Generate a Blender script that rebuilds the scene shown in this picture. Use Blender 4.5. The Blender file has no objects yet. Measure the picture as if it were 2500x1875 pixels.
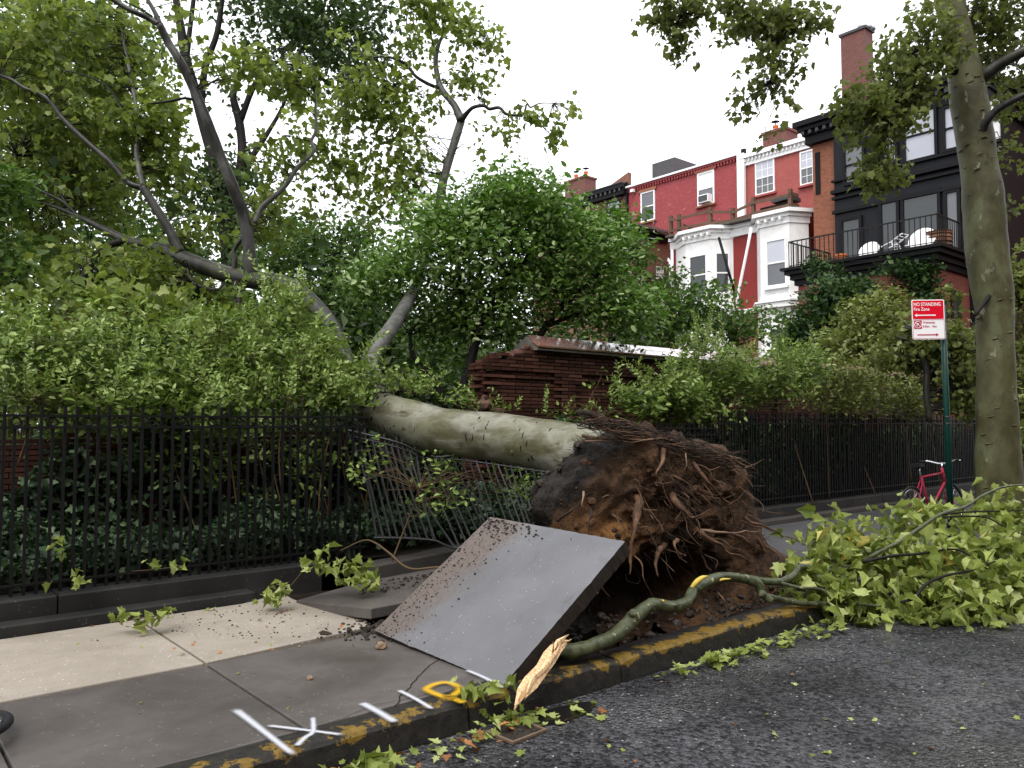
import bpy, math, random
import numpy as np
from mathutils import Vector, Matrix, noise as mnoise

random.seed(7)
RNG = np.random.default_rng(11)
scene = bpy.context.scene
COL = scene.collection

# ------------------------------------------------------------------ camera, sky, sun, exposure
CAMZ = 1.5
PITCH = math.radians(2.84)
FPX = 1950.0                       # focal length in pixels of a 2500 px wide frame
cam_data = bpy.data.cameras.new('camera')
cam_data.sensor_width = 36.0
cam_data.lens = 36.0 * FPX / 2500.0
cam_data.clip_start = 0.05
cam_data.clip_end = 2000.0
cam = bpy.data.objects.new('camera', cam_data)
cam.location = (0, 0, CAMZ)
cam.rotation_euler = (math.radians(90) + PITCH, 0, 0)
COL.objects.link(cam)
scene.camera = cam

world = bpy.data.worlds.new('World')
scene.world = world
world.use_nodes = True
wn = world.node_tree
wn.nodes.clear()
w_out = wn.nodes.new('ShaderNodeOutputWorld')
w_bg = wn.nodes.new('ShaderNodeBackground')
w_sky = wn.nodes.new('ShaderNodeTexSky')
w_sky.sky_type = 'NISHITA'
w_sky.sun_disc = False
SUN_EL, SUN_AZ = math.radians(58), math.radians(200)
w_sky.sun_elevation = SUN_EL
w_sky.sun_rotation = SUN_AZ
w_sky.air_density = 2.0
w_sky.dust_density = 6.0
w_bw = wn.nodes.new('ShaderNodeRGBToBW')
w_mix = wn.nodes.new('ShaderNodeMix'); w_mix.data_type = 'RGBA'
w_mix.inputs[0].default_value = 0.88          # a closed, even cloud cover over the clear sky
w_mix.inputs[7].default_value = (8.6, 8.75, 9.1, 1)
wn.links.new(w_sky.outputs[0], w_mix.inputs[6])
wn.links.new(w_mix.outputs[2], w_bg.inputs[0])
w_bg.inputs[1].default_value = 0.12
wn.links.new(w_bg.outputs[0], w_out.inputs[0])

sun_data = bpy.data.lights.new('sun', 'SUN')
sun_data.energy = 1.2
sun_data.angle = math.radians(28)
sun_data.color = (1.0, 0.97, 0.92)
sun = bpy.data.objects.new('sun', sun_data)
COL.objects.link(sun)
sd = Vector((math.sin(SUN_AZ) * math.cos(SUN_EL), math.cos(SUN_AZ) * math.cos(SUN_EL), math.sin(SUN_EL)))
sun.rotation_euler = sd.to_track_quat('Z', 'Y').to_euler()
sun.location = (0, -5, 30)

vs = scene.view_settings
vs.view_transform = 'Standard'
vs.look = 'None'
vs.exposure = 1.0
vs.gamma = 1.0
vs.use_curve_mapping = False
scene.render.engine = 'CYCLES'
scene.cycles.max_bounces = 6
scene.cycles.diffuse_bounces = 3
scene.cycles.glossy_bounces = 2
scene.cycles.transmission_bounces = 3
scene.cycles.transparent_max_bounces = 8
scene.cycles.caustics_reflective = False
scene.cycles.caustics_refractive = False
scene.cycles.use_denoising = True
scene.cycles.sample_clamp_indirect = 4.0

# ------------------------------------------------------------------ the street's own frame
# s runs along the street (to the right and away), n across it (towards the fence), z up; kerb at n = 3.5
U = np.array([0.764, 0.645, 0.0]); U /= np.linalg.norm(U)
NV = np.array([-U[1], U[0], 0.0])
ANG = math.atan2(U[1], U[0])
ZUP = np.array([0, 0, 1.0])
C0 = np.array([0, 0, CAMZ])

def SN(s, n, z=0.0):
    return U * s + NV * n + ZUP * z

def ray(px, py):
    x, v = (px - 1250) / FPX, (937.5 - py) / FPX
    return np.array([x, math.cos(PITCH) - math.sin(PITCH) * v, math.sin(PITCH) + math.cos(PITCH) * v])

def on_z(px, py, z=0.0):
    d = ray(px, py); return C0 + d * ((z - CAMZ) / d[2])
def on_n(px, py, n):
    d = ray(px, py); return C0 + d * (n / (d @ NV))
def on_s(px, py, s):
    d = ray(px, py); return C0 + d * (s / (d @ U))
def on_y(px, py, y):
    d = ray(px, py); return C0 + d * (y / d[1])
def sn(p):
    return float(p @ U), float(p @ NV), float(p[2])

# ------------------------------------------------------------------ mesh helpers
ORG = {}
def root_org(o):
    while o.parent is not None: o = o.parent
    return ORG.get(o.name, np.zeros(3))

class MB:
    def __init__(self):
        self.v, self.f, self.m = [], [], []
        self.k = 0
    def add(self, vs, fs, mi=0):
        vs = np.asarray(vs, float).reshape(-1, 3)
        self.v.append(vs)
        for f in fs: self.f.append([i + self.k for i in f]); self.m.append(mi)
        self.k += len(vs)
        return self
    def hexa(self, c, mi=0):
        return self.add(c, [(0, 3, 2, 1), (4, 5, 6, 7), (0, 1, 5, 4), (1, 2, 6, 5), (2, 3, 7, 6), (3, 0, 4, 7)], mi)
    def box(self, s0, s1, n0, n1, z0, z1, mi=0):
        if s0 > s1: s0, s1 = s1, s0
        if n0 > n1: n0, n1 = n1, n0
        if z0 > z1: z0, z1 = z1, z0
        return self.hexa([SN(s0, n0, z0), SN(s1, n0, z0), SN(s1, n1, z0), SN(s0, n1, z0),
                          SN(s0, n0, z1), SN(s1, n0, z1), SN(s1, n1, z1), SN(s0, n1, z1)], mi)
    def lbox(self, x0, x1, y0, y1, z0, z1, mi=0):
        return self.hexa([(x0, y0, z0), (x1, y0, z0), (x1, y1, z0), (x0, y1, z0), (x0, y0, z1), (x1, y0, z1), (x1, y1, z1), (x0, y1, z1)], mi)
    def prism(self, pts, ext, mi=0):
        pts = np.asarray(pts, float); n = len(pts)
        q = np.vstack([pts, pts + np.asarray(ext, float)])
        fs = [tuple(range(n))[::-1], tuple(range(n, 2 * n))]
        fs += [(i, (i + 1) % n, n + (i + 1) % n, n + i) for i in range(n)]
        return self.add(q, fs, mi)
    def bar(self, a, b, w, h=None, up=ZUP, mi=0):
        a, b = np.asarray(a, float), np.asarray(b, float); h = h or w
        d = (b - a) / np.linalg.norm(b - a)
        x = np.cross(d, up)
        if np.linalg.norm(x) < 1e-3: x = np.cross(d, U)
        x /= np.linalg.norm(x); y = np.cross(x, d)
        x, y = x * w / 2, y * h / 2
        return self.hexa([a - x - y, a + x - y, a + x + y, a - x + y, b - x - y, b + x - y, b + x + y, b - x + y], mi)
    def tube(self, pts, rad, seg=8, cap=True, rough=0.0, fs=3.0, mi=0, seed=0.0):
        pts = np.asarray(pts, float); n = len(pts)
        rad = np.broadcast_to(np.asarray(rad, float), (n,))
        t = np.gradient(pts, axis=0); t /= np.maximum(np.linalg.norm(t, axis=1, keepdims=True), 1e-9)
        a = np.cross(t[0], ZUP)
        if np.linalg.norm(a) < 0.05: a = np.cross(t[0], np.array([1.0, 0, 0]))
        a /= np.linalg.norm(a)
        ang = np.arange(seg) * 2 * math.pi / seg
        vv = np.zeros((n, seg, 3))
        for i in range(n):
            a = a - t[i] * (a @ t[i]); a /= np.linalg.norm(a); b = np.cross(t[i], a)
            vv[i] = pts[i] + rad[i] * (np.cos(ang)[:, None] * a + np.sin(ang)[:, None] * b)
        if rough > 0:
            for i in range(n):
                for j in range(seg):
                    q = vv[i, j]
                    k = 1 + rough * (mnoise.noise(Vector(q * fs) + Vector((seed, 0, 0))) + 0.5 * mnoise.noise(Vector(q * fs * 2.7)))
                    vv[i, j] = pts[i] + (q - pts[i]) * k
        fs_ = []
        for i in range(n - 1):
            for j in range(seg):
                k = (j + 1) % seg
                fs_.append((i * seg + j, i * seg + k, (i + 1) * seg + k, (i + 1) * seg + j))
        if cap:
            fs_.append(tuple(range(seg))[::-1]); fs_.append(tuple((n - 1) * seg + j for j in range(seg)))
        return self.add(vv.reshape(-1, 3), fs_, mi)
    def lathe(self, prof, c, seg=16, mi=0):
        vs, fs = [], []
        for r, z in prof:
            for j in range(seg):
                a = 2 * math.pi * j / seg
                vs.append((c[0] + r * math.cos(a), c[1] + r * math.sin(a), c[2] + z))
        for i in range(len(prof) - 1):
            for j in range(seg):
                k = (j + 1) % seg
                fs.append((i * seg + j, i * seg + k, (i + 1) * seg + k, (i + 1) * seg + j))
        fs.append(tuple(range(seg))[::-1]); fs.append(tuple((len(prof) - 1) * seg + j for j in range(seg)))
        return self.add(vs, fs, mi)
    def mesh(self, name, mats, org=(0, 0, 0), smooth=False):
        me = bpy.data.meshes.new(name)
        vv = np.vstack(self.v) - np.asarray(org)
        me.from_pydata(vv.tolist(), [], self.f)
        if not isinstance(mats, (list, tuple)): mats = [mats]
        for m in mats: me.materials.append(m)
        if len(mats) > 1: me.polygons.foreach_set('material_index', self.m)
        if smooth: me.polygons.foreach_set('use_smooth', [True] * len(me.polygons))
        me.update()
        return me
    def build(self, name, mats, parent=None, org=None, smooth=False, bevel=0.0):
        """One mesh object. Top level: its own origin; otherwise in its root's frame."""
        if parent is not None: og = root_org(parent)
        else:
            allv = np.vstack(self.v)
            og = np.asarray(org, float) if org is not None else np.array([allv[:, 0].mean(), allv[:, 1].mean(), allv[:, 2].min()])
        me = self.mesh(name, mats, og, smooth)
        o = bpy.data.objects.new(name, me); COL.objects.link(o)
        if parent is not None: o.parent = parent
        else:
            o.location = og; ORG[o.name] = np.asarray(og, float)
        if bevel > 0:
            b = o.modifiers.new('bevel', 'BEVEL'); b.width = bevel; b.segments = 2; b.limit_method = 'ANGLE'
        return o

def tag(o, label=None, cat=None, group=None, kind=None):
    if label: o['label'] = label
    if cat: o['category'] = cat
    if group: o['group'] = group
    if kind: o['kind'] = kind
    return o

def thing(name, label, cat, loc, group=None, kind=None):
    o = bpy.data.objects.new(name, None); COL.objects.link(o)
    o.location = tuple(float(c) for c in loc); o.empty_display_size = 0.1
    ORG[o.name] = np.asarray(loc, float)
    return tag(o, label, cat, group, kind)

def place(name, mesh, parent, pos, rot=(0, 0, 0), scale=None):
    """A child that shares MESH (local coordinates), put at world position POS."""
    o = bpy.data.objects.new(name, mesh); COL.objects.link(o)
    o.parent = parent
    o.location = tuple(np.asarray(pos, float) - (root_org(parent) if parent else 0))
    o.rotation_euler = rot
    if scale is not None: o.scale = scale
    return o

def catmull(pts, k=6):
    P = np.asarray(pts, float); n = len(P)
    Q = np.vstack([2 * P[0] - P[1], P, 2 * P[-1] - P[-2]])
    out = []
    for i in range(1, n):
        p0, p1, p2, p3 = Q[i - 1], Q[i], Q[i + 1], Q[i + 2]
        for j in range(k):
            t = j / k
            out.append(0.5 * ((2 * p1) + (-p0 + p2) * t + (2 * p0 - 5 * p1 + 4 * p2 - p3) * t * t + (-p0 + 3 * p1 - 3 * p2 + p3) * t ** 3))
    out.append(P[-1])
    return np.array(out)

def limb(pix, k=6):
    """pix: (px, py, depth, radius_px) -> smooth world path and radii in metres."""
    a = np.array([list(on_y(x, y, d)) + [r * d / FPX] for x, y, d, r in pix])
    c = catmull(a, k)
    return c[:, :3], np.maximum(c[:, 3], 0.002)

# ------------------------------------------------------------------ leaves
def leaf_template(half, droop=0.18, fold=0.22):
    """half: right-hand outline from base to tip, x >= 0; mirrored. Two folded n-gons."""
    mid = [(0, 0), (0, 1)]
    side = [p for p in half if p[0] > 0]
    def z(x, y): return fold * abs(x) - droop * y * y
    v = [(x, y, z(x, y)) for x, y in mid] + [(x, y, z(x, y)) for x, y in side] + [(-x, y, z(x, y)) for x, y in side]
    m = len(side)
    f1 = [0] + [2 + i for i in range(m)] + [1]
    f2 = [0, 1] + [2 + m + i for i in range(m)][::-1]
    return np.array(v, float), [f1, f2]

LEAF_PLANE = leaf_template([(0, 0), (.16, -.10), (.30, -.02), (.52, .04), (.42, .17), (.38, .26), (.62, .52), (.44, .52), (.27, .52), (.22, .68), (0, 1)], 0.22, 0.2)
LEAF_PLANE_LO = leaf_template([(0, 0), (.38, .02), (.36, .27), (.52, .54), (.27, .64), (0, 1)], 0.3, 0.35)
LEAF_WILT = leaf_template([(0, 0), (.14, -.08), (.40, .0), (.36, .20), (.48, .46), (.34, .52), (.20, .66), (0, 1)], 0.6, 0.75)
LEAF_OVAL = leaf_template([(0, 0), (.23, .28), (.22, .62), (0, 1)], 0.15, 0.3)
LEAF_DIAMOND = leaf_template([(0, 0), (.34, .42), (0, 1)], 0.15, 0.25)

def leaf_frames(n, rng, droop=0.5, spread=0.9, lean=None):
    t = rng.normal(size=(n, 3)); t[:, 2] = t[:, 2] * 0.55 - droop
    if lean is not None: t += np.asarray(lean)
    t /= np.linalg.norm(t, axis=1, keepdims=True)
    nr = rng.normal(size=(n, 3)) * spread; nr[:, 2] += 1.0
    x = np.cross(t, nr); x /= np.maximum(np.linalg.norm(x, axis=1, keepdims=True), 1e-6)
    z = np.cross(x, t)
    return x, t, z

def leaf_mesh(name, P, X, T, Z, size, tmpl, mat, org, rnd):
    V, F = tmpl
    n, k = len(P), len(V)
    vv = (P - np.asarray(org))[:, None, :] + size[:, None, None] * (V[None, :, 0:1] * X[:, None, :] + V[None, :, 1:2] * T[:, None, :] + V[None, :, 2:3] * Z[:, None, :])
    vv = vv.reshape(-1, 3)
    loops, starts, tot, c = [], [], [], 0
    fl = [len(f) for f in F]; flat = np.concatenate([np.array(f) for f in F]); L = len(flat)
    li = (np.arange(n)[:, None] * k + flat[None, :]).ravel()
    st0 = np.cumsum([0] + fl[:-1])
    st = (np.arange(n)[:, None] * L + st0[None, :]).ravel()
    me = bpy.data.meshes.new(name)
    me.vertices.add(len(vv)); me.vertices.foreach_set('co', vv.ravel().astype(np.float32))
    me.loops.add(len(li)); me.loops.foreach_set('vertex_index', li.astype(np.int32))
    me.polygons.add(len(st)); me.polygons.foreach_set('loop_start', st.astype(np.int32))
    try: me.polygons.foreach_set('loop_total', np.tile(fl, n).astype(np.int32))
    except Exception: pass
    me.materials.append(mat)
    at = me.attributes.new('rnd', 'FLOAT', 'FACE')
    at.data.foreach_set('value', np.repeat(rnd, len(F)).astype(np.float32))
    me.update(calc_edges=True)
    return me

def foliage(name, regions, tmpl, mat, parent, lsize, rng, droop=0.5, spread=0.9, lean=None, kind='stuff', jitter=0.3, anchors=None, twig_mat=None, twig_r=0.006, twig_name='twigs'):
    """regions: (px, py, depth, rx_px, ry_px, r_depth_m, clumps, leaves_per_clump, clump_radius_m)"""
    cs, rs, cnt, tone = [], [], [], []
    for (px, py, d, rx, ry, rd, nc, nl, cr) in regions:
        c = on_y(px, py, d)
        q = rng.normal(size=(nc, 3)); q /= np.linalg.norm(q, axis=1, keepdims=True)
        q *= rng.random((nc, 1)) ** 0.40
        cc = c + q * np.array([rx * d / FPX, rd, ry * d / FPX])
        cs.append(cc); rs += [cr] * nc
        cnt += list(np.maximum(2, rng.normal(nl, nl * 0.35, nc)).astype(int))
    cs = np.vstack(cs); rs = np.array(rs); cnt = np.array(cnt)
    idx = np.repeat(np.arange(len(cs)), cnt)
    n = len(idx)
    off = rng.normal(size=(n, 3)) * np.array([1, 1, 0.75])
    ln = np.linalg.norm(off, axis=1, keepdims=True)
    off *= np.minimum(1, 1.7 / np.maximum(ln, 1e-6))
    P = cs[idx] + off * rs[idx][:, None]
    keep = P[:, 2] > 0.02
    P, idx = P[keep], idx[keep]; n = len(P)
    X, T, Z = leaf_frames(n, rng, droop, spread, lean)
    size = lsize * np.clip(rng.normal(1, jitter, n), 0.45, 1.7)
    ct = rng.random(len(cs))
    rnd = np.clip((0.6 * rng.random(n) + 0.4 * ct[idx]) * 1.3 - 0.15, 0, 1)
    org = root_org(parent) if parent is not None else cs.mean(axis=0)
    me = leaf_mesh(name, P, X, T, Z, size, tmpl, mat, org, rnd)
    o = bpy.data.objects.new(name, me); COL.objects.link(o)
    if parent is not None: o.parent = parent
    else: o.location = org; ORG[o.name] = org
    if kind: o['kind'] = kind
    if anchors is not None and twig_mat is not None:
        mb = MB(); A = np.asarray(anchors)
        for c in cs:
            dd = np.linalg.norm(A - c, axis=1) + 0.6 * np.maximum(0, A[:, 2] - c[2])
            a = A[int(np.argmin(dd))]
            L = np.linalg.norm(c - a)
            if L < 0.05 or (L > 0.95 and len(cs) > 300) or (L > 2.4): continue
            m1 = a + (c - a) * 0.35 + rng.normal(size=3) * L * 0.14 + np.array([0, 0, 0.05 * L])
            m2 = a + (c - a) * 0.72 + rng.normal(size=3) * L * 0.08 + np.array([0, 0, 0.05 * L])
            r0 = min(0.03, twig_r * (1 + 1.2 * L))
            mb.tube([a, m1, m2, c], [r0, r0 * 0.75, r0 * 0.5, r0 * 0.25], 4, cap=False)
        if mb.k:
            t = mb.build(twig_name, twig_mat, parent, smooth=True); t['kind'] = 'stuff'
    return o

# ------------------------------------------------------------------ materials
def srgb(r, g, b):
    f = lambda c: ((c / 255 + 0.055) / 1.055) ** 2.4 if c > 10 else c / 255 / 12.92
    return (f(r), f(g), f(b), 1)

class NT:
    def __init__(self, name):
        self.m = bpy.data.materials.new(name); self.m.use_nodes = True
        self.t = self.m.node_tree; self.p = self.t.nodes['Principled BSDF']; self.out = self.t.nodes['Material Output']
        self._tc = None
    def n(self, typ, **kw):
        x = self.t.nodes.new('ShaderNode' + typ)
        for k, v in kw.items(): setattr(x, k, v)
        return x
    def l(self, a, b): self.t.links.new(a, b)
    def obj(self):
        if self._tc is None: self._tc = self.n('TexCoord')
        return self._tc.outputs['Object']
    def mapping(self, sc=(1, 1, 1), rot=(0, 0, 0), src=None):
        m = self.n('Mapping'); m.inputs['Scale'].default_value = sc; m.inputs['Rotation'].default_value = rot
        self.l(src or self.obj(), m.inputs['Vector']); return m.outputs[0]
    def noise(self, sc, det=4, rough=0.55, vec=None, dist=0.0):
        x = self.n('TexNoise'); x.inputs['Scale'].default_value = sc; x.inputs['Detail'].default_value = det
        x.inputs['Roughness'].default_value = rough; x.inputs['Distortion'].default_value = dist
        self.l(vec or self.obj(), x.inputs['Vector']); return x.outputs[0]
    def vor(self, sc, feat='F1', out='Distance', vec=None, rnd=1.0):
        x = self.n('TexVoronoi'); x.feature = feat; x.inputs['Scale'].default_value = sc; x.inputs['Randomness'].default_value = rnd
        self.l(vec or self.obj(), x.inputs['Vector']); return x.outputs[out]
    def ramp(self, fac, stops, interp='LINEAR'):
        r = self.n('ValToRGB'); r.color_ramp.interpolation = interp
        e = r.color_ramp.elements
        while len(e) > 2: e.remove(e[-1])
        for i, (p, c) in enumerate(stops):
            if i >= 2: e.new(p)
            e[i].position = p
        for i, (p, c) in enumerate(stops):
            e[i].color = c if len(c) == 4 else (*c, 1)
        self.l(fac, r.inputs[0]); return r.outputs[0]
    def step(self, fac, a, b):
        m = self.n('MapRange'); m.interpolation_type = 'SMOOTHSTEP'
        m.inputs['From Min'].default_value = a; m.inputs['From Max'].default_value = b
        self.l(fac, m.inputs['Value']); return m.outputs[0]
    def lerp(self, fac, a, b):
        m = self.n('MapRange'); m.inputs['To Min'].default_value = a; m.inputs['To Max'].default_value = b
        self.l(fac, m.inputs['Value']); return m.outputs[0]
    def mix(self, fac, a, b, mode='MIX'):
        m = self.n('Mix', data_type='RGBA', blend_type=mode)
        for s, x in ((0, fac), (6, a), (7, b)):
            if isinstance(x, (int, float)): m.inputs[s].default_value = x
            elif isinstance(x, tuple): m.inputs[s].default_value = x if len(x) == 4 else (*x, 1)
            else: self.l(x, m.inputs[s])
        return m.outputs[2]
    def math(self, op, a, b=0.0):
        m = self.n('Math', operation=op)
        for s, x in ((0, a), (1, b)):
            if isinstance(x, (int, float)): m.inputs[s].default_value = x
            else: self.l(x, m.inputs[s])
        return m.outputs[0]
    def dot(self, vec3):
        v = self.n('VectorMath', operation='DOT_PRODUCT'); v.inputs[1].default_value = tuple(float(c) for c in vec3)
        self.l(self.obj(), v.inputs[0]); return v.outputs['Value']
    def sep(self, axis):
        s = self.n('SeparateXYZ'); self.l(self.obj(), s.inputs[0]); return s.outputs[axis]
    def attr(self, name):
        a = self.n('Attribute', attribute_name=name); return a
    def rand(self):
        return self.n('ObjectInfo').outputs['Random']
    def bump(self, h, strength=0.5, dist=0.01, prev=None):
        b = self.n('Bump'); b.inputs['Strength'].default_value = strength; b.inputs['Distance'].default_value = dist
        self.l(h, b.inputs['Height'])
        if prev is not None: self.l(prev, b.inputs['Normal'])
        return b.outputs[0]
    def done(self, col=None, rough=None, normal=None, spec=None, metal=None):
        if spec is None: spec = 0.14
        for k, x in (('Base Color', col), ('Roughness', rough), ('Normal', normal), ('Specular IOR Level', spec), ('Metallic', metal)):
            if x is None: continue
            if isinstance(x, (int, float)): self.p.inputs[k].default_value = x
            elif isinstance(x, tuple): self.p.inputs[k].default_value = x if len(x) == 4 else (*x, 1)
            else: self.l(x, self.p.inputs[k])
        return self.m

def plain(name, col, rough=0.5, var=0.12, sc=6.0, bump=0.0, bsc=60, metal=0.0, spec=None):
    t = NT(name)
    c = t.mix(t.noise(sc, 5), tuple(x * (1 - var) for x in col[:3]), tuple(min(1, x * (1 + var)) for x in col[:3]))
    nm = t.bump(t.noise(bsc, 3), bump, 0.004) if bump else None
    return t.done(c, rough, nm, spec, metal)

def leaf_mat(name, stops, rough=0.38, trans=0.28, tcol=None, spec=0.16):
    t = NT(name)
    a = t.attr('rnd').outputs['Fac']
    c = t.ramp(a, stops)
    c = t.mix(t.math('MULTIPLY', t.step(t.noise(34, 4, 0.65), 0.42, 0.75), 0.5), c, t.mix(1.0, c, (0.42, 0.40, 0.35), 'MULTIPLY'))
    t.done(c, rough, spec=spec)
    tr = t.n('BsdfTranslucent')
    t.l(t.mix(0.5, c, tcol or (0.16, 0.26, 0.03)), tr.inputs[0])
    mx = t.n('MixShader'); mx.inputs[0].default_value = trans
    t.l(t.p.outputs[0], mx.inputs[1]); t.l(tr.outputs[0], mx.inputs[2]); t.l(mx.outputs[0], t.out.inputs[0])
    return t.m

M = {}
def make_materials():
    # asphalt: coarse wet aggregate
    t = NT('asphalt')
    peb = t.vor(46, 'F1', 'Distance'); cell = t.vor(46, 'F1', 'Color')
    big = t.noise(0.9, 5, 0.6); fine = t.noise(220, 2)
    sepc = t.n('SeparateColor'); t.l(cell, sepc.inputs[0])
    base = t.mix(t.step(sepc.outputs[0], 0.1, 1.0), (0.002, 0.002, 0.0024), (0.044, 0.044, 0.049))
    base = t.mix(t.step(big, 0.38, 0.64), base, t.mix(sepc.outputs[0], (0.008, 0.008, 0.010), (0.108, 0.108, 0.118)))  # wet sheen painted in as broad paler patches
    speck = t.step(sepc.outputs[1], 0.965, 0.975)
    base = t.mix(t.math('MULTIPLY', speck, t.step(peb, 0.4, 0.25)), base, (0.42, 0.41, 0.39))
    h = t.math('ADD', t.math('MULTIPLY', peb, -1.0), t.math('MULTIPLY', fine, 0.25))
    nm = t.bump(h, 1.0, 0.032)
    rg = t.math('SUBTRACT', 0.48, t.math('MULTIPLY', t.step(t.noise(1.1, 5, 0.6, dist=0.7), 0.46, 0.66), 0.22))
    M['asphalt'] = t.done(base, rg, nm, spec=t.lerp(t.step(t.noise(1.1, 5, 0.6, dist=0.7), 0.46, 0.66), 0.18, 0.75))
    # wet dark sidewalk concrete
    def concrete(name, c1, c2, r0, r1, speck_amt=0.0, grit=0.25, stain=(0.06, 0.055, 0.05), st=0.55):
        t = NT(name)
        big = t.noise(1.3, 6, 0.62, dist=0.6); med = t.noise(9, 5, 0.6); fine = t.noise(160, 3, 0.7)
        c = t.mix(t.step(big, 0.32, 0.68), c1, c2)
        c = t.mix(t.math('MULTIPLY', t.step(med, 0.45, 0.8), 0.35), c, tuple(x * 0.6 for x in c1))
        c = t.mix(t.math('MULTIPLY', t.step(t.noise(0.55, 6, 0.65, dist=1.0), 0.5, 0.66), st), c, stain)
        c = t.mix(t.math('MULTIPLY', fine, grit), c, tuple(min(1, x * 1.7) for x in c2))
        c = t.mix(t.lerp(t.rand(), 0, 0.16), c, tuple(x * 0.55 for x in c1))
        if speck_amt:
            v = t.vor(55, 'F1', 'Color'); s2 = t.n('SeparateColor'); t.l(v, s2.inputs[0])
            d = t.vor(55, 'F1', 'Distance')
            c = t.mix(t.math('MULTIPLY', t.math('MULTIPLY', t.step(s2.outputs[0], 0.93, 0.95), t.step(d, 0.35, 0.2)), speck_amt), c, (0.65, 0.63, 0.6))
            c = t.mix(t.math('MULTIPLY', t.math('MULTIPLY', t.step(s2.outputs[1], 0.86, 0.9), t.step(d, 0.3, 0.15)), speck_amt), c, (0.03, 0.028, 0.026))
        nm = t.bump(t.math('ADD', t.math('MULTIPLY', fine, 0.6), med), 0.35, 0.004)
        M[name] = t.done(c, t.lerp(t.noise(2.2, 4), r0, r1), nm, spec=0.3)
    concrete('walk_wet', (0.050, 0.044, 0.040), (0.098, 0.088, 0.082), 0.20, 0.48, 0.2, 0.3, (0.030, 0.024, 0.020), 0.75)
    concrete('walk_far', (0.045, 0.0445, 0.048), (0.082, 0.082, 0.087), 0.25, 0.5, 0.1, 0.25)
    concrete('walk_pale', (0.165, 0.142, 0.115), (0.26, 0.23, 0.19), 0.5, 0.8, 0.7, 0.5, (0.095, 0.078, 0.06), 0.75)
    concrete('step_stone', (0.008, 0.0078, 0.0076), (0.022, 0.021, 0.020), 0.4, 0.7, 0.1, 0.15)
    concrete('step_pale', (0.028, 0.025, 0.022), (0.058, 0.052, 0.046), 0.5, 0.75, 0.1, 0.2)
    # the lifted slab, mud on the edge away from the kerb (local x up the slope, y across)
    t = NT('slab_lifted')
    big = t.noise(1.6, 5); fine = t.noise(190, 3, 0.7)
    c = t.mix(t.step(big, 0.3, 0.7), (0.078, 0.079, 0.086), (0.118, 0.119, 0.130))
    c = t.mix(t.math('MULTIPLY', fine, 0.35), c, (0.17, 0.17, 0.18))
    d = t.vor(70, 'F1', 'Distance'); v = t.vor(70, 'F1', 'Color'); s2 = t.n('SeparateColor'); t.l(v, s2.inputs[0])
    c = t.mix(t.math('MULTIPLY', t.step(s2.outputs[0], 0.955, 0.965), t.step(d, 0.26, 0.12)), c, (0.55, 0.54, 0.53))
    c = t.mix(t.math('MULTIPLY', t.step(s2.outputs[1], 0.88, 0.90), t.step(d, 0.25, 0.12)), c, (0.04, 0.036, 0.034))
    c = t.mix(t.math('MULTIPLY', t.step(t.noise(2.6, 7, 0.7, dist=1.5), 0.52, 0.7), 0.45), c, (0.055, 0.053, 0.055))
    edge = t.math('ADD', t.math('ADD', t.sep('Y'), t.math('MULTIPLY', t.sep('X'), 0.10)), t.math('MULTIPLY', t.noise(5, 5, 0.65), 0.55))
    mud = t.step(edge, 1.22, 1.56)
    mudc = t.mix(t.noise(22, 5, 0.7), (0.050, 0.036, 0.029), (0.155, 0.122, 0.104))
    clod = t.step(t.noise(34, 4, 0.7), 0.58, 0.64)
    mudc = t.mix(clod, mudc, (0.028, 0.020, 0.016))
    c = t.mix(t.math('MULTIPLY', mud, 0.92), c, mudc)
    nm = t.bump(t.math('ADD', t.math('MULTIPLY', fine, 0.4), t.math('MULTIPLY', t.math('MULTIPLY', mud, clod), 1.0)), 0.5, 0.008)
    M['slab_lifted'] = t.done(c, 0.42, nm, spec=0.4)
    # kerb: dark stone with worn yellow paint along the top edge
    def kerb(name, cover):
        t = NT(name)
        a = t.attr('paint').outputs['Fac']
        st = t.mix(t.noise(14, 5), (0.006, 0.0058, 0.0056), (0.036, 0.033, 0.030))
        y = t.mix(t.noise(30, 4), (0.075, 0.050, 0.012), (0.22, 0.135, 0.024))
        w = t.step(t.math('ADD', t.noise(6, 8, 0.74), t.math('MULTIPLY', a, 0.22)), cover, cover + 0.035)
        c = t.mix(t.math('MULTIPLY', w, t.step(a, 0.05, 0.3)), st, y)
        c = t.mix(t.math('MULTIPLY', t.step(t.noise(18, 6, 0.7), 0.5, 0.66), 0.45), c, (0.030, 0.026, 0.016))
        nm = t.bump(t.math('ADD', t.noise(26, 5, 0.7), t.math('MULTIPLY', w, 0.15)), 0.6, 0.012)
        M[name] = t.done(c, 0.45, nm)
    kerb('kerb_stone', 0.725)
    for nm_, cc in (('spray_white', (0.48, 0.49, 0.53)), ('spray_yellow', (0.52, 0.31, 0.012))):
        t = NT(nm_)
        a = t.attr('edge').outputs['Fac']
        al = t.step(t.math('ADD', a, t.math('MULTIPLY', t.math('SUBTRACT', t.noise(140, 4, 0.75), 0.5), 0.55)), 0.05, 1.25)
        t.done(cc, 0.6); t.l(al, t.p.inputs['Alpha']); M[nm_] = t.m
    # iron, metals, paint
    M['iron'] = plain('iron', (0.0035, 0.0035, 0.004), 0.5, 0.4, 20, 0.35, 90, spec=0.25)
    M['iron_bent_sheen'] = plain('iron_bent_sheen', (0.048, 0.049, 0.052), 0.36, 0.35, 20, 0.3, 90, spec=0.4)  # paler than the plain iron: wet reflection put into the base colour
    M['post_green'] = plain('post_green', (0.003, 0.028, 0.021), 0.35, 0.35, 9, 0.1, 60)
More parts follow.
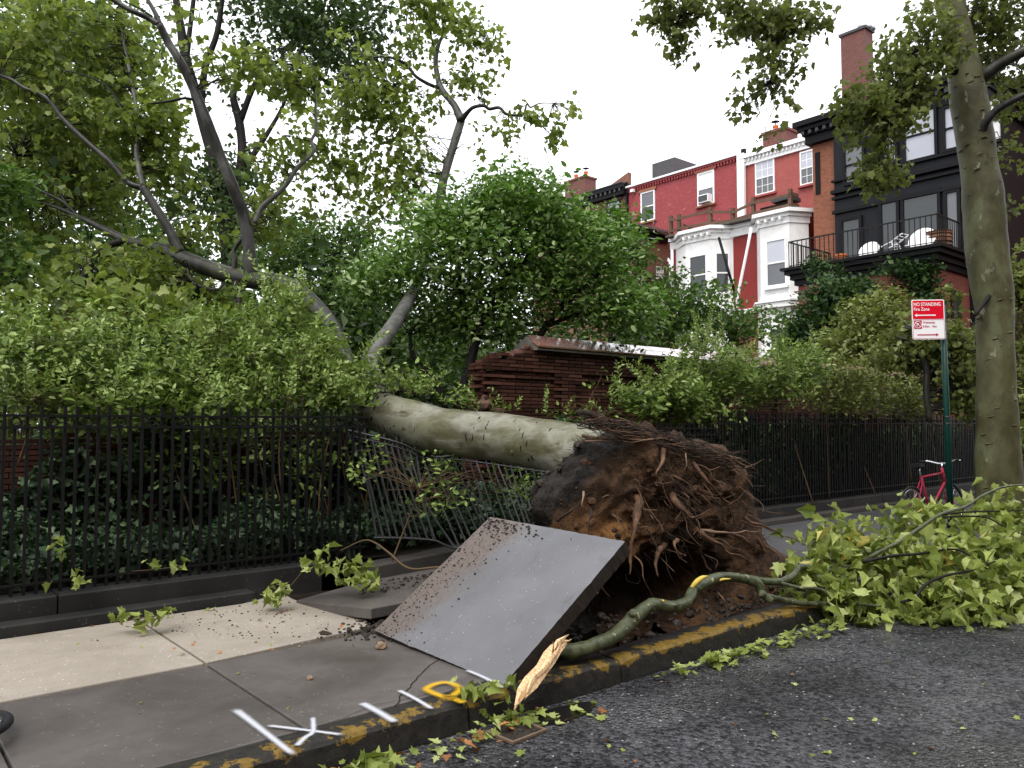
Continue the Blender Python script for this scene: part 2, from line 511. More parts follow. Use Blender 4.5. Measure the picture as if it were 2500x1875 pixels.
    M['sign_red'] = plain('sign_red', (0.62, 0.006, 0.022), 0.4, 0.05, 9)
    M['sign_white'] = plain('sign_white', (0.80, 0.79, 0.80), 0.4, 0.04, 9)
    M['sign_dark_red'] = plain('sign_dark_red', (0.42, 0.02, 0.05), 0.5, 0.04, 9)
    M['rubber'] = plain('rubber', (0.012, 0.012, 0.013), 0.6)
    M['chrome'] = plain('chrome', (0.62, 0.62, 0.64), 0.22, 0.05, 9, metal=1.0)
    M['bike_pink'] = plain('bike_pink', (0.26, 0.016, 0.040), 0.3, 0.1)
    M['rust_frame'] = plain('rust_frame', (0.13, 0.09, 0.065), 0.6, 0.4, 30, 0.4)
    M['mud'] = plain('mud', (0.028, 0.022, 0.018), 0.5, 0.5, 25, 0.8, 60)
    M['stone'] = plain('stone', (0.20, 0.14, 0.095), 0.7, 0.4, 25, 0.7, 50)
    # brick of the garden wall: each brick its own object, colour by object
    def brickmat(name, a, b, c3):
        t = NT(name)
        c = t.ramp(t.rand(), [(0.0, a), (0.55, b), (1.0, c3)])
        c = t.mix(t.math('MULTIPLY', t.noise(30, 5, 0.7), 0.55), c, tuple(x * 0.3 for x in a))
        nm = t.bump(t.noise(70, 4), 0.5, 0.006)
        M[name] = t.done(c, 0.62, nm)
    brickmat('wall_brick', (0.034, 0.013, 0.009), (0.075, 0.030, 0.020), (0.135, 0.060, 0.040))
    t = NT('wall_brick_shaded')  # darker copy of wall_brick: shade behind the fence put into the colour
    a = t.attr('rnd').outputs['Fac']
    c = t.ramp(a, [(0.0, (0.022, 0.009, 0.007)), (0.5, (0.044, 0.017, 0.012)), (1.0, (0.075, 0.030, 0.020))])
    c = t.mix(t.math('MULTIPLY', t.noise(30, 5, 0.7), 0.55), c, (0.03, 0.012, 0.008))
    M['wall_brick_shaded'] = t.done(c, 0.62, t.bump(t.noise(70, 4), 0.5, 0.006))
    M['mortar'] = plain('mortar', (0.012, 0.009, 0.008), 0.85, 0.4, 20, 0.6, 90)
    M['rubble'] = plain('rubble', (0.11, 0.06, 0.048), 0.85, 0.55, 14, 1.0, 40)
    t = NT('coping_tile')
    c = t.mix(t.step(t.math('ADD', t.noise(2.3, 5, 0.6), t.math('MULTIPLY', t.rand(), 0.25)), 0.5, 0.8), (0.26, 0.16, 0.14), (0.38, 0.14, 0.10))
    M['coping_tile'] = t.done(c, t.lerp(t.noise(5, 4), 0.12, 0.30), t.bump(t.noise(40, 3), 0.1, 0.003), spec=0.9)
    t.p.inputs['Coat Weight'].default_value = 1.0; t.p.inputs['Coat Roughness'].default_value = 0.12; t.p.inputs['Coat IOR'].default_value = 2.2
    M['coping_stone'] = plain('coping_stone', (0.14, 0.13, 0.115), 0.8, 0.4, 12, 0.8, 30)
    # house bricks: real mortar courses in the facade's own frame
    def house_brick(name, c1, c2, mort, peel=None, msize=0.012, rough=0.7):
        t = NT(name)
        cx = t.n('CombineXYZ')
        t.l(t.math('ADD', t.dot(NV), t.dot(U)), cx.inputs[0]); t.l(t.sep('Z'), cx.inputs[1])
        b = t.n('TexBrick'); t.l(cx.outputs[0], b.inputs['Vector'])
        b.inputs['Scale'].default_value = 1.0; b.inputs['Brick Width'].default_value = 0.23; b.inputs['Row Height'].default_value = 0.085
        b.inputs['Mortar Size'].default_value = msize; b.inputs['Mortar Smooth'].default_value = 0.3; b.inputs['Bias'].default_value = 0.0
        b.inputs['Color1'].default_value = (*c1, 1); b.inputs['Color2'].default_value = (*c2, 1); b.inputs['Mortar'].default_value = (*mort, 1)
        c = t.mix(t.math('MULTIPLY', t.noise(0.9, 6, 0.65), 0.5), b.outputs[0], tuple(x * 0.5 for x in c1))
        c = t.mix(t.math('MULTIPLY', t.step(t.noise(4.5, 6, 0.7), 0.55, 0.75), 0.35), c, tuple(min(1, x * 1.5) for x in c2))
        if peel:
            pm = t.math('MULTIPLY', t.step(t.noise(4.5, 8, 0.8), 0.58, 0.66), t.step(t.noise(0.45, 3), 0.40, 0.60))
            c = t.mix(t.math('MULTIPLY', pm, 0.8), c, peel)
        nm = t.bump(t.math('SUBTRACT', t.math('MULTIPLY', t.noise(30, 3), 0.3), b.outputs['Fac']), 0.6, 0.012)
        M[name] = t.done(c, rough, nm)
    house_brick('brick_red_painted', (0.33, 0.064, 0.070), (0.39, 0.084, 0.088), (0.21, 0.038, 0.043), (0.50, 0.32, 0.28), 0.008, 0.5)
    house_brick('brick_red_plain', (0.39, 0.10, 0.09), (0.43, 0.118, 0.104), (0.29, 0.070, 0.064), None, 0.006, 0.55)
    house_brick('brick_orange', (0.23, 0.078, 0.045), (0.33, 0.125, 0.07), (0.22, 0.12, 0.085), (0.17, 0.038, 0.028))
    house_brick('brick_brown', (0.20, 0.085, 0.055), (0.27, 0.12, 0.075), (0.18, 0.12, 0.09))
    house_brick('brick_dark_red', (0.19, 0.045, 0.034), (0.24, 0.062, 0.045), (0.22, 0.11, 0.085))
    house_brick('brick_chimney', (0.165, 0.070, 0.060), (0.21, 0.092, 0.078), (0.16, 0.088, 0.08))
    t = NT('red_stucco')
    M['red_stucco'] = t.done(t.mix(t.noise(0.9, 5), (0.20, 0.030, 0.028), (0.27, 0.042, 0.038)), 0.6, t.bump(t.noise(20, 4), 0.2, 0.004))
    t = NT('white_paint')
    c = t.mix(t.step(t.noise(1.2, 6, 0.65), 0.35, 0.7), (0.86, 0.86, 0.86), (0.72, 0.71, 0.69))
    c = t.mix(t.math('MULTIPLY', t.step(t.noise(6, 8, 0.75, vec=t.mapping((1, 1, 0.35))), 0.64, 0.68), t.step(t.noise(0.5, 2), 0.45, 0.62)), c, (0.26, 0.19, 0.15))
    M['white_paint'] = t.done(c, 0.5, t.bump(t.noise(9, 4), 0.15, 0.004))
    M['white_clean'] = plain('white_clean', (0.84, 0.84, 0.85), 0.45, 0.05, 3)
    M['black_paint'] = plain('black_paint', (0.0095, 0.010, 0.0135), 0.42, 0.45, 1.6, 0.2, 9)
    M['black_trim'] = plain('black_trim', (0.0055, 0.0055, 0.007), 0.5, 0.45, 2.5, 0.2, 9)
    M['slate_cap'] = plain('slate_cap', (0.07, 0.07, 0.075), 0.5, 0.3, 3)
    M['dark_stone'] = plain('dark_stone', (0.11, 0.075, 0.055), 0.75, 0.35, 5, 0.4, 30)
    M['brown_stone'] = plain('brown_stone', (0.27, 0.11, 0.06), 0.7, 0.25, 5, 0.4, 30)
    M['deck_wood'] = plain('deck_wood', (0.115, 0.072, 0.05), 0.75, 0.4, 6, 0.5, 30)
    M['grey_wood'] = plain('grey_wood', (0.10, 0.088, 0.072), 0.8, 0.4, 6, 0.5, 30)
    M['terracotta'] = plain('terracotta', (0.60, 0.17, 0.06), 0.6, 0.2, 6)
    M['galvanised'] = plain('galvanised', (0.42, 0.43, 0.45), 0.35, 0.2, 5, metal=0.6)
    M['shade_dark'] = plain('shade_dark', (0.010, 0.010, 0.011), 0.8)
    def glass(name, col, rough=0.04, spec=0.6, blind=None):
        t = NT(name)
        M[name] = t.done(t.mix(t.noise(0.7, 3), col, tuple(x * 1.5 for x in col)), rough, t.bump(t.noise(1.1, 2), 0.05, 0.02), spec=spec)
    glass('glass_dark', (0.020, 0.024, 0.027))
    glass('glass_grey', (0.085, 0.09, 0.10))
    glass('glass_pale', (0.36, 0.37, 0.42), 0.06)
    glass('glass_sky', (0.26, 0.27, 0.31), 0.03, 1.0)
    M['blind'] = plain('blind', (0.72, 0.71, 0.70), 0.7, 0.08, 4)
    # bark of the plane trees: cream, grey and olive flakes
    def bark(name, cols, sc=4.0, moss=0.0, wet=0.45, stretch=(1, 1, 0.6), axis=None):
        t = NT(name)
        mp = t.mapping(stretch)
        if axis is not None:            # grain drawn out along the lying trunk
            a_ = np.array(axis, float); a_ /= np.linalg.norm(a_); b_ = np.array([-a_[1], a_[0], 0])
            cx = t.n('CombineXYZ'); t.l(t.math('MULTIPLY', t.dot(a_), 0.55), cx.inputs[0]); t.l(t.math('MULTIPLY', t.dot(b_), 1.25), cx.inputs[1]); t.l(t.math('MULTIPLY', t.sep('Z'), 1.25), cx.inputs[2])
            mp = cx.outputs[0]
        a = t.noise(sc, 6, 0.6, vec=mp, dist=0.25); b = t.noise(sc * 2.1, 5, 0.62, vec=mp, dist=0.2)
        c = t.ramp(a, [(0.36, cols[0]), (0.45, cols[1]), (0.53, cols[2]), (0.61, cols[3])])
        c = t.mix(t.step(b, 0.63, 0.69), c, cols[4])
        c = t.mix(t.math('MULTIPLY', t.noise(40, 4, 0.7), 0.4), c, tuple(x * 0.45 for x in cols[1]))
        c = t.mix(t.math('MULTIPLY', t.step(t.noise(sc * 3.2, 7, 0.75, vec=mp, dist=0.2), 0.54, 0.66), 0.55), c, tuple(x * 0.35 for x in cols[1]))
        if moss:
            g = t.n('NewGeometry'); s3 = t.n('SeparateXYZ'); t.l(g.outputs['Position'], s3.inputs[0])
            c = t.mix(t.math('MULTIPLY', t.step(t.noise(2.3, 5, 0.6), 0.42, 0.68), moss), c, (0.085, 0.085, 0.03))
        h = t.math('ADD', t.math('MULTIPLY', t.step(a, 0.44, 0.54), 0.5), t.math('MULTIPLY', t.noise(26, 5, 0.65, vec=mp), 0.5))
        M[name] = t.done(c, wet, t.bump(h, 0.4, 0.008), spec=0.26)
    bark('bark_trunk', [(0.070, 0.062, 0.036), (0.145, 0.138, 0.098), (0.255, 0.250, 0.205), (0.215, 0.215, 0.160), (0.085, 0.076, 0.046)], 3.8, 0.6, 0.36, (1, 1, 1), (-.77, .64, 0))
    bark('bark_limb', [(0.014, 0.0135, 0.012), (0.025, 0.024, 0.021), (0.044, 0.042, 0.038), (0.019, 0.018, 0.016), (0.012, 0.0115, 0.010)], 5.0, 0.15, 0.36)
    bark('bark_pale', [(0.060, 0.060, 0.056), (0.105, 0.103, 0.097), (0.155, 0.152, 0.146), (0.080, 0.078, 0.073), (0.045, 0.044, 0.039)], 5.0, 0.1, 0.4)
    bark('bark_street', [(0.034, 0.031, 0.012), (0.056, 0.052, 0.022), (0.078, 0.074, 0.034), (0.105, 0.112, 0.055), (0.22, 0.225, 0.155)], 3.0, 0.4, 0.55)
    bark('bark_broken', [(0.026, 0.030, 0.014), (0.050, 0.058, 0.028), (0.085, 0.098, 0.052), (0.045, 0.052, 0.024), (0.34, 0.33, 0.17)], 9.0, 0.3, 0.33)
    M['bark_dark'] = plain('bark_dark', (0.014, 0.012, 0.010), 0.6, 0.5, 8, 0.8, 25)
    M['cane'] = plain('cane', (0.085, 0.058, 0.030), 0.6, 0.35, 10)
    t = NT('raw_wood')
    g = t.noise(22, 6, 0.6, vec=t.mapping((3, 3, 0.3)))
    M['raw_wood'] = t.done(t.mix(t.step(g, 0.40, 0.72), (0.70, 0.52, 0.30), (0.48, 0.22, 0.10)), 0.55, t.bump(t.noise(50, 4, vec=t.mapping((3, 3, 0.4))), 0.8, 0.01))
    M['bark_yellow'] = plain('bark_yellow', (0.55, 0.42, 0.08), 0.5, 0.25, 30)
    # soils
    t = NT('root_soil')
    a = t.attr('top').outputs['Fac']
    n1 = t.noise(3.2, 7, 0.68, dist=0.5); n2 = t.noise(14, 6, 0.72)
    sub = t.ramp(n1, [(0.28, (0.026, 0.017, 0.011)), (0.44, (0.062, 0.036, 0.022)), (0.56, (0.118, 0.066, 0.036)), (0.70, (0.22, 0.108, 0.046))])
    sub = t.mix(t.math('MULTIPLY', t.step(n2, 0.46, 0.64), 0.7), sub, (0.014, 0.009, 0.006))
    sub = t.mix(t.math('MULTIPLY', t.attr('tan').outputs['Fac'], t.step(n2, 0.30, 0.62)), sub, (0.30, 0.145, 0.048))
    tops = t.mix(t.step(n2, 0.3, 0.75), (0.006, 0.005, 0.0045), (0.050, 0.042, 0.036))
    c = t.mix(t.step(t.math('ADD', a, t.math('MULTIPLY', t.math('SUBTRACT', n1, 0.5), 1.1)), 0.35, 0.6), sub, tops)
    h = t.math('ADD', n2, t.math('MULTIPLY', t.noise(45, 5, 0.75), 0.6))
    M['root_soil'] = t.done(c, 0.72, t.bump(h, 1.0, 0.045))
    t = NT('pit_soil')
    n1 = t.noise(5, 6, 0.65); n2 = t.noise(28, 5, 0.7)
    c = t.ramp(n1, [(0.35, (0.006, 0.0045, 0.0035)), (0.52, (0.016, 0.011, 0.008)), (0.70, (0.06, 0.028, 0.014))])
    c = t.mix(t.math('MULTIPLY', t.step(n2, 0.5, 0.7), 0.6), c, (0.014, 0.011, 0.009))
    M['pit_soil'] = t.done(c, 0.75, t.bump(t.math('ADD', n1, n2), 1.0, 0.03))
    M['garden_soil'] = plain('garden_soil', (0.014, 0.010, 0.007), 0.85, 0.5, 12, 1.0, 30)
    t = NT('root_bark')
    c = t.ramp(t.noise(8, 5, 0.65), [(0.3, (0.035, 0.021, 0.014)), (0.5, (0.085, 0.047, 0.027)), (0.68, (0.16, 0.09, 0.052))])
    M['root_bark'] = t.done(c, 0.6, t.bump(t.noise(60, 4), 0.6, 0.006))
    M['root_pale'] = plain('root_pale', (0.175, 0.112, 0.075), 0.6, 0.6, 14, 0.5, 60)
    M['root_dark'] = plain('root_dark', (0.022, 0.015, 0.011), 0.7, 0.6, 20, 0.5, 60)
    M['puddle'] = plain('puddle', (0.006, 0.0055, 0.005), 0.04, 0.3, 6, spec=0.5)
    M['ground'] = plain('ground', (0.05, 0.05, 0.045), 0.8, 0.3, 0.6)
    # leaves
    M['leaf_plane'] = leaf_mat('leaf_plane', [(0.0, (0.042, 0.066, 0.014)), (0.4, (0.112, 0.165, 0.034)), (0.75, (0.185, 0.255, 0.062)), (1.0, (0.34, 0.38, 0.14))], 0.40, 0.45, (0.32, 0.40, 0.05))
    M['leaf_plane_street'] = leaf_mat('leaf_plane_street', [(0.0, (0.040, 0.054, 0.016)), (0.5, (0.095, 0.122, 0.034)), (1.0, (0.19, 0.22, 0.075))], 0.45, 0.40, (0.28, 0.34, 0.06))
    M['leaf_fresh'] = leaf_mat('leaf_fresh', [(0.0, (0.080, 0.115, 0.024)), (0.35, (0.175, 0.225, 0.048)), (0.75, (0.30, 0.355, 0.095)), (0.95, (0.43, 0.47, 0.20)), (1.0, (0.50, 0.36, 0.06))], 0.40, 0.30, (0.34, 0.42, 0.05))
    M['leaf_dark'] = leaf_mat('leaf_dark', [(0.0, (0.012, 0.024, 0.009)), (0.5, (0.050, 0.082, 0.028)), (1.0, (0.15, 0.20, 0.08))], 0.42, 0.36, (0.07, 0.14, 0.02))
    M['leaf_mid'] = leaf_mat('leaf_mid', [(0.0, (0.024, 0.052, 0.014)), (0.5, (0.066, 0.118, 0.028)), (0.9, (0.125, 0.195, 0.055)), (1.0, (0.26, 0.34, 0.15))], 0.38, 0.34, (0.12, 0.25, 0.02))
    M['leaf_bright'] = leaf_mat('leaf_bright', [(0.0, (0.038, 0.080, 0.013)), (0.38, (0.105, 0.190, 0.034)), (0.72, (0.19, 0.30, 0.070)), (0.92, (0.45, 0.56, 0.28))], 0.30, 0.3, (0.14, 0.36, 0.02), 0.28)  # palest stop puts glossy highlights into the colour of random leaves
    M['leaf_privet'] = leaf_mat('leaf_privet', [(0.0, (0.030, 0.058, 0.013)), (0.35, (0.125, 0.20, 0.036)), (0.7, (0.225, 0.32, 0.070)), (0.95, (0.40, 0.49, 0.19))], 0.33, 0.30, (0.24, 0.36, 0.05), 0.24)  # lightest stop paints a gloss highlight onto some privet leaves
    M['leaf_ivy'] = leaf_mat('leaf_ivy', [(0.0, (0.010, 0.024, 0.012)), (0.6, (0.030, 0.056, 0.026)), (1.0, (0.10, 0.145, 0.075))], 0.34, 0.15, (0.05, 0.10, 0.02))
    M['leaf_yew'] = leaf_mat('leaf_yew', [(0.0, (0.010, 0.026, 0.010)), (0.6, (0.028, 0.060, 0.018)), (1.0, (0.075, 0.13, 0.035))], 0.45, 0.2, (0.06, 0.14, 0.02))
    M['leaf_olive'] = leaf_mat('leaf_olive', [(0.0, (0.050, 0.070, 0.016)), (0.5, (0.135, 0.165, 0.042)), (1.0, (0.29, 0.32, 0.12))], 0.42, 0.28, (0.24, 0.29, 0.04))
    M['leaf_brown'] = leaf_mat('leaf_brown', [(0.0, (0.10, 0.045, 0.018)), (0.5, (0.24, 0.10, 0.035)), (1.0, (0.42, 0.20, 0.07))], 0.5, 0.1, (0.3, 0.12, 0.03))
make_materials()

# ------------------------------------------------------------------ ground, road, kerb, sidewalk
def sheet(name, s0, s1, n0, n1, z, mat, parent=None, kind='structure', ns=1, nn=1):
    mb = MB(); vs, fs = [], []
    for i in range(ns + 1):
        for j in range(nn + 1):
            vs.append(SN(s0 + (s1 - s0) * i / ns, n0 + (n1 - n0) * j / nn, z))
    for i in range(ns):
        for j in range(nn):
            a = i * (nn + 1) + j
            fs.append((a, a + nn + 1, a + nn + 2, a + 1))
    mb.add(vs, fs)
    o = mb.build(name, mat, parent)
    if kind and parent is None: o['kind'] = kind
    return o

sheet('ground', -150, 450, -250, 350, -0.60, M['ground'])
sheet('road', -30, 140, -14, 3.56, -0.15, M['asphalt'])
sheet('garden_bed', -6, 60, 7.0, 60, 0.17, M['garden_soil'])

def float_attr(me, name, vals):
    a = me.attributes.new(name, 'FLOAT', 'POINT'); a.data.foreach_set('value', np.asarray(vals, np.float32))

kerb = thing('kerb', None, None, SN(0, 3.6, 0), kind='structure')
def kerb_stone(s0, s1, seed, painted=1.0):
    prof = [(3.715, -0.20, 0), (3.715, 0.0, 0.15), (3.68, 0.004, 0.35), (3.62, 0.004, 0.75), (3.565, 0.003, 1.0), (3.535, -0.005, 1.0),
            (3.518, -0.022, 0.95), (3.512, -0.05, 0.55), (3.506, -0.09, 0.22), (3.50, -0.14, 0.0), (3.50, -0.25, 0)]
    ns = max(3, int((s1 - s0) / 0.05))
    vs, fs, pa = [], [], []
    for i in range(ns + 1):
        s = s0 + (s1 - s0) * i / ns
        e = 0.012 * math.exp(-min(i, ns - i) / 1.2)
        for j, (n, z, p) in enumerate(prof):
            q = mnoise.noise(Vector((s * 3 + seed, n * 9, z * 9)))
            q2 = mnoise.noise(Vector((s * 11 + seed, n * 25, z * 25)))
            chip = max(0, mnoise.noise(Vector((s * 2.3 + seed * 3, 4.2, 0))) - 0.35) * 0.05 if 3 <= j <= 7 else 0
            vs.append(SN(s, n + 0.006 * q + 0.004 * q2 + chip, z - e + 0.005 * q + 0.003 * q2 - chip))
            pa.append(p * painted)
    m = len(prof)
    for i in range(ns):
        for j in range(m - 1):
            a = i * m + j
            fs.append((a, a + 1, a + m + 1, a + m))
    fs.append(tuple(range(m))); fs.append(tuple(ns * m + j for j in range(m))[::-1])
    mb = MB(); mb.add(vs, fs)
    o = mb.build('kerb_stone', M['kerb_stone'], kerb, smooth=False)
    float_attr(o.data, 'paint', pa)
js = [-7.5, -4.9, -2.3, 0.25, 2.66, 3.87, 6.35, 8.9, 11.4, 14.0, 16.5, 19.0, 22.0, 25.0, 30.0]
for i in range(len(js) - 1):
    kerb_stone(js[i] + 0.008, js[i + 1] - 0.008, i * 3.7, 1.4 if i == 5 else 1.1 if i < 7 else 0.6)

walk = thing('sidewalk', None, None, SN(0, 5, 0), kind='structure')
mb = MB()
for a, b in ((-8, 2.95), (7.45, 42)):
    mb.add([SN(a, 3.716, -0.035), SN(b, 3.716, -0.035), SN(b, 7.0, -0.035), SN(a, 7.0, -0.035)], [(0, 1, 2, 3)])
mb.build('bedding', M['garden_soil'], walk)

def slab(s0, s1, n0, n1, mat, dz=0.0, th=0.1):
    g = 0.006
    mb = MB()
    c = [SN(s0 + g, n0 + g, -th), SN(s1 - g, n0 + g, -th), SN(s1 - g, n1 - g, -th), SN(s0 + g, n1 - g, -th)]
    top = [SN(s0 + g, n0 + g, dz + random.uniform(-.003, .003)), SN(s1 - g, n0 + g, dz + random.uniform(-.003, .003)),
           SN(s1 - g, n1 - g, dz + random.uniform(-.003, .003)), SN(s0 + g, n1 - g, dz + random.uniform(-.003, .003))]
    mb.hexa(c + top)
    return mb.build('slab', mat, walk, bevel=0.008)
for k in range(-4, 2):
    a = 0.63 + 1.18 * k
    slab(a, a + 1.18, 3.72, 5.11, M['walk_wet'])
    if k < 1: slab(a, a + 1.18, 5.12, 6.6, M['walk_pale'], 0.004)
# the last pale slab: broken off round at its far end
pts = [SN(1.82, 5.126, 0.004)] + [on_z(x, y, 0.004) for x, y in ((885, 1533), (897, 1524), (898, 1514), (880, 1502), (842, 1494), (800, 1486), (755, 1476), (715, 1462), (690, 1448))] + [SN(2.62, 6.59, 0.004), SN(1.82, 6.59, 0.004)]
mb = MB(); mb.prism(np.array(pts) - [0, 0, 0.1], [0, 0, 0.1]); mb.build('slab', M['walk_pale'], walk, bevel=0.006)
a = 7.6
while a < 40:
    slab(a, a + 2.34, 3.72, 5.11, M['walk_far'])
    slab(a, a + 2.34, 5.12, 6.6, M['walk_far'])
    a += 2.35

# crack lines across the wet slab
def strip(pix, w, z, name, mat, parent, edge=False, jit=0.0, k=4):
    P = catmull([on_z(x, y, z) for x, y in pix], k)
    if jit: P = P + np.array([[random.uniform(-jit, jit), random.uniform(-jit, jit), 0] for _ in P])
    t = np.gradient(P, axis=0); t /= np.linalg.norm(t, axis=1, keepdims=True)
    sd_ = np.stack([-t[:, 1], t[:, 0], 0 * t[:, 0]], 1)
    rows = 11 if edge else 2
    vs, fs, ed = [], [], []
    W = np.broadcast_to(np.asarray(w, float), (len(P),)) if np.ndim(w) == 0 else np.interp(np.linspace(0, 1, len(P)), np.linspace(0, 1, len(w)), w)
    for i in range(len(P)):
        for j in range(rows):
            f = j / (rows - 1) * 2 - 1
            vs.append(P[i] + sd_[i] * f * W[i] / 2)
            e = 1 - abs(f); e2 = min(1, min(i, len(P) - 1 - i) / 1.2)
            ed.append(min(e * 1.15, e2))
    for i in range(len(P) - 1):
        for j in range(rows - 1):
            b = i * rows + j
            fs.append((b, b + 1, b + rows + 1, b + rows))
    mb = MB(); mb.add(vs, fs); o = mb.build(name, mat, parent)
    if edge: float_attr(o.data, 'edge', ed)
    return o
strip([(1087, 1596), (1050, 1625), (1030, 1640), (1012, 1665), (985, 1690), (972, 1712), (963, 1735)], 0.006, 0.0045, 'crack', M['shade_dark'], walk, jit=0.01)
strip([(905, 1722), (980, 1708), (1060, 1690)], 0.003, 0.0045, 'crack', M['shade_dark'], walk, jit=0.003)
strip([(690, 1795), (800, 1765), (905, 1725)], 0.003, 0.0045, 'crack', M['shade_dark'], walk, jit=0.003)

SPZ = [0.0075]
def spray(name, label, pix, w, mat=M['spray_white'], z=0.009, k=6):
    SPZ[0] += 0.0008; w = [q * 0.98 for q in (w if isinstance(w, list) else [w, w])]
    o = strip(pix, w, SPZ[0], name, mat, None, edge=True, k=k)
    tag(o, label, 'paint mark', 'spray paint marks on the sidewalk')
spray('paint_mark', 'long white sprayed line nearest the camera, running to the kerb', [(570, 1728), (640, 1782), (722, 1846)], [0.075, 0.06, 0.055])
spray('paint_mark', 'white sprayed arrow shaft lying across the slab joint', [(648, 1770), (740, 1781), (842, 1794)], 0.045)
spray('paint_mark', 'short white sprayed hook crossing the arrow at the slab joint', [(764, 1748), (764, 1785), (745, 1800), (722, 1822)], [0.04, 0.05, 0.05])
spray('paint_mark', 'short thick white sprayed dash, third along the kerb', [(880, 1714), (925, 1738), (968, 1764)], 0.075)
spray('paint_mark', 'white sprayed dash between thick dash and yellow box', [(970, 1683), (1015, 1706), (1058, 1732)], 0.05)
spray('paint_mark', 'white sprayed dash at the foot of the lifted slab', [(1136, 1634), (1185, 1655), (1230, 1680)], 0.055)
spray('paint_mark', 'yellow sprayed box with a tail on the wet slab', [(1110, 1708), (1076, 1698), (1042, 1682), (1068, 1668), (1100, 1667), (1122, 1682), (1105, 1698), (1096, 1700), (1136, 1716)], 0.085, M['spray_yellow'], k=8)

# ------------------------------------------------------------------ pit under the uprooted tree
vs, fs = [], []
NS_, NN_ = 90, 64
for i in range(NS_ + 1):
    for j in range(NN_ + 1):
        s = 2.7 + 5.1 * i / NS_; n = 3.70 + 3.05 * j / NN_
        q = mnoise.fractal(Vector((s * 1.7, n * 1.7, 0.3)), 1.0, 2.0, 5)
        q2 = mnoise.noise(Vector((s * 9, n * 9, 1.3)))
        z = -0.16 + 0.10 * q + 0.025 * q2 - 0.22 * math.exp(-((s - 5.2) ** 2 / 0.8 + (n - 4.5) ** 2 / 0.15))
        z += 0.16 * math.exp(-((s - 3.75) ** 2 / 0.10 + (n - 4.15) ** 2 / 0.10))
        z += 0.08 * math.exp(-((s - 4.5) ** 2 / 0.12 + (n - 3.95) ** 2 / 0.05))
        if s < 3.0: z -= 0.15
        edge = min(1, max(0, (n - 3.7) / 0.12))
        z = z * edge + (-0.10) * (1 - edge)
        far = max(0, min(1, (n - 5.9) / 0.5)); z = z * (1 - far) + (-0.02 + 0.02 * q) * far
        far = max(0, min(1, (s - 6.9) / 0.5)); z = z * (1 - far) + (-0.02 + 0.03 * q) * far
        vs.append(SN(s, n, z))
for i in range(NS_):
    for j in range(NN_):
        a = i * (NN_ + 1) + j
        fs.append((a, a + NN_ + 1, a + NN_ + 2, a + 1))
mb = MB(); mb.add(vs, fs)
tag(mb.build('terrain', M['pit_soil'], smooth=True), kind='structure', label='torn open soil pit beneath the uprooted tree')

# ------------------------------------------------------------------ lifted slabs
TH = math.radians(34.5)
hingeR, hingeL = SN(2.975, 3.60, 0.0), SN(2.975, 5.02, 0.02)
def lifted(name, w, L, th):
    nx, ny = 44, 44
    mb = MB(); vs, fs = [], []
    def edge_j(i, j): return (0.006 * mnoise.noise(Vector((i * 1.3, j * 1.7, 2))) - 0.03 * max(0, mnoise.noise(Vector((i * .31, j * .31, 7.7))) - .42) if (i in (0, nx) or j in (0, ny)) else 0)
    for k, zz in ((0, 0.0), (1, -th)):
        for i in range(nx + 1):
            for j in range(ny + 1):
                vs.append((L * i / nx + edge_j(i, j + 9 * k), w * j / ny + edge_j(j, i + 5 * k), zz + (0.012 * mnoise.noise(Vector((i * .4, j * .4, 5))) if k else 0)))
    o_ = (nx + 1) * (ny + 1)
    for i in range(nx):
        for j in range(ny):
            a = i * (ny + 1) + j
            fs.append((a, a + ny + 1, a + ny + 2, a + 1)); fs.append((o_ + a, o_ + a + 1, o_ + a + ny + 2, o_ + a + ny + 1))
    for i in range(nx):
        a, b = i * (ny + 1), (i + 1) * (ny + 1)
        fs.append((a, o_ + a, o_ + b, b)); a += ny; b += ny; fs.append((a, b, o_ + b, o_ + a))
    for j in range(ny):
        fs.append((j, j + 1, o_ + j + 1, o_ + j)); a = nx * (ny + 1) + j; fs.append((a, o_ + a, o_ + a + 1, a + 1))
    mb.add(vs, fs)
    me = mb.mesh(name, [M['slab_lifted'], M['mud']])
    for p in me.polygons: p.material_index = 0 if p.normal.z > 0.7 else 1
    return me
me = lifted('lifted_paving_slab', 1.40, 1.27, 0.10)
slab_up = bpy.data.objects.new('lifted_paving_slab', me); COL.objects.link(slab_up)
slab_up.location = hingeR
ux = U * math.cos(TH) + ZUP * math.sin(TH); uy = NV; uz = np.cross(ux, uy)
tw = math.radians(2.0); uy2 = uy * math.cos(tw) + uz * math.sin(tw); uz2 = np.cross(ux, uy2)
slab_up.matrix_world = Matrix(((ux[0], uy2[0], uz2[0], hingeR[0]), (ux[1], uy2[1], uz2[1], hingeR[1]), (ux[2], uy2[2], uz2[2], hingeR[2]), (0, 0, 0, 1)))
tag(slab_up, 'large grey concrete slab tilted up steeply against the root ball', 'paving slab')
def slab_pt(x, y, h=0.0): return np.array(hingeR) + ux * x + uy2 * y + uz2 * h

A_, B_, C_ = on_z(722, 1466, 0.02), on_y(906, 1485, 6.05), on_y(988, 1470, 6.35)
D_, E_ = on_n(1110, 1392, 6.52), on_n(880, 1385, 6.55)
D_[2], E_[2] = 0.10, 0.05
mb = MB(); mb.prism(np.array([A_, B_, C_, D_, E_]) - [0, 0, 0.085], [0, 0, 0.085])
tag(mb.build('broken_paving_slab', M['walk_wet'], bevel=0.01), 'dark low slab fragment tipped up beside the pale paving', 'paving slab')

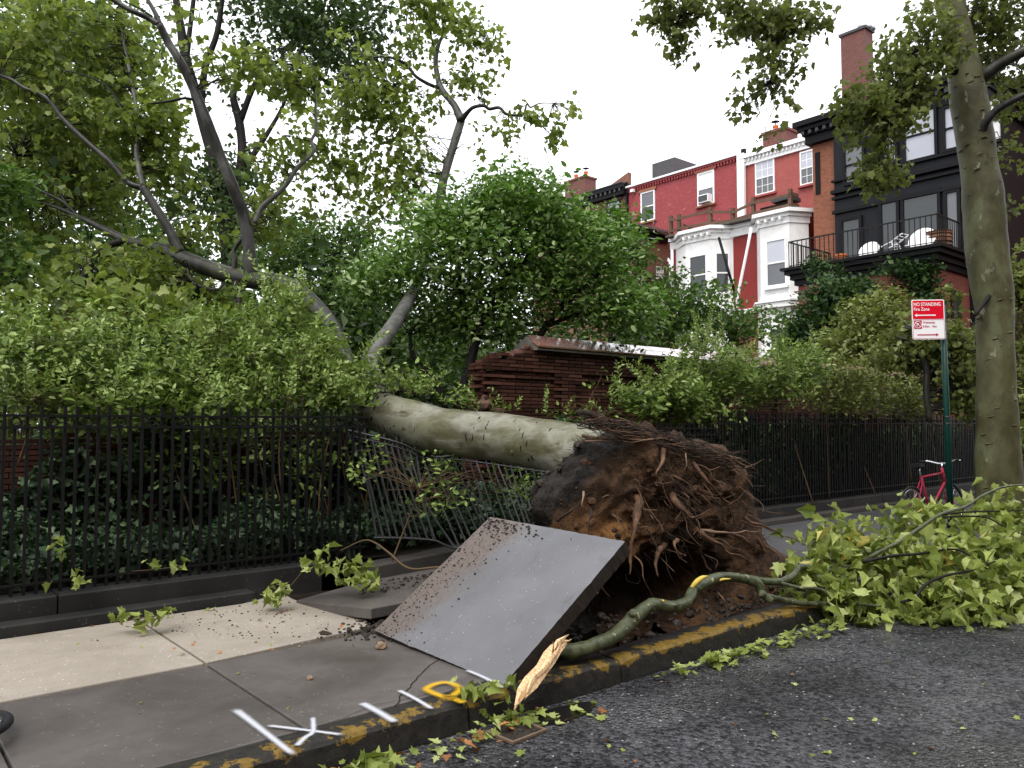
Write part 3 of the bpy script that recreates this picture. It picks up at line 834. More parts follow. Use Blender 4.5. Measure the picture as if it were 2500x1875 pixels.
# ------------------------------------------------------------------ fence plinth
plinth = thing('fence_plinth', 'dark stone plinth of two low steps under the iron fence', 'plinth', SN(0, 6.8, 0))
for a, b in ((-3.0, -1.2), (-1.2, 0.7), (0.7, 2.75)):
    MB().box(a + .004, b - .004, 6.61, 6.80, -0.05, 0.085).build('step_stone', M['step_stone'], plinth, bevel=0.012)
for a, b in ((-3.0, -0.9), (-0.9, 1.3), (1.3, 3.45)):
    MB().box(a + .004, b - .004, 6.775, 7.06, -0.05, 0.225).build('kerb_block', M['step_stone'], plinth, bevel=0.012)
for a, b in ((5.6, 7.6), (7.6, 9.7), (9.7, 12), (12, 14.5), (14.5, 17), (17, 20), (20, 24)):
    MB().box(a + .004, b - .004, 6.775, 7.06, -0.05, 0.225).build('kerb_block', M['step_stone'], plinth, bevel=0.012)
    if a > 7: MB().box(a + .004, b - .004, 6.61, 6.79, -0.05, 0.07).build('step_stone', M['step_pale'], plinth, bevel=0.012)
p0, p1 = on_n(918, 1385, 6.70), on_n(1135, 1345, 6.86)
d = (p1 - p0); d[2] = 0; d /= np.linalg.norm(d); w_ = np.array([-d[1], d[0], 0]) * 0.25
mb = MB(); a, b = p0.copy(), p1 + d * 0.35; a[2] = b[2] = 0.0
mb.hexa([a - ZUP * .06, b - ZUP * .06, b + w_ - ZUP * .06, a + w_ - ZUP * .06, a + ZUP * .15, b + ZUP * .19, b + w_ + ZUP * .19, a + w_ + ZUP * .15])
tag(mb.build('loose_plinth_block', M['step_pale'], bevel=0.015), 'brown plinth block knocked askew beside the tilted slab', 'stone block')

# ------------------------------------------------------------------ iron fence
FN = 6.93
SP = 0.0805
def picket_mesh(h, w=0.021, tip=True):
    mb = MB(); mb.lbox(-w / 2, w / 2, -w / 2, w / 2, 0, h - 0.012)
    mb.lbox(-w / 2 - .002, w / 2 + .002, -w / 2 - .002, w / 2 + .002, h - 0.012, h)
    return mb.mesh('picket', M['iron'])
PK_TALL, PK_SHORT = picket_mesh(1.43), picket_mesh(1.262)
def ring_mesh():
    mb = MB(); P = [(0.031 * math.cos(a), 0, 0.031 * math.sin(a)) for a in np.linspace(0, 2 * math.pi, 17)]
    mb.tube(P, 0.0075, 6, cap=False); return mb.mesh('ring', M['iron'], smooth=True)
RING = ring_mesh()
def fence(name, label, s0, s1, zb, zt_scale=1.0, ph=0, lean=0.0):
    f = thing(name, label, 'fence', SN((s0 + s1) / 2, FN, zb), 'iron fence sections along the garden')
    for z in (1.255, 1.345):
        MB().box(s0, s1, FN - .016, FN + .016, zb + z, zb + z + 0.020).build('rail', M['iron'], f)
    MB().box(s0, s1, FN - .014, FN + .014, zb + 0.09, zb + 0.107).build('rail', M['iron'], f)
    k = 0; s = s0 + 0.03
    while s < s1 - 0.01:
        short = (k + ph) % 3 == 2
        place('picket', PK_SHORT if short else PK_TALL, f, SN(s, FN + random.uniform(-.002, .002), zb), (random.uniform(-.012, .012) + lean, random.uniform(-.006, .006), ANG))
        if short: place('ring', RING, f, SN(s, FN, zb + 1.31), (0, 0, ANG))
        s += SP; k += 1
    return f
fence('iron_fence', 'black iron picket fence standing upright before the privet', -0.3, 3.98, 0.205, ph=1)
fence('iron_fence', 'short dropped run of black iron fence behind the root ball', 6.9, 9.70, 0.075)
fence('iron_fence', 'long black iron fence reaching away behind the signpost', 9.74, 20.6, 0.235)

# the crushed panel under the trunk (traced rails, bars bent between them)
def c6(x, y): return 800 + x / 3.687, 950 + y / 3.687
cr = thing('crushed_fence_panel', 'iron fence panel bent and crushed beneath the fallen trunk', 'fence', SN(4.7, 6.95, 0.1), 'iron fence sections along the garden')
top = catmull([on_n(*c6(*p), n) for p, n in (((180, 372), 6.99), ((330, 405), 7.0), ((500, 446), 7.03), ((660, 492), 7.06), ((760, 540), 7.08), ((850, 590), 7.1), ((1000, 612), 7.12), ((1150, 600), 7.12), ((1500, 640), 7.1), ((2050, 720), 7.0))], 6)
low = catmull([on_n(*c6(*p), n) for p, n in (((185, 420), 6.99), ((330, 452), 7.0), ((500, 493), 7.03), ((660, 538), 7.06), ((760, 582), 7.08), ((850, 622), 7.1), ((1000, 640), 7.12), ((1150, 635), 7.12), ((1500, 680), 7.1), ((2050, 760), 7.0))], 6)
bot = catmull([on_n(*c6(*p), n) for p, n in (((420, 1338), 6.86), ((700, 1342), 6.84), ((950, 1362), 6.82), ((1050, 1402), 6.78), ((1140, 1430), 6.72), ((1240, 1422), 6.70), ((1500, 1380), 6.72), ((2050, 1300), 6.78))], 6)
for P in (top, low, bot):
    mb = MB()
    mb.tube(P, 0.012, 4); mb.build('rail', M['iron_bent_sheen'], cr)
def pxof(P):
    d = P - C0; d = d / d[1]
    c, s_ = math.cos(PITCH), math.sin(PITCH)
    yy = d[1] * c + d[2] * s_; zz = -d[1] * s_ + d[2] * c
    return 1250 + FPX * d[0] / yy, 937.5 - FPX * zz / yy
def at_x(poly, cx):
    X = [pxof(p)[0] for p in poly]; tx = c6(cx, 0)[0]
    k = int(np.argmin(np.abs(np.array(X) - tx)))
    j = min(max(k + (1 if X[k] < tx else -1), 0), len(poly) - 1)
    f = 0 if X[j] == X[k] else (tx - X[k]) / (X[j] - X[k])
    return poly[k] + (poly[j] - poly[k]) * min(max(f, 0), 1)
bars = [(215, 440), (280, 500), (340, 565), (400, 630), (455, 705), (515, 765), (568, 830), (625, 900), (678, 970), (738, 955), (795, 1145), (860, 1190), (925, 1262), (990, 1320), (1060, 1400), (1130, 1470), (1210, 1480), (1280, 1510), (1340, 1560), (1430, 1670), (1480, 1730), (1530, 1780), (1590, 1820), (1650, 1860), (1720, 1910), (1780, 1950), (1850, 2000), (1920, 2030)]
for i, (a, b) in enumerate(bars):
    t0 = at_x(top if i % 3 else low, a); tl = at_x(low, a); b0 = at_x(bot, b)
    up = t0 + np.array([-.01, 0, 0.055]) if i % 3 else tl
    mid = tl + (b0 - tl) * 0.5 + np.array([random.uniform(-.01, .01), 0, 0])
    if i == 10: mid += np.array([-0.10, 0, -0.02])
    if i == 0: mid += np.array([0.03, 0, 0])
    P = catmull([up, tl + (b0 - tl) * .02, mid, b0], 5)
    MB().tube(P, 0.0115, 4).build('picket', M['iron_bent_sheen'], cr)
    if i % 3 == 0 and i < 12:
        r = MB(); c = (tl + at_x(top, a)) / 2
        r.tube([c + U * 0.028 * math.cos(q) + ZUP * 0.024 * math.sin(q) for q in np.linspace(0, 2 * math.pi, 15)], 0.007, 5, cap=False)
        r.build('ring', M['iron_bent_sheen'], cr, smooth=True)

# ------------------------------------------------------------------ brick garden wall
WN, CRS, BL = 8.60, 0.0520, 0.292
wall = thing('garden_wall', 'dark red brick garden wall with broken end and tiled coping', 'wall', SN(10, 8.7, 0))
def brick_mesh(L):
    mb = MB(); h = CRS - 0.012; L = L - 0.020
    mb.lbox(-L / 2, L / 2, 0, 0.12, 0, h); return mb.mesh('brick', M['wall_brick'])
BM = [brick_mesh(BL), brick_mesh(BL * 0.5)]
def wall_top(s):
    if s < 5.6: return 1.42 + 0.06 * mnoise.noise(Vector((s * 1.3, 0, 0)))
    if s < 6.72: return 0.9 + 0.25 * max(0, (s - 6.2)) + 0.08 * mnoise.noise(Vector((s * 3, 0, 0)))
    return float(np.interp(s, [6.72, 6.8, 6.95, 7.2, 7.45, 7.6], [2.0, 2.28, 2.36, 2.47, 2.53, 2.62]))
def inset(s, z, row):
    pan = (6.93 < s < 8.10) or (8.56 < s < 10.0) or (10.4 < s < 12) or (12.4 < s < 14)
    if pan and 2.06 <= z < 2.22: return 0.055 if row % 2 else 0.018
    if pan and z < 2.06: return 0.03
    if 5.6 < s < 6.85: return 0.06
    return 0.0
cand = []
for row in range(1, 48):
    z = 0.17 + row * CRS; s = 0.2 + (row % 2) * BL / 2
    while s < 21.5:
        if z + CRS < wall_top(s): cand.append((s, z, row))
        s += BL
# the 300 that show largest: those in the clear between the trunk and the shrub
near = [c for c in cand if 6.7 < c[0] < 10.2 and c[1] > 1.12]
near.sort(key=lambda c: (c[0] - 6.7) * 0.35 - c[1])
near = near[:300]; ns_ = set(near)
for s, z, row in near:
    j = random.uniform(-.003, .003)
    place('brick', BM[0], wall, SN(s, WN + inset(s, z, row) + j, z), (0, 0, ANG))
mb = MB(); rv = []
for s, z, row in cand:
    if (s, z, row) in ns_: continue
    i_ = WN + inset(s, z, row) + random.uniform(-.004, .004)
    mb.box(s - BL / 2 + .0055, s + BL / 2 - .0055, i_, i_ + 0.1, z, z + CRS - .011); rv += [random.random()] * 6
o = mb.build('bricks', M['wall_brick_shaded'], wall); o['kind'] = 'stuff'
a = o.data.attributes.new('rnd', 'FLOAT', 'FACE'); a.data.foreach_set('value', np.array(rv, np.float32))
mb = MB()
for a, b, z1 in ((6.85, 7.2, 2.22), (7.2, 7.6, 2.44), (7.6, 21.5, 2.585)):
    mb.box(a, b, WN + 0.066, WN + 0.33, 0.1, z1)
mb.box(0.0, 5.5, WN + 0.012, WN + 0.33, 0.1, 1.30)
mb.box(5.5, 6.85, WN + 0.07, WN + 0.33, 0.1, 0.8)
mb.build('mortar_core', M['mortar'], wall)
# torn end: broken brick ends toothing out
for i in range(34):
    z = 0.85 + i * CRS
    s = 6.72 + 0.08 * mnoise.noise(Vector((i * 0.9, 1, 0))) - 0.12 * max(0, 1.9 - z)
    if z > 2.3: s += (z - 2.3) * 2.2
    if z > 2.5: break
    for n in (WN + 0.05, WN + 0.20):
        l = random.uniform(0.08, 0.26); q = random.uniform(-.015, .015)
        place('brick', BM[1], wall, SN(s + l / 2 + q, n, z), (random.uniform(-.03, .03), random.uniform(-.02, .02), ANG + random.uniform(-.1, .1)), (l / (BL * .5), 1, 1))
# lumps of rubble and mortar along the torn end
def lump(c, r, seed, squash=0.7, sub=2):
    import bmesh
    bm = bmesh.new(); bmesh.ops.create_icosphere(bm, subdivisions=sub, radius=1.0)
    vs = []
    for v in bm.verts:
        k = 1 + 0.45 * mnoise.noise(v.co * 1.3 + Vector((seed, 0, 0))) + 0.22 * mnoise.noise(v.co * 3.1 + Vector((0, seed, 0)))
        vs.append(np.array([v.co.x * k * r, v.co.y * k * r, v.co.z * k * r * squash]) + c)
    fs = [[v.index for v in f.verts] for f in bm.faces]
    bm.free(); return vs, fs
for i, (px, py, r) in enumerate(((1178, 985, 0.17), (1192, 955, 0.11), (1262, 864, 0.10), (1240, 868, 0.08), (1287, 852, 0.09), (1215, 890, 0.07), (1200, 1010, 0.15))):
    mb = MB(); mb.add(*lump(on_n(px, py, WN + 0.12), r, i * 5.1)); mb.build('mortar_lump', M['rubble'], wall)
# coping: stone saddle with two rows of glazed tiles on the street side
ZE, ZR = 2.60, 2.775
NE, NR = WN - 0.13, WN + 0.17
mb = MB()
mb.prism([SN(7.66, NE + .03, ZE - .04), SN(7.66, NR + .27, ZE - .04), SN(7.66, NR + .27, ZE + .02), SN(7.66, NR, ZR - .01), SN(7.66, NE + .03, ZE)], U * 13.9)
mb.build('coping', M['coping_stone'], wall)
def tile_mesh(L):
    mb = MB(); dn, dz = (NR - NE) / 2, (ZR - ZE) / 2
    y, z = dn - .004, (dn - .004) * dz / dn
    mb.hexa([(-L / 2, 0, 0), (L / 2, 0, 0), (L / 2, y, z), (-L / 2, y, z), (-L / 2, -.006, .022), (L / 2, -.006, .022), (L / 2, y - .006, z + .022), (-L / 2, y - .006, z + .022)])
    return mb.mesh('coping_tile', M['coping_tile'])
TL = 0.33; TM = tile_mesh(TL - 0.008)
for i in range(42):
    for r in range(2):
        s = 7.64 + TL * (i + 0.5) + (0.06 if r else 0)
        place('coping_tile', TM, wall, SN(s, NE + r * (NR - NE) / 2, ZE + r * (ZR - ZE) / 2 + random.uniform(0, .004)), (random.uniform(-.01, .01), random.uniform(-.008, .008), ANG))

# ------------------------------------------------------------------ root ball
tree = thing('fallen_plane_tree', 'huge uprooted plane tree lying across the iron fence', 'tree', SN(5.1, 4.6, 0))
outl = [(1312, 1262), (1318, 1215), (1332, 1180), (1355, 1142), (1400, 1085), (1422, 1045), (1450, 1024), (1530, 1040), (1600, 1064), (1680, 1088), (1770, 1118), (1825, 1152), (1815, 1190), (1842, 1250), (1858, 1305), (1885, 1340), (1945, 1390), (1935, 1430), (1880, 1460), (1780, 1500), (1600, 1550), (1450, 1545), (1350, 1480), (1300, 1380)]
RN = 4.55
O2 = np.array([[sn(on_n(x, y, RN))[0], sn(on_n(x, y, RN))[2]] for x, y in outl])
ctr = np.array([sn(on_n(1590, 1255, RN))[0], sn(on_n(1590, 1255, RN))[2]])
angs = np.arctan2(O2[:, 1] - ctr[1], O2[:, 0] - ctr[0]); rads = np.linalg.norm(O2 - ctr, axis=1)
od = np.argsort(angs); angs, rads = angs[od], rads[od]
A3 = np.concatenate([angs - 2 * math.pi, angs, angs + 2 * math.pi]); R3 = np.tile(rads, 3)
NA, NR_ = 260, 56
vs, fs, tp, tn = [], [], [], []
def soil_disp(p, amp=1.0):
    v = Vector(p)
    q = mnoise.fractal(v * 1.8, 0.9, 2.1, 4) * 0.13
    r = (1 - abs(mnoise.noise(v * 4.3))) ** 2 * 0.07
    st = mnoise.noise(Vector((p[0] * 6, p[1] * 6, p[2] * 2.2))) * 0.05
    dv = mnoise.voronoi(v * 3.4 + Vector((mnoise.noise(v * 2), 0, mnoise.noise(v * 2 + Vector((5, 5, 5))))))[0]
    q += 0.075 * min(1.0, (dv[1] - dv[0]) * 1.8) - 0.05
    f = mnoise.noise(v * 11) * 0.030 + mnoise.noise(v * 22) * 0.018 + mnoise.noise(v * 40) * 0.009
    return (q + r + st + f - 0.03) * amp * 1.3
def ball(side):
    base = len(vs)
    for k in range(NR_ + 1):
        rho = k / NR_
        for i in range(NA):
            th = -math.pi + 2 * math.pi * i / NA
            R = np.interp(th, A3, R3) * .955
            s = ctr[0] + rho * R * math.cos(th); z = ctr[1] + rho * R * math.sin(th)
            dome = (1 - rho ** 2.6) ** 0.5 if rho < 1 else 0.0
            if side < 0:
                n = RN - 0.30 * dome - 0.28 * dome * max(0, z - ctr[1] - 0.05)      # street side, top curls over
                cave = math.exp(-((s - 5.25) ** 2 / 0.55 + (z - 0.04) ** 2 / 0.075))
                n += 0.88 * cave
                low = max(0, 0.25 - z) * 0.5; n -= low * (1 - cave)
            else:
                n = RN + 0.50 * dome * (0.8 + 0.2 * math.cos(th * 2)) + 0.25 * dome * max(0, .3 - z)
            p = SN(s, n, z)
            d = soil_disp(p)
            out = np.array([0, 0, 0.0]) + side * NV * (1 - rho) + (U * math.cos(th) + ZUP * math.sin(th)) * rho * 0.7
            q = p + out * d
            vs.append(q)
            # dark top soil: the outer skin of the plate (old ground surface, on the trunk side) and the top left
            ax = (s - ctr[0]); az = (z - ctr[1])
            t = 0.15
            if side > 0: t += 0.5 * (1 - rho * 0.3)
            t += 0.75 * max(0, -ax * 0.75 + az * 0.75 - 0.62) + 0.5 * max(0, rho - 0.86) * 4 + 0.35 * max(0, az - 0.5)
            t -= 0.6 * math.exp(-((ax + 0.95) ** 2 / 0.08 + (az + 0.03) ** 2 / 0.03))
            tp.append(min(1, max(0, t))); tn.append(min(1, 1.3 * math.exp(-((ax + 0.85) ** 2 / 0.16 + (az + 0.16) ** 2 / 0.045))) if side < 0 else 0.0)
    for k in range(NR_):
        for i in range(NA):
            j = (i + 1) % NA
            a, b, c, d = base + k * NA + i, base + k * NA + j, base + (k + 1) * NA + j, base + (k + 1) * NA + i
            fs.append((a, d, c, b) if side < 0 else (a, b, c, d))
ball(-1); ball(1)
mb = MB(); mb.add(vs, fs)
rb = mb.build('root_ball', M['root_soil'], tree, smooth=True)
rb['label'] = 'torn root ball of brown and black soil'
float_attr(rb.data, 'top', tp); float_attr(rb.data, 'tan', tn)

# roots: traced main ones, then many small ones from the torn face
def c7(x, y): return 1250 + x / 2.947, 1000 + y / 2.947
def root(path, ns, r0, r1, mat='root_bark', k=7, seg=7, wob=0.030):
    P = np.array([on_n(*c7(*p), n) for p, n in zip(path, ns)])
    P = catmull(P, k)
    P = P + np.array([[mnoise.noise(Vector(p * 7)), mnoise.noise(Vector(p * 7 + 9)), mnoise.noise(Vector(p * 7 + 17))] for p in P]) * wob
    rr_ = np.linspace(r0 * .85, r1 * .3, len(P)) * (1 + .25 * np.sin(np.linspace(0, 9, len(P))))
    mb = MB(); mb.tube(P, rr_, seg, rough=0.4, fs=16)
    return mb.build('root', M[mat], tree, smooth=True)
root([(485, 15), (600, 60), (720, 95), (900, 150), (1040, 200), (1300, 265), (1520, 335), (1770, 470)], [4.55, 4.5, 4.4, 4.3, 4.25, 4.25, 4.2, 4.15], 0.032, 0.006, 'root_dark')
root([(505, 185), (620, 200), (760, 212), (930, 225), (1080, 190)], [4.45, 4.35, 4.25, 4.2, 4.2], 0.016, 0.020)
root([(515, 230), (640, 215), (850, 240), (1020, 215)], [4.42, 4.32, 4.22, 4.15], 0.006, 0.012, 'root_pale')
root([(470, 240), (560, 215), (720, 190), (960, 200)], [4.42, 4.32, 4.24, 4.2], 0.004, 0.010, 'root_bark')
root([(1085, 280), (1075, 390), (1030, 465), (1048, 535)], [4.2, 4.1, 4.05, 4.08], 0.024, 0.006, 'root_bark')
root([(1255, 330), (1268, 390), (1235, 430)], [4.16, 4.1, 4.12], 0.007, 0.003, 'root_pale')
root([(1300, 375), (1370, 470), (1440, 570), (1530, 655), (1600, 700)], [4.2, 4.1, 4.06, 4.1, 4.2], 0.020, 0.012)
root([(1160, 470), (1230, 520), (1320, 578)], [4.2, 4.08, 4.03], 0.014, 0.005)
root([(905, 620), (900, 760), (885, 880), (862, 1050), (845, 1190)], [4.25, 4.12, 4.05, 4.05, 4.05], 0.040, 0.016)
root([(1140, 620), (1190, 690), (1240, 735), (1290, 775), (1420, 720)], [4.2, 4.1, 4.05, 4.02, 3.98], 0.034, 0.006, 'root_bark')
root([(1280, 780), (1340, 775), (1385, 745)], [4.05, 4.0, 3.98], 0.012, 0.004, 'root_bark')
root([(1320, 860), (1430, 930), (1530, 1010), (1650, 1065), (1705, 1120)], [4.1, 4.0, 3.95, 3.92, 3.95], 0.022, 0.008)
root([(1330, 870), (1450, 870), (1600, 892), (1700, 865), (1790, 872)], [4.1, 4.0, 3.96, 3.95, 3.96], 0.016, 0.004, 'root_pale')
root([(1420, 920), (1540, 970), (1640, 1010), (1660, 1030)], [4.05, 3.96, 3.93, 3.93], 0.010, 0.004)
root([(1660, 770), (1780, 830), (1900, 880), (2020, 935), (2140, 990)], [4.35, 4.25, 4.2, 4.18, 4.15], 0.020, 0.007, 'root_bark')
root([(1640, 800), (1800, 850), (1900, 900)], [4.3, 4.2, 4.16], 0.010, 0.004)
root([(1480, 320), (1600, 410), (1650, 465), (1692, 525)], [4.25, 4.15, 4.12, 4.1], 0.014, 0.004, 'root_bark')
root([(1500, 325), (1640, 385), (1740, 420), (1775, 480)], [4.25, 4.14, 4.1, 4.1], 0.014, 0.004)
root([(1540, 345), (1660, 360), (1755, 415)], [4.22, 4.14, 4.12], 0.011, 0.003, 'root_pale')
root([(890, 1060), (930, 1150), (965, 1240), (1015, 1355)], [4.05, 3.95, 3.9, 3.9], 0.009, 0.004, 'root_bark')
root([(1090, 960), (1050, 1060), (1030, 1150), (1045, 1200)], [4.25, 4.15, 4.1, 4.08], 0.030, 0.010)
root([(1180, 930), (1170, 990), (1205, 1050)], [4.1, 4.02, 4.0], 0.022, 0.005, 'root_bark')
root([(520, 590), (515, 660), (512, 700)], [4.2, 4.14, 4.14], 0.010, 0.004, 'root_pale')
root([(700, 610), (670, 650), (690, 665)], [4.15, 4.1, 4.1], 0.008, 0.003, 'root_bark')
root([(730, 760), (760, 800), (775, 830)], [4.15, 4.08, 4.06], 0.012, 0.004, 'root_bark')
root([(560, 720), (550, 800), (545, 890)], [4.2, 4.12, 4.1], 0.016, 0.006, 'root_dark')
root([(330, 810), (420, 740), (500, 660), (560, 600)], [4.3, 4.22, 4.2, 4.2], 0.012, 0.010, 'root_dark')
root([(620, 1265), (650, 1320), (690, 1360)], [3.85, 3.82, 3.8], 0.007, 0.003, 'root_pale')
root([(1470, 1310), (1540, 1380), (1620, 1440)], [3.95, 3.85, 3.8], 0.008, 0.004, 'root_bark')
rr = random.Random(5)
FV = np.array(vs[:NA * (NR_ + 1)]).reshape(NR_ + 1, NA, 3)
for i in range(110):
    k = rr.randint(8, NR_ - 3); j = rr.randrange(NA)
    p = FV[k, j]; out = -NV * rr.uniform(.4, 1) + (p - SN(ctr[0], RN, ctr[1])) * rr.uniform(.2, .9) + np.array([rr.uniform(-.4, .4), 0, rr.uniform(-.8, .25)])
    out /= np.linalg.norm(out); L = rr.uniform(.10, .34)
    q = [p - out * .05, p + out * L * .4 + np.array([rr.uniform(-.03, .03), 0, -.02]), p + out * L * .75 + np.array([rr.uniform(-.05, .05), 0, -.05]), p + out * L + np.array([rr.uniform(-.06, .06), 0, rr.uniform(-.12, -.02)])]
    mb = MB(); r0 = rr.uniform(.002, .007); mb.tube(catmull(q, 4), np.linspace(r0, .002, 13), 5, rough=.2, fs=20)
    mb.build('root', M[rr.choice(['root_bark', 'root_dark', 'root_pale', 'root_dark'])], tree, smooth=True)
mb = MB()
for i in range(800):
    if i < 300: k, j = rr.randint(NR_ - 9, NR_), rr.randrange(NA)
    else: k, j = rr.randint(4, NR_), rr.randrange(NA)
    p = FV[k, j]
    out = -NV * rr.uniform(.1, .6) + (p - SN(ctr[0], RN, ctr[1])) * rr.uniform(.3, 1.2) + np.array([rr.uniform(-.5, .5), rr.uniform(-.3, .3), rr.uniform(-.5, .35)])
    out /= np.linalg.norm(out); L = rr.uniform(.04, .15)
    mb.tube([p - out * .02, p + out * L * .5 + np.array([0, 0, -.008]), p + out * L + np.array([rr.uniform(-.03, .03), 0, rr.uniform(-.05, .02)])], [.0024, .0018, .0008], 3, cap=False)
mb.build('root_hairs', M['root_dark'], tree)['kind'] = 'stuff'
# matted roots streaming over the crest and along the right flank
mb = MB(); mp = MB()
for i in range(350):
    if i < 300:
        x0 = rr.uniform(440, 1500); y0 = np.interp(x0, [440, 700, 1000, 1500], [60, 95, 190, 330]) + rr.gauss(15, 30)
        n0_ = 4.42 - .0001 * x0 + rr.uniform(-.12, .05); L = rr.uniform(90, 330); sl_ = rr.gauss(.27, .12)
    else:
        x0 = rr.uniform(700, 1750); y0 = rr.uniform(420, 950); n0_ = 4.12 + rr.uniform(-.05, .12); L = rr.uniform(60, 200); sl_ = rr.gauss(.6, .9)
    P = [on_n(*c7(x0 + L * q, y0 + L * q * sl_ + 22 * math.sin(q * 3 + i)), n0_ - .05 * q) for q in np.linspace(0, 1, 6)]
    P = np.array(P) + np.array([[rr.gauss(0, .008) for _ in range(3)] for _ in P])
    (mb if rr.random() < .6 else mp).tube(P, np.linspace(rr.uniform(.002, .006), .0012, 6), 4, cap=False)
mb.build('root_mat', M['root_dark'], tree)['kind'] = 'stuff'
mp.build('root_mat', M['root_bark'], tree)['kind'] = 'stuff'

# clods clinging to the torn face and to the old ground surface
mb = MB(); mo = MB()
BV = np.array(vs[NA * (NR_ + 1):]).reshape(NR_ + 1, NA, 3)
for i in range(640):
    A_ = FV if i < 190 else BV
    i = i if i < 190 else i + 260
    k, j = rr.randint(10 if i < 450 else 26, NR_ - 1), (rr.randrange(NA) if i < 450 or i % 3 == 0 else rr.choice([rr.randrange(int(NA * .82), NA), rr.randrange(0, int(NA * .1))]))
    p = A_[k, j]
    (mb if i < 450 else mo).add(*lump(p, min(.06, abs(rr.gauss(.010, .016)) + .006), i * 1.37, .8, 1))
mb.build('soil_clods', M['root_soil'], tree)['kind'] = 'stuff'
mo.build('topsoil_clods', M['mud'], tree)['kind'] = 'stuff'

mb = MB()
for i in range(900):
    k, j = rr.randint(24, NR_), rr.choice([rr.randrange(int(NA * .62), NA), rr.randrange(0, int(NA * .12))])
    p = BV[k, j]; out = NV * rr.uniform(.0, .5) + (p - SN(ctr[0], RN, ctr[1])) * .9 + np.array([rr.gauss(0, .4), rr.gauss(0, .4), rr.gauss(0, .4)])
    out /= np.linalg.norm(out); L = rr.uniform(.03, .13)
    mb.tube([p - out * .02, p + out * L * .5, p + out * L + np.array([rr.uniform(-.03, .03), rr.uniform(-.03, .03), rr.uniform(-.05, .02)])], [.003, .002, .0008], 3, cap=False)
mb.build('topsoil_fibres', M['root_dark'], tree)['kind'] = 'stuff'

# ------------------------------------------------------------------ fallen plane tree: trunk, limbs, crown
def tube_part(name, pix, mat, parent, seg=14, k=7, rough=0.08, fs=2.5, label=None):
    P, R = limb(pix, k)
    mb = MB(); mb.tube(P, R, seg, rough=rough, fs=fs, seed=random.uniform(0, 50))
    o = mb.build(name, mat, parent, smooth=True)
    if label: o['label'] = label
    return P
trunk_P = tube_part('trunk', [(1520, 1170, 6.85, 84), (1430, 1112, 7.15, 72), (1350, 1090, 7.45, 63), (1220, 1068, 7.95, 59), (1071, 1052, 8.45, 57), (985, 1026, 8.75, 53), (915, 998, 9.05, 47), (880, 975, 9.3, 34)], M['bark_trunk'], tree, 40, 10, 0.09, 2.6)
# swellings, knots and scars on the trunk
def knob(c, r, mat, parent, squash=0.5, seed=0, name='knot'):
    mb = MB(); mb.add(*lump(c, r, seed, squash, 3)); return mb.build(name, mat, parent, smooth=True)
knob(on_y(1262, 1096, 7.60), 0.075, M['bark_trunk'], tree, 1.0, 3)
knob(on_y(1385, 1095, 7.05), 0.028, M['bark_trunk'], tree, 1.0, 8)
mb = MB()
for i in range(130):
    k = random.randint(8, len(trunk_P) - 12); c = trunk_P[k]; tdir = trunk_P[k + 1] - trunk_P[k]; tdir /= np.linalg.norm(tdir)
    v = C0 - c; v /= np.linalg.norm(v); v -= tdir * (v @ tdir); v /= np.linalg.norm(v); w = np.cross(tdir, v)
    a0 = random.uniform(-1.1, 1.0); L = random.uniform(.1, .45); r = 0.235
    P = []
    for q in np.linspace(a0, a0 + L, 5):
        x = c + (v * math.cos(q) + w * math.sin(q)) * r * (0.985) + tdir * random.uniform(-.01, .01); P.append(x)
    mb.tube(P, [.002, .007, .009, .006, .002], 5, cap=False)
mb.build('bark_scars', M['bark_dark'], tree)['kind'] = 'stuff'

limbs = []
def fl(pix, mat='bark_limb', seg=12, rough=0.08, name='limb'):
    pix = [q[:3] + (q[3] * .80,) for q in pix]
    P = tube_part(name, pix, M[mat], tree, seg, 6, rough, 3.0); limbs.append(P); return P
# upright pale limb
fl([(925, 985, 9.15, 34), (910, 930, 9.25, 29), (905, 872, 9.4, 27), (953, 804, 10.2, 23), (991, 744, 11.2, 20), (1016, 697, 12.2, 18), (1045, 600, 13.2, 16), (1067, 523, 13.6, 15), (1080, 450, 13.6, 13.5), (1092, 405, 13.6, 13), (1111, 342, 13.6, 13), (1126, 294, 13.6, 13)], 'bark_pale', 16)
fl([(1126, 294, 13.55, 14), (1108, 255, 13.60, 11), (1077, 217, 13.65, 10), (1066, 175, 13.75, 8.5), (1064, 142, 13.75, 7.5), (1072, 105, 13.75, 6), (1084, 80, 13.75, 5), (1080, 47, 13.85, 3.5), (1078, -10, 13.85, 2)], 'bark_pale', 10)
fl([(1126, 294, 13.55, 10), (1140, 276, 13.45, 7), (1156, 262, 13.35, 6), (1181, 258, 13.35, 5.5), (1195, 266, 13.35, 5.2), (1219, 263, 13.25, 5), (1238, 279, 13.25, 4.8), (1276, 280, 13.25, 4), (1286, 254, 13.25, 3), (1296, 262, 13.25, 2.8), (1320, 252, 13.25, 2), (1368, 253, 13.25, 1.2)], 'bark_limb', 8)
fl([(1077, 217, 13.65, 6), (1048, 206, 13.55, 5.5), (1016, 187, 13.45, 5), (994, 161, 13.45, 5), (963, 143, 13.35, 4.5), (930, 138, 13.35, 4), (896, 142, 13.25, 3.5), (880, 125, 13.25, 2.5), (862, 120, 13.25, 1.5)], 'bark_limb', 8)
fl([(918, 145, 13.35, 3), (934, 174, 13.35, 2.6), (953, 203, 13.35, 2), (990, 205, 13.35, 1.6), (1030, 212, 13.35, 1.2)], 'bark_dark', 6)
fl([(896, 142, 13.25, 3), (888, 165, 13.25, 2.5), (872, 188, 13.25, 1.5)], 'bark_dark', 6)
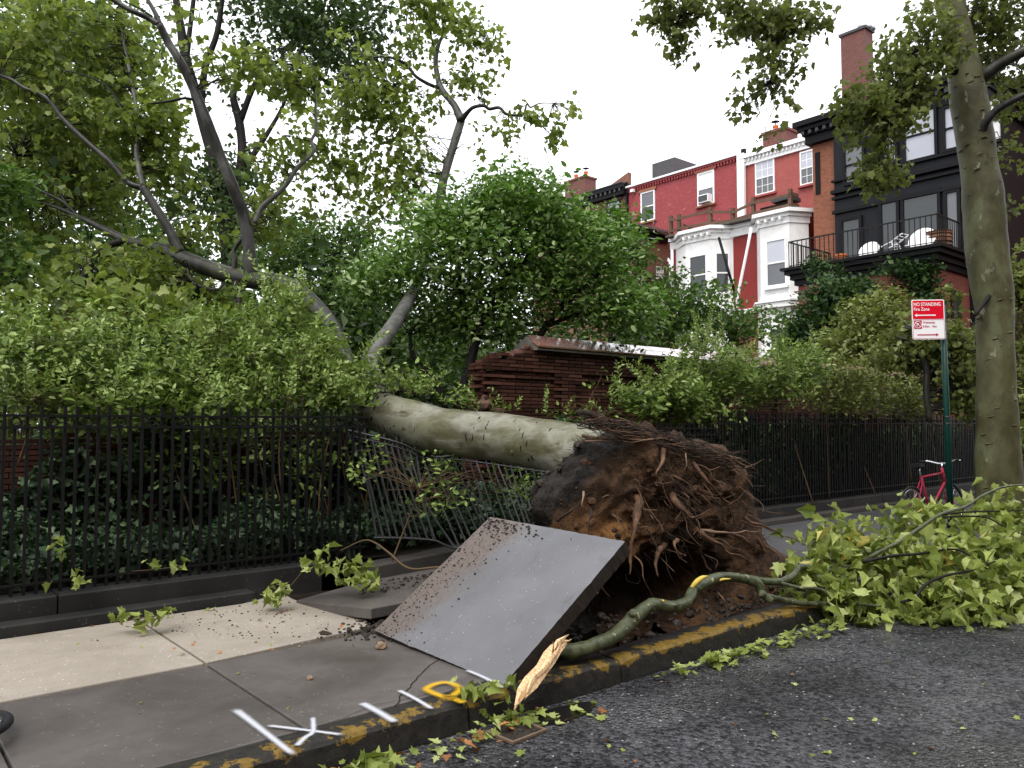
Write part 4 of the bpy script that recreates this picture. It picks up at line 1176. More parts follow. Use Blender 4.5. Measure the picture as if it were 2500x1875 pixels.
fl([(1064, 142, 13.75, 3.5), (1040, 45, 13.75, 2.8), (1000, 30, 13.75, 2.4), (992, 60, 13.75, 1.8), (995, 100, 13.75, 1.2)], 'bark_limb', 6)
fl([(1084, 80, 13.75, 3), (1110, 55, 13.75, 2.5), (1140, 65, 13.75, 2), (1165, 45, 13.75, 1.8), (1182, 70, 13.75, 1.5), (1188, 110, 13.75, 1)], 'bark_limb', 6)
# long limb reaching back over the garden
fl([(905, 985, 9.1, 40), (862, 920, 9.4, 32), (830, 850, 9.7, 28), (805, 790, 10.0, 27), (745, 725, 10.3, 26), (690, 692, 10.6, 26), (610, 683, 10.9, 27), (550, 668, 11.1, 26), (480, 645, 11.3, 25), (420, 618, 11.5, 21), (360, 597, 11.7, 16), (310, 588, 11.8, 14), (255, 560, 11.9, 11), (190, 528, 12, 8), (120, 500, 12.1, 5), (40, 485, 12.2, 2.5)], 'bark_limb', 18)
fl([(618, 695, 10.9, 16), (612, 660, 10.9, 21), (607, 600, 10.9, 19), (595, 530, 10.9, 18.5), (568, 455, 10.8, 17.5), (538, 382, 10.8, 16.5), (505, 295, 10.7, 15.5), (475, 222, 10.7, 14.5), (440, 150, 10.6, 13), (411, 104, 10.6, 12), (389, 58, 10.5, 11)], 'bark_limb', 14)
fl([(389, 60, 10.5, 9.5), (365, 46, 10.5, 8.5), (330, 30, 10.4, 8), (290, 8, 10.4, 7.5), (240, -25, 10.3, 6.5)], 'bark_limb', 10)
fl([(392, 62, 10.5, 8), (378, 30, 10.5, 7), (355, -10, 10.5, 6)], 'bark_limb', 8)
fl([(372, 40, 10.5, 3), (340, 20, 10.5, 2.6), (300, 2, 10.5, 2)], 'bark_dark', 6)
fl([(440, 618, 11.4, 17), (420, 575, 11.4, 15), (398, 535, 11.4, 14), (372, 495, 11.4, 13), (348, 456, 11.4, 13)], 'bark_limb', 12)
fl([(348, 456, 11.4, 10), (340, 415, 11.5, 8.5), (333, 375, 11.6, 7.5), (336, 320, 11.7, 6.5), (335, 278, 11.8, 6), (318, 185, 12, 5.5), (305, 120, 12.1, 5), (297, 60, 12.2, 4.5), (292, -10, 12.3, 4)], 'bark_pale', 10)
fl([(348, 458, 11.4, 10), (320, 450, 11.4, 10), (300, 432, 11.4, 9.5), (269, 396, 11.4, 9), (230, 362, 11.4, 8.5), (190, 326, 11.4, 8), (150, 285, 11.4, 7.5), (127, 253, 11.4, 7), (100, 230, 11.4, 6.5), (60, 215, 11.4, 6), (25, 193, 11.4, 5.5), (-30, 175, 11.4, 5)], 'bark_limb', 10)
fl([(190, 526, 12, 5), (150, 490, 12, 5), (104, 468, 12, 4.5), (70, 450, 12, 4), (48, 430, 12, 3.5), (35, 365, 12, 2.5)], 'bark_limb', 8)
fl([(177, 516, 12, 4), (158, 490, 12, 4), (140, 455, 12, 3), (135, 440, 12, 2)], 'bark_limb', 8)
fl([(622, 545, 10.9, 9), (640, 505, 10.9, 8.5), (672, 478, 10.9, 8), (700, 449, 10.9, 8), (725, 411, 10.9, 7), (766, 370, 10.9, 6), (760, 345, 10.9, 5), (771, 316, 10.9, 5), (770, 247, 10.9, 4), (765, 193, 10.9, 3), (740, 160, 10.9, 2)], 'bark_pale', 8)
fl([(570, 668, 11.0, 9), (574, 635, 11, 8), (572, 610, 11, 7), (590, 582, 11, 6), (600, 560, 11, 5)], 'bark_limb', 8)
fl([(475, 244, 10.7, 5), (450, 240, 10.7, 4.5), (410, 248, 10.7, 4), (360, 254, 10.7, 3)], 'bark_dark', 8)
fl([(300, 262, 10.8, 3), (265, 215, 10.8, 3), (235, 195, 10.8, 2.5), (185, 178, 10.8, 2), (150, 170, 10.8, 1.6), (125, 150, 10.8, 1)], 'bark_dark', 6)
fl([(300, 588, 11.8, 12), (265, 600, 11.7, 10), (235, 625, 11.5, 9), (210, 665, 11.3, 8), (190, 700, 11.2, 6)], 'bark_dark', 8)
fl([(575, 690, 10.9, 12), (582, 725, 10.8, 11), (588, 765, 10.7, 9), (600, 800, 10.6, 7)], 'bark_dark', 10)
fl([(460, 655, 11.3, 8), (470, 690, 11.2, 6), (500, 702, 11.1, 5), (530, 708, 11, 4), (545, 695, 11, 3)], 'bark_limb', 8)
fl([(130, 828, 10.2, 9), (180, 835, 10.1, 13), (230, 838, 10, 15), (280, 845, 9.9, 17), (320, 862, 9.8, 16), (365, 895, 9.7, 13), (400, 925, 9.6, 9)], 'bark_limb', 12)
fl([(930, 985, 9.1, 12), (955, 960, 9.3, 7), (1000, 955, 9.4, 5), (1040, 985, 9.4, 3)], 'bark_dark', 6)

anch = np.vstack(limbs)
g = np.random.default_rng(21)
crown_regs = [
    # far left mass
    (70, 110, 12.15, 130, 150, 0.9, 78, 15, 0.20), (200, 60, 11.95, 120, 90, 0.9, 44, 14, 0.20), (60, 330, 12.35, 110, 130, 0.9, 67, 15, 0.20),
    (200, 250, 12.15, 130, 110, 0.9, 62, 14, 0.20), (330, 170, 12.35, 90, 110, 0.8, 39, 13, 0.19), (380, 290, 11.95, 80, 80, 0.7, 39, 14, 0.18),
    (150, 430, 12.55, 130, 90, 0.9, 52, 14, 0.20), (330, 330, 12.15, 110, 60, 0.8, 31, 13, 0.18), (60, 560, 12.65, 90, 90, 0.7, 44, 14, 0.19),
    (250, 470, 12.35, 90, 70, 0.7, 31, 13, 0.18), (150, 660, 12.05, 140, 60, 0.7, 52, 15, 0.19), (330, 690, 11.85, 120, 70, 0.7, 59, 15, 0.19),
    (480, 745, 11.65, 90, 50, 0.6, 33, 14, 0.18), (440, 60, 11.55, 30, 60, 0.5, 7, 8, 0.15), (400, 420, 11.95, 60, 60, 0.6, 18, 12, 0.18),
    (500, 560, 11.95, 70, 50, 0.6, 15, 11, 0.18), (660, 520, 11.75, 60, 60, 0.6, 23, 12, 0.18),
    # low boughs breaking over the top of the privet
    (90, 730, 9.0, 110, 60, 0.4, 26, 12, 0.17), (260, 740, 9.0, 110, 55, 0.4, 26, 12, 0.17), (430, 760, 9.1, 80, 45, 0.4, 18, 12, 0.16), (150, 820, 8.4, 70, 40, 0.25, 8, 10, 0.14), (560, 800, 8.9, 60, 40, 0.3, 9, 10, 0.15), (340, 640, 10.8, 120, 60, 0.5, 22, 13, 0.18),
    # between the limbs, lighter sprays
    (540, 150, 10.8, 40, 50, 0.5, 8, 8, 0.14), (620, 160, 10.8, 60, 50, 0.5, 16, 10, 0.16), (710, 200, 10.8, 70, 60, 0.6, 22, 11, 0.17),
    (680, 380, 10.9, 50, 60, 0.5, 12, 9, 0.16), (800, 330, 13.40, 80, 110, 0.7, 38, 12, 0.18), (880, 250, 13.30, 80, 90, 0.7, 42, 12, 0.18),
    (960, 280, 13.30, 60, 110, 0.6, 32, 12, 0.18), (840, 430, 13.40, 80, 60, 0.6, 22, 10, 0.17), (960, 460, 13.20, 70, 60, 0.6, 26, 11, 0.17),
    (1010, 380, 13.30, 45, 80, 0.5, 20, 11, 0.17), (930, 180, 13.30, 70, 50, 0.5, 18, 11, 0.16), (1020, 530, 13.00, 40, 40, 0.4, 10, 10, 0.16),
    (890, 520, 13.20, 40, 40, 0.4, 8, 9, 0.15), (780, 500, 13.50, 40, 40, 0.4, 6, 8, 0.15), (830, 90, 13.40, 40, 40, 0.4, 4, 7, 0.14),
    # crest of the upright limb
    (1090, 50, 13.60, 70, 55, 0.6, 24, 10, 0.16), (1040, 20, 13.60, 60, 40, 0.6, 16, 10, 0.15), (1150, 100, 13.60, 50, 50, 0.5, 16, 9, 0.15), (1200, 110, 13.60, 30, 50, 0.4, 10, 7, 0.14),
    (1120, 180, 13.50, 55, 40, 0.5, 12, 9, 0.15), (1020, 110, 13.50, 60, 50, 0.5, 10, 9, 0.15), (1170, 210, 13.40, 35, 25, 0.4, 6, 7, 0.13), (1060, 240, 13.30, 30, 40, 0.4, 6, 8, 0.14),
    (1010, 15, 13.50, 60, 25, 0.4, 10, 9, 0.15),
    # sprays hanging from the thin limb reaching over the gap
    (1290, 285, 13.10, 30, 25, 0.3, 9, 8, 0.10), (1250, 310, 13.10, 45, 20, 0.3, 7, 6, 0.10), (1360, 290, 13.10, 25, 25, 0.3, 8, 7, 0.10), (1350, 330, 13.10, 35, 25, 0.3, 6, 5, 0.09),
    (1245, 365, 13.10, 12, 12, 0.2, 2, 5, 0.08), (1170, 350, 13.10, 20, 25, 0.3, 3, 4, 0.09), (1200, 310, 13.10, 40, 15, 0.3, 5, 4, 0.10), (1395, 270, 13.10, 20, 25, 0.3, 5, 5, 0.09),
]
foliage('crown', crown_regs, LEAF_PLANE_LO, M['leaf_plane'], tree, 0.100, g, 0.55, 0.9, lean=(0.35, 0, 0), anchors=anch[::3], twig_mat=M['bark_dark'], twig_r=0.005)

# ------------------------------------------------------------------ trees standing behind
def back_tree(name, label, trunks, regs, leaf, lmat, size, seed, bark='bark_dark', group='trees behind the garden', droop=0.4, lean=None, twr=0.008):
    p0 = limb(trunks[0])[0][0]
    t = thing(name, label, 'tree', (p0[0], p0[1], 0.17), group)
    A = []
    for i, tr in enumerate(trunks):
        A.append(tube_part('trunk' if i == 0 else 'limb', tr, M[bark], t, 10, 5, 0.1, 2.0))
    foliage('crown', regs, leaf, M[lmat], t, size, np.random.default_rng(seed), droop, 0.9, lean=lean, anchors=np.vstack(A)[::2], twig_mat=M[bark], twig_r=twr)
    return t
# tall dark tree with several bare leaders
back_tree('tall_tree', 'tall dark green tree with bare forked stems against the sky',
    [[(560, 1010, 21, 26), (565, 800, 21, 24), (560, 600, 21, 22), (530, 420, 21, 18), (490, 270, 21, 14), (455, 150, 21, 12), (440, 60, 21, 10), (425, -30, 21, 8)],
     [(490, 280, 21, 9), (500, 170, 21, 8), (530, 80, 21, 7), (545, -20, 21, 6)],
     [(560, 560, 21, 14), (590, 400, 21.3, 12), (585, 300, 21.5, 11), (570, 230, 21.5, 8), (600, 160, 21.5, 6)],
     [(585, 300, 21.5, 8), (615, 220, 21.5, 7), (640, 180, 21.5, 5), (680, 150, 21.5, 3)],
     [(455, 150, 21, 7), (465, 60, 21, 6), (475, -20, 21, 5)],
     [(590, 420, 21.3, 9), (650, 330, 21.6, 6), (690, 260, 21.8, 4), (720, 180, 22, 3)]],
    [(790, 50, 22, 170, 130, 2.4, 90, 30, 0.40), (690, 30, 22, 130, 90, 2.2, 44, 28, 0.40), (850, 150, 22, 110, 80, 1.8, 34, 28, 0.4), (620, 20, 22, 80, 60, 1.5, 16, 24, 0.4),
     (890, 40, 22, 70, 90, 1.5, 22, 26, 0.38), (760, 210, 22, 120, 50, 1.6, 16, 22, 0.38), (560, 470, 21, 100, 90, 1.6, 30, 34, 0.4), (640, 570, 21, 110, 80, 1.6, 34, 34, 0.4), (600, 400, 21.5, 60, 60, 1.4, 9, 26, 0.36),
     (470, 470, 21, 60, 60, 1.2, 12, 26, 0.36), (580, 230, 21.5, 60, 70, 1.2, 5, 18, 0.34), (730, 400, 21.5, 70, 60, 1.2, 8, 20, 0.36), (480, 180, 21, 70, 80, 1, 4, 14, 0.34)],
    LEAF_DIAMOND, 'leaf_dark', 0.17, 31)
back_tree('broad_tree', 'broad deep green tree filling the upper corner behind limbs',
    [[(250, 1010, 24, 24), (270, 800, 24, 22), (290, 600, 24, 20), (270, 450, 24, 17), (240, 300, 24, 14), (230, 150, 24, 10), (240, 0, 24, 7)],
     [(280, 540, 24, 13), (200, 420, 24, 10), (120, 300, 24, 8), (90, 150, 24, 6)],
     [(245, 330, 24, 10), (300, 220, 24, 8), (330, 100, 24, 6)]],
    [(110, 150, 24, 180, 170, 2.2, 130, 40, 0.5), (290, 130, 24, 90, 120, 2.0, 44, 36, 0.46), (150, 420, 24, 200, 130, 2.0, 120, 38, 0.5), (360, 420, 24, 90, 120, 1.8, 26, 32, 0.46), (210, 620, 24, 260, 110, 2.0, 90, 36, 0.5),
     (420, 650, 24, 130, 110, 2, 50, 34, 0.46)],
    LEAF_DIAMOND, 'leaf_mid', 0.19, 32)
back_tree('mixed_tree', 'loose mid green tree below the sky gap behind pale limb',
    [[(760, 1010, 18, 14), (770, 850, 18, 13), (800, 700, 18, 11), (830, 600, 18, 8), (850, 540, 18, 5)],
     [(770, 850, 18, 8), (700, 720, 18, 6), (660, 640, 18, 4)]],
    [(860, 600, 18, 130, 70, 1.3, 50, 40, 0.32), (720, 640, 18, 110, 90, 1.3, 56, 40, 0.34), (920, 690, 17.5, 120, 90, 1.3, 56, 40, 0.32), (680, 800, 17.5, 140, 90, 1.2, 56, 40, 0.34), (850, 800, 17.5, 140, 90, 1.2, 60, 40, 0.34),
     (1010, 850, 17, 130, 90, 1.2, 50, 36, 0.32), (1120, 900, 16.5, 120, 70, 1.2, 44, 36, 0.32)],
    LEAF_OVAL, 'leaf_mid', 0.12, 33)
# bright glossy tree in the middle
back_tree('glossy_tree', 'rounded bright green glossy-leaved tree above the brick wall',
    [[(1115, 1000, 12.00, 13), (1150, 880, 12.00, 12), (1180, 770, 12.00, 10), (1230, 690, 12.00, 9), (1290, 630, 12.00, 7), (1350, 590, 12.00, 5)],
     [(1300, 860, 12.20, 8), (1330, 800, 12.20, 8), (1380, 740, 12.20, 7), (1440, 690, 12.20, 5), (1490, 640, 12.20, 3)],
     [(1160, 820, 12.00, 7), (1130, 740, 12.00, 6), (1120, 660, 12.00, 5), (1130, 580, 12.00, 3)],
     [(1330, 800, 12.20, 6), (1400, 770, 12.30, 5), (1480, 760, 12.30, 4), (1540, 720, 12.30, 3)],
     [(1090, 1000, 12.10, 8), (1060, 930, 12.10, 7), (1010, 870, 12.10, 6), (1000, 820, 12.10, 4)]],
    [(1220, 510, 12.0, 130, 60, 0.9, 34, 90, 0.27), (1090, 560, 11.8, 90, 70, 0.8, 22, 90, 0.27), (1340, 540, 12.1, 110, 60, 0.9, 30, 90, 0.27), (1450, 610, 12.3, 100, 70, 0.8, 26, 85, 0.26), (1180, 620, 11.9, 150, 60, 0.9, 30, 80, 0.26), (1370, 660, 12.2, 150, 60, 0.9, 30, 80, 0.26),
     (990, 640, 11.9, 80, 60, 0.7, 18, 80, 0.24), (900, 700, 12.0, 80, 50, 0.7, 14, 70, 0.24), (1100, 700, 11.9, 120, 50, 0.8, 20, 70, 0.25), (1280, 730, 12.1, 140, 50, 0.8, 24, 70, 0.25), (1450, 740, 12.3, 120, 60, 0.8, 24, 75, 0.26), (1540, 760, 12.6, 80, 60, 0.7, 16, 70, 0.24), (1130, 790, 12.3, 110, 50, 0.6, 22, 64, 0.24), (1230, 800, 12.5, 90, 40, 0.5, 14, 60, 0.24), (1090, 870, 12.4, 70, 50, 0.4, 12, 56, 0.22), (1250, 470, 12.0, 90, 25, 0.5, 9, 60, 0.2), (1030, 790, 12.4, 70, 50, 0.5, 10, 60, 0.22)],
    LEAF_OVAL, 'leaf_bright', 0.092, 34, droop=0.2, twr=0.005)
back_tree('narrow_conifer', 'small dark tree growing against the far brown house',
    [[(1490, 980, 24, 7), (1490, 800, 24, 6), (1495, 650, 24, 5), (1500, 560, 24, 3)]],
    [(1500, 570, 24, 35, 60, 0.8, 30, 34, 0.28), (1530, 640, 24, 60, 60, 0.8, 30, 34, 0.3), (1590, 760, 24, 80, 70, 1, 40, 34, 0.34), (1640, 800, 23, 110, 60, 1, 46, 34, 0.34), (1720, 760, 23, 80, 70, 1, 36, 34, 0.32), (1820, 800, 23, 90, 50, 1, 30, 30, 0.32), (1640, 700, 24, 30, 50, .6, 12, 30, .28)],
    LEAF_DIAMOND, 'leaf_mid', 0.15, 35)

# ------------------------------------------------------------------ privet along the fence
def shrub(name, label, regs, lmat, size, seed, leaf=LEAF_OVAL, canes=14, base_z=0.17, cat='shrub', droop=-0.35, cane_mat='cane', group=None, spread=0.9):
    c = np.mean([on_y(r[0], r[1], r[2]) for r in regs], axis=0)
    t = thing(name, label, cat, (c[0], c[1], base_z), group)
    rg = random.Random(seed); A = []
    for i in range(canes):
        r = rg.choice(regs); top = on_y(r[0] + rg.uniform(-.8, .8) * r[3], r[1] - rg.uniform(.2, 1) * r[4], r[2] + rg.uniform(-.5, .5) * r[5])
        b = np.array([top[0] + rg.uniform(-.5, .5), top[1] + rg.uniform(-.25, .25), base_z])
        m = (b + top) / 2 + np.array([rg.uniform(-.2, .2), rg.uniform(-.15, .15), .12])
        P = catmull([b, m, top], 7); A.append(P)
        MB().tube(P, np.linspace(rg.uniform(.007, .013), .003, len(P)), 5).build('stem', M[cane_mat], t, smooth=True)
    foliage('foliage', regs, leaf, M[lmat], t, size, np.random.default_rng(seed), droop, spread, anchors=np.vstack(A)[::2], twig_mat=M[cane_mat], twig_r=0.003)
    return t
shrub('privet_shrub', 'pale green privet bush spilling over the upright iron fence',
    [(60, 890, 7.6, 110, 100, .45, 50, 22, .12), (200, 860, 7.8, 80, 130, .45, 46, 22, .12), (350, 930, 8.0, 120, 80, .45, 54, 22, .12), (480, 880, 8.2, 80, 130, .45, 48, 22, .12), (630, 890, 8.4, 90, 140, .45, 54, 22, .12), (760, 930, 8.5, 80, 80, .4, 42, 20, .11), (300, 800, 8.3, 50, 70, .3, 10, 16, .12),
     (600, 790, 8.5, 50, 50, .35, 14, 15, .11), (30, 800, 7.8, 60, 60, .4, 20, 16, .11), (840, 960, 8.4, 70, 40, .3, 24, 14, .09),
     (200, 990, 7.7, 200, 50, .35, 60, 18, .10), (500, 1000, 8.0, 200, 50, .35, 60, 18, .10), (250, 1130, 7.9, 260, 90, .25, 26, 10, .10), (600, 1150, 8.4, 260, 90, .25, 24, 10, .10), (60, 1150, 7.7, 90, 100, .25, 14, 12, .10), (180, 1080, 7.9, 200, 60, .25, 34, 12, .10), (480, 1090, 8.2, 200, 60, .25, 34, 12, .10), (750, 1090, 8.5, 120, 70, .25, 18, 12, .10)],
    'leaf_privet', 0.074, 41, canes=18)
shrub('privet_shrub', 'pale leafy shoots hiding the fork of the fallen tree',
    [(790, 870, 8.9, 60, 70, .3, 34, 15, .11), (720, 800, 9.0, 50, 60, .3, 20, 14, .11), (850, 940, 8.75, 50, 40, .25, 24, 14, .09), (690, 720, 9.2, 35, 50, .3, 10, 12, .11)], 'leaf_privet', 0.09, 53, canes=10)
shrub('laurel_shrub', 'vivid green leafy bush in the far upper left edge',
    [(15, 480, 9.0, 45, 90, .4, 34, 22, .12), (20, 640, 9.0, 50, 80, .4, 30, 22, .12)], 'leaf_mid', 0.085, 42, canes=5)
shrub('privet_shrub', 'light green privet bush behind the dropped fence and root ball',
    [(1650, 970, 11.8, 80, 45, .5, 56, 22, .12), (1750, 920, 12.4, 100, 70, .55, 84, 22, .12), (1870, 930, 13.0, 110, 65, .55, 76, 22, .12), (1720, 840, 12.4, 40, 40, .4, 9, 14, .11), (1560, 985, 11.4, 60, 40, .4, 30, 18, .11), (1960, 890, 13.5, 80, 50, .5, 40, 20, .12), (1680, 1010, 12, 120, 30, .4, 40, 18, .11)],
    'leaf_privet', 0.088, 43, canes=20)
shrub('privet_shrub', 'green bush trailing along the wall towards the signpost',
    [(2040, 930, 14.6, 110, 60, .6, 80, 22, .14), (2150, 950, 15.5, 110, 50, .6, 70, 22, .14), (2060, 990, 14.5, 140, 30, .5, 40, 20, .13), (2230, 990, 15.5, 90, 40, .5, 34, 20, .13)],
    'leaf_olive', 0.085, 44, canes=14)
shrub('wall_sprig', 'thin leafy sprigs before the clear part of the brick wall',
    [(1430, 1000, 11.2, 70, 18, .3, 7, 7, .08), (1340, 1010, 10.9, 40, 10, .2, 3, 6, .07), (1470, 940, 11.3, 30, 40, .25, 4, 6, .08), (1230, 1000, 10.4, 35, 8, .2, 3, 7, .06), (1130, 978, 10.0, 45, 14, .2, 9, 10, .08)], 'leaf_privet', 0.066, 45, canes=6)
shrub('trunk_sprig', 'pale leafy shoots pushed up around the trunk fork',
    [(960, 930, 9.0, 60, 45, .25, 16, 9, .09), (880, 920, 8.8, 40, 50, .25, 14, 10, .09), (1010, 940, 9.3, 50, 30, .2, 9, 8, .08)], 'leaf_privet', 0.078, 46, canes=7)
shrub('picket_sprig', 'pale shoots showing through the crushed fence bars',
    [(900, 1130, 7.75, 60, 50, .2, 12, 8, .08), (1080, 1160, 8.0, 60, 60, .2, 12, 8, .08), (1070, 1220, 7.9, 70, 40, .2, 10, 7, .08), (1250, 1180, 8.4, 60, 40, .2, 12, 9, .08)], 'leaf_privet', 0.06, 47, canes=1)
def shoots(parent, regs, seed, lsize, mat, stem_mat, lean=(0, 0, 0), Lr=(.3, .75)):
    """upright sprays: a thin arching stem with leaves in opposite pairs; regs: (px, py, depth, rx, ry, rdepth, count)"""
    rg = random.Random(seed); st_ = MB(); P, X, T, Z, S = [], [], [], [], []
    for (px, py, d, rx, ry, rd, cnt) in regs:
        for _ in range(cnt):
            b = on_y(px + rg.uniform(-1, 1) * rx, py + rg.uniform(-1, 1) * ry, d + rg.uniform(-1, 1) * rd)
            dr = np.array([rg.gauss(0, .45), rg.gauss(-.15, .35), 1.0]) + np.array(lean); dr /= np.linalg.norm(dr)
            L = rg.uniform(*Lr); sag = np.array([rg.gauss(0, .25), rg.gauss(0, .25), -rg.uniform(.05, .35)])
            pts = [b + dr * L * q + sag * L * q * q for q in np.linspace(0, 1, 7)]
            st_.tube(pts, np.linspace(.0035, .0012, 7), 4, cap=False)
            nn = max(4, int(L / .042)); a0 = rg.uniform(0, 3)
            for k in range(1, nn + 1):
                q = k / nn; c = b + dr * L * q + sag * L * q * q; t_ = dr + 2 * sag * q; t_ /= np.linalg.norm(t_)
                e1 = np.cross(t_, [0.3, 1, 0.2]); e1 /= np.linalg.norm(e1); e2 = np.cross(t_, e1)
                a = a0 + k * 1.57 + rg.gauss(0, .3); w = e1 * math.cos(a) + e2 * math.sin(a)
                for sg in (-1, 1):
                    tt = w * sg * rg.uniform(.7, 1.1) + t_ * rg.uniform(.5, 1.0); tt /= np.linalg.norm(tt)
                    x = np.cross(tt, t_ + np.array([rg.gauss(0, .3), rg.gauss(0, .3), .3])); x /= np.linalg.norm(x)
                    P.append(c); T.append(tt); X.append(x); Z.append(np.cross(x, tt)); S.append(lsize * rg.uniform(.7, 1.2) * (1.05 - .45 * q))
    st_.build('shoot_stems', M[stem_mat], parent)['kind'] = 'stuff'
    rnd = np.clip(np.random.default_rng(seed).normal(.62, .24, len(P)), 0, 1)
    me = leaf_mesh('shoot_leaves', np.array(P), np.array(X), np.array(T), np.array(Z), np.array(S), LEAF_OVAL, M[mat], root_org(parent), rnd)
    o = bpy.data.objects.new('shoot_leaves', me); COL.objects.link(o); o.parent = parent; o['kind'] = 'stuff'
PV = {o['label']: o for o in bpy.data.objects if 'label' in o.keys() and o.parent is None}
shoots(PV['pale green privet bush spilling over the upright iron fence'],
    [(60, 860, 7.5, 80, 60, .3, 14), (200, 880, 7.6, 120, 60, .3, 22), (380, 880, 7.8, 120, 60, .3, 24), (540, 850, 8.0, 100, 70, .3, 22), (660, 820, 8.1, 70, 90, .3, 24), (760, 890, 8.2, 60, 60, .25, 16), (150, 960, 7.2, 150, 35, .2, 26), (420, 970, 7.4, 150, 35, .2, 28), (680, 960, 7.8, 130, 40, .2, 26), (850, 965, 8.2, 40, 25, .2, 10)], 141, .076, 'leaf_privet', 'cane', lean=(.15, 0, 0), Lr=(.2, .5))
shoots(PV['pale leafy shoots hiding the fork of the fallen tree'], [(830, 900, 8.7, 60, 50, .2, 14), (730, 800, 8.8, 40, 60, .2, 8), (680, 760, 8.9, 30, 40, .2, 6)], 142, .09, 'leaf_privet', 'cane', Lr=(.3, .7))
shoots(PV['light green privet bush behind the dropped fence and root ball'],
    [(1600, 960, 11.4, 70, 30, .3, 14), (1720, 900, 11.9, 90, 50, .3, 20), (1850, 910, 12.5, 100, 50, .3, 20), (1740, 850, 12, 40, 30, .3, 6), (1960, 890, 13, 70, 30, .3, 12), (1660, 995, 11.5, 90, 20, .2, 14), (1500, 970, 11.2, 30, 25, .2, 5)], 143, .09, 'leaf_privet', 'cane', lean=(-.1, 0, 0), Lr=(.3, .85))
shoots(PV['pale leafy shoots pushed up around the trunk fork'], [(960, 950, 8.9, 60, 20, .15, 10), (1030, 965, 9.2, 40, 12, .15, 6), (1130, 990, 9.6, 50, 8, .1, 5)], 144, .08, 'leaf_privet', 'cane', Lr=(.2, .45))
shoots(PV['thin leafy sprigs before the clear part of the brick wall'], [(1230, 1005, 10.3, 40, 6, .1, 4), (1440, 1010, 11, 60, 10, .1, 5), (1350, 1015, 10.8, 40, 6, .1, 2)], 145, .075, 'leaf_privet', 'cane', Lr=(.2, .5))
# dark dense evergreen and olive bush before the corner house
shrub('dark_evergreen', 'dark dense evergreen bush climbing the corner house wall',
    [(2020, 745, 24.5, 60, 50, 1.0, 54, 36, .3), (1965, 810, 24, 45, 65, .8, 40, 36, .3), (2085, 725, 25, 55, 40, .8, 36, 34, .28), (2050, 800, 24.5, 60, 70, .9, 50, 34, .3)], 'leaf_yew', 0.16, 48, leaf=LEAF_DIAMOND, canes=6, cane_mat='bark_dark')
shrub('olive_bush', 'yellowish green bush standing before the dark evergreen',
    [(2130, 800, 21.5, 75, 65, .9, 70, 34, .26), (2090, 865, 21, 100, 55, .8, 60, 34, .26), (2170, 755, 22, 45, 45, .7, 22, 32, .24), (2200, 860, 21, 80, 50, .8, 42, 32, .26)], 'leaf_olive', 0.14, 49, leaf=LEAF_DIAMOND, canes=8, cane_mat='bark_dark', group=None)
shrub('ivy_vine', 'dark ivy climbing the brick corner under the balcony',
    [(2250, 690, 30.5, 35, 70, .5, 40, 30, .26), (2200, 655, 30.5, 70, 25, .4, 26, 24, .24), (2010, 655, 32, 50, 22, .4, 14, 22, .24), (2270, 760, 30, 40, 50, .5, 22, 24, .26)], 'leaf_yew', 0.17, 50, leaf=LEAF_DIAMOND, canes=5, cat='vine', cane_mat='bark_dark')
back_tree('small_tree', 'small crooked tree with grey stem behind the signpost',
    [[(2270, 1030, 13.2, 8), (2262, 960, 13.2, 8), (2262, 900, 13.2, 8), (2245, 860, 13.2, 7), (2238, 820, 13.2, 5), (2230, 780, 13.2, 3)],
     [(2262, 920, 13.2, 5), (2300, 880, 13.2, 4), (2350, 850, 13.2, 2)]],
    [(2310, 880, 13.4, 70, 60, .5, 44, 26, .15), (2250, 830, 13.4, 60, 40, .5, 26, 24, .15), (2350, 960, 13.4, 50, 60, .4, 30, 24, .15), (2180, 870, 13.6, 50, 40, .4, 18, 22, .15), (2330, 820, 13.4, 50, 30, .4, 16, 22, .14)],
    LEAF_PLANE_LO, 'leaf_olive', 0.09, 51, bark='bark_limb')
shrub('edge_shrub', 'olive leaves at the frame edge beyond the street tree',
    [(2490, 720, 16, 30, 120, .5, 30, 24, .18), (2500, 930, 16, 30, 120, .5, 34, 24, .18), (2470, 1080, 15.5, 50, 60, .4, 20, 22, .16)], 'leaf_olive', 0.11, 52, leaf=LEAF_PLANE_LO, canes=5)

# ivy covering the bed behind the fence
def ground_leaves(name, s0, s1, n0, n1, z0, z1, count, mat, size, seed, tmpl, label=None, base=None):
    rg = np.random.default_rng(seed)
    s = rg.uniform(s0, s1, count); n = rg.uniform(n0, n1, count)
    hgt = np.array([0.5 + 0.5 * mnoise.noise(Vector((a * 1.4, b * 1.4, seed))) for a, b in zip(s, n)])
    z = z0 + (z1 - z0) * hgt * rg.random(count) ** 0.5
    P = U[None] * s[:, None] + NV[None] * n[:, None]; P[:, 2] = z
    X, T, Z = leaf_frames(count, rg, 0.15, 0.7, lean=tuple(-NV * 0.25))
    org = SN((s0 + s1) / 2, (n0 + n1) / 2, z0)
    me = leaf_mesh(name, P, X, T, Z, size * np.clip(rg.normal(1, .3, count), .5, 1.7), tmpl, mat, org, rg.random(count))
    o = bpy.data.objects.new(name, me); COL.objects.link(o); o.location = org
    return tag(o, label, None, None, 'stuff')
ground_leaves('ground_ivy', -0.5, 7, 7.08, 8.5, 0.19, 0.95, 13000, M['leaf_ivy'], 0.062, 61, LEAF_PLANE_LO, 'dark ivy covering the bed behind the fence').data
ground_leaves('ground_ivy', 7, 21, 7.2, 8.5, 0.2, 2.1, 24000, M['leaf_yew'], 0.085, 62, LEAF_PLANE_LO, 'dark undergrowth behind the long far fence')
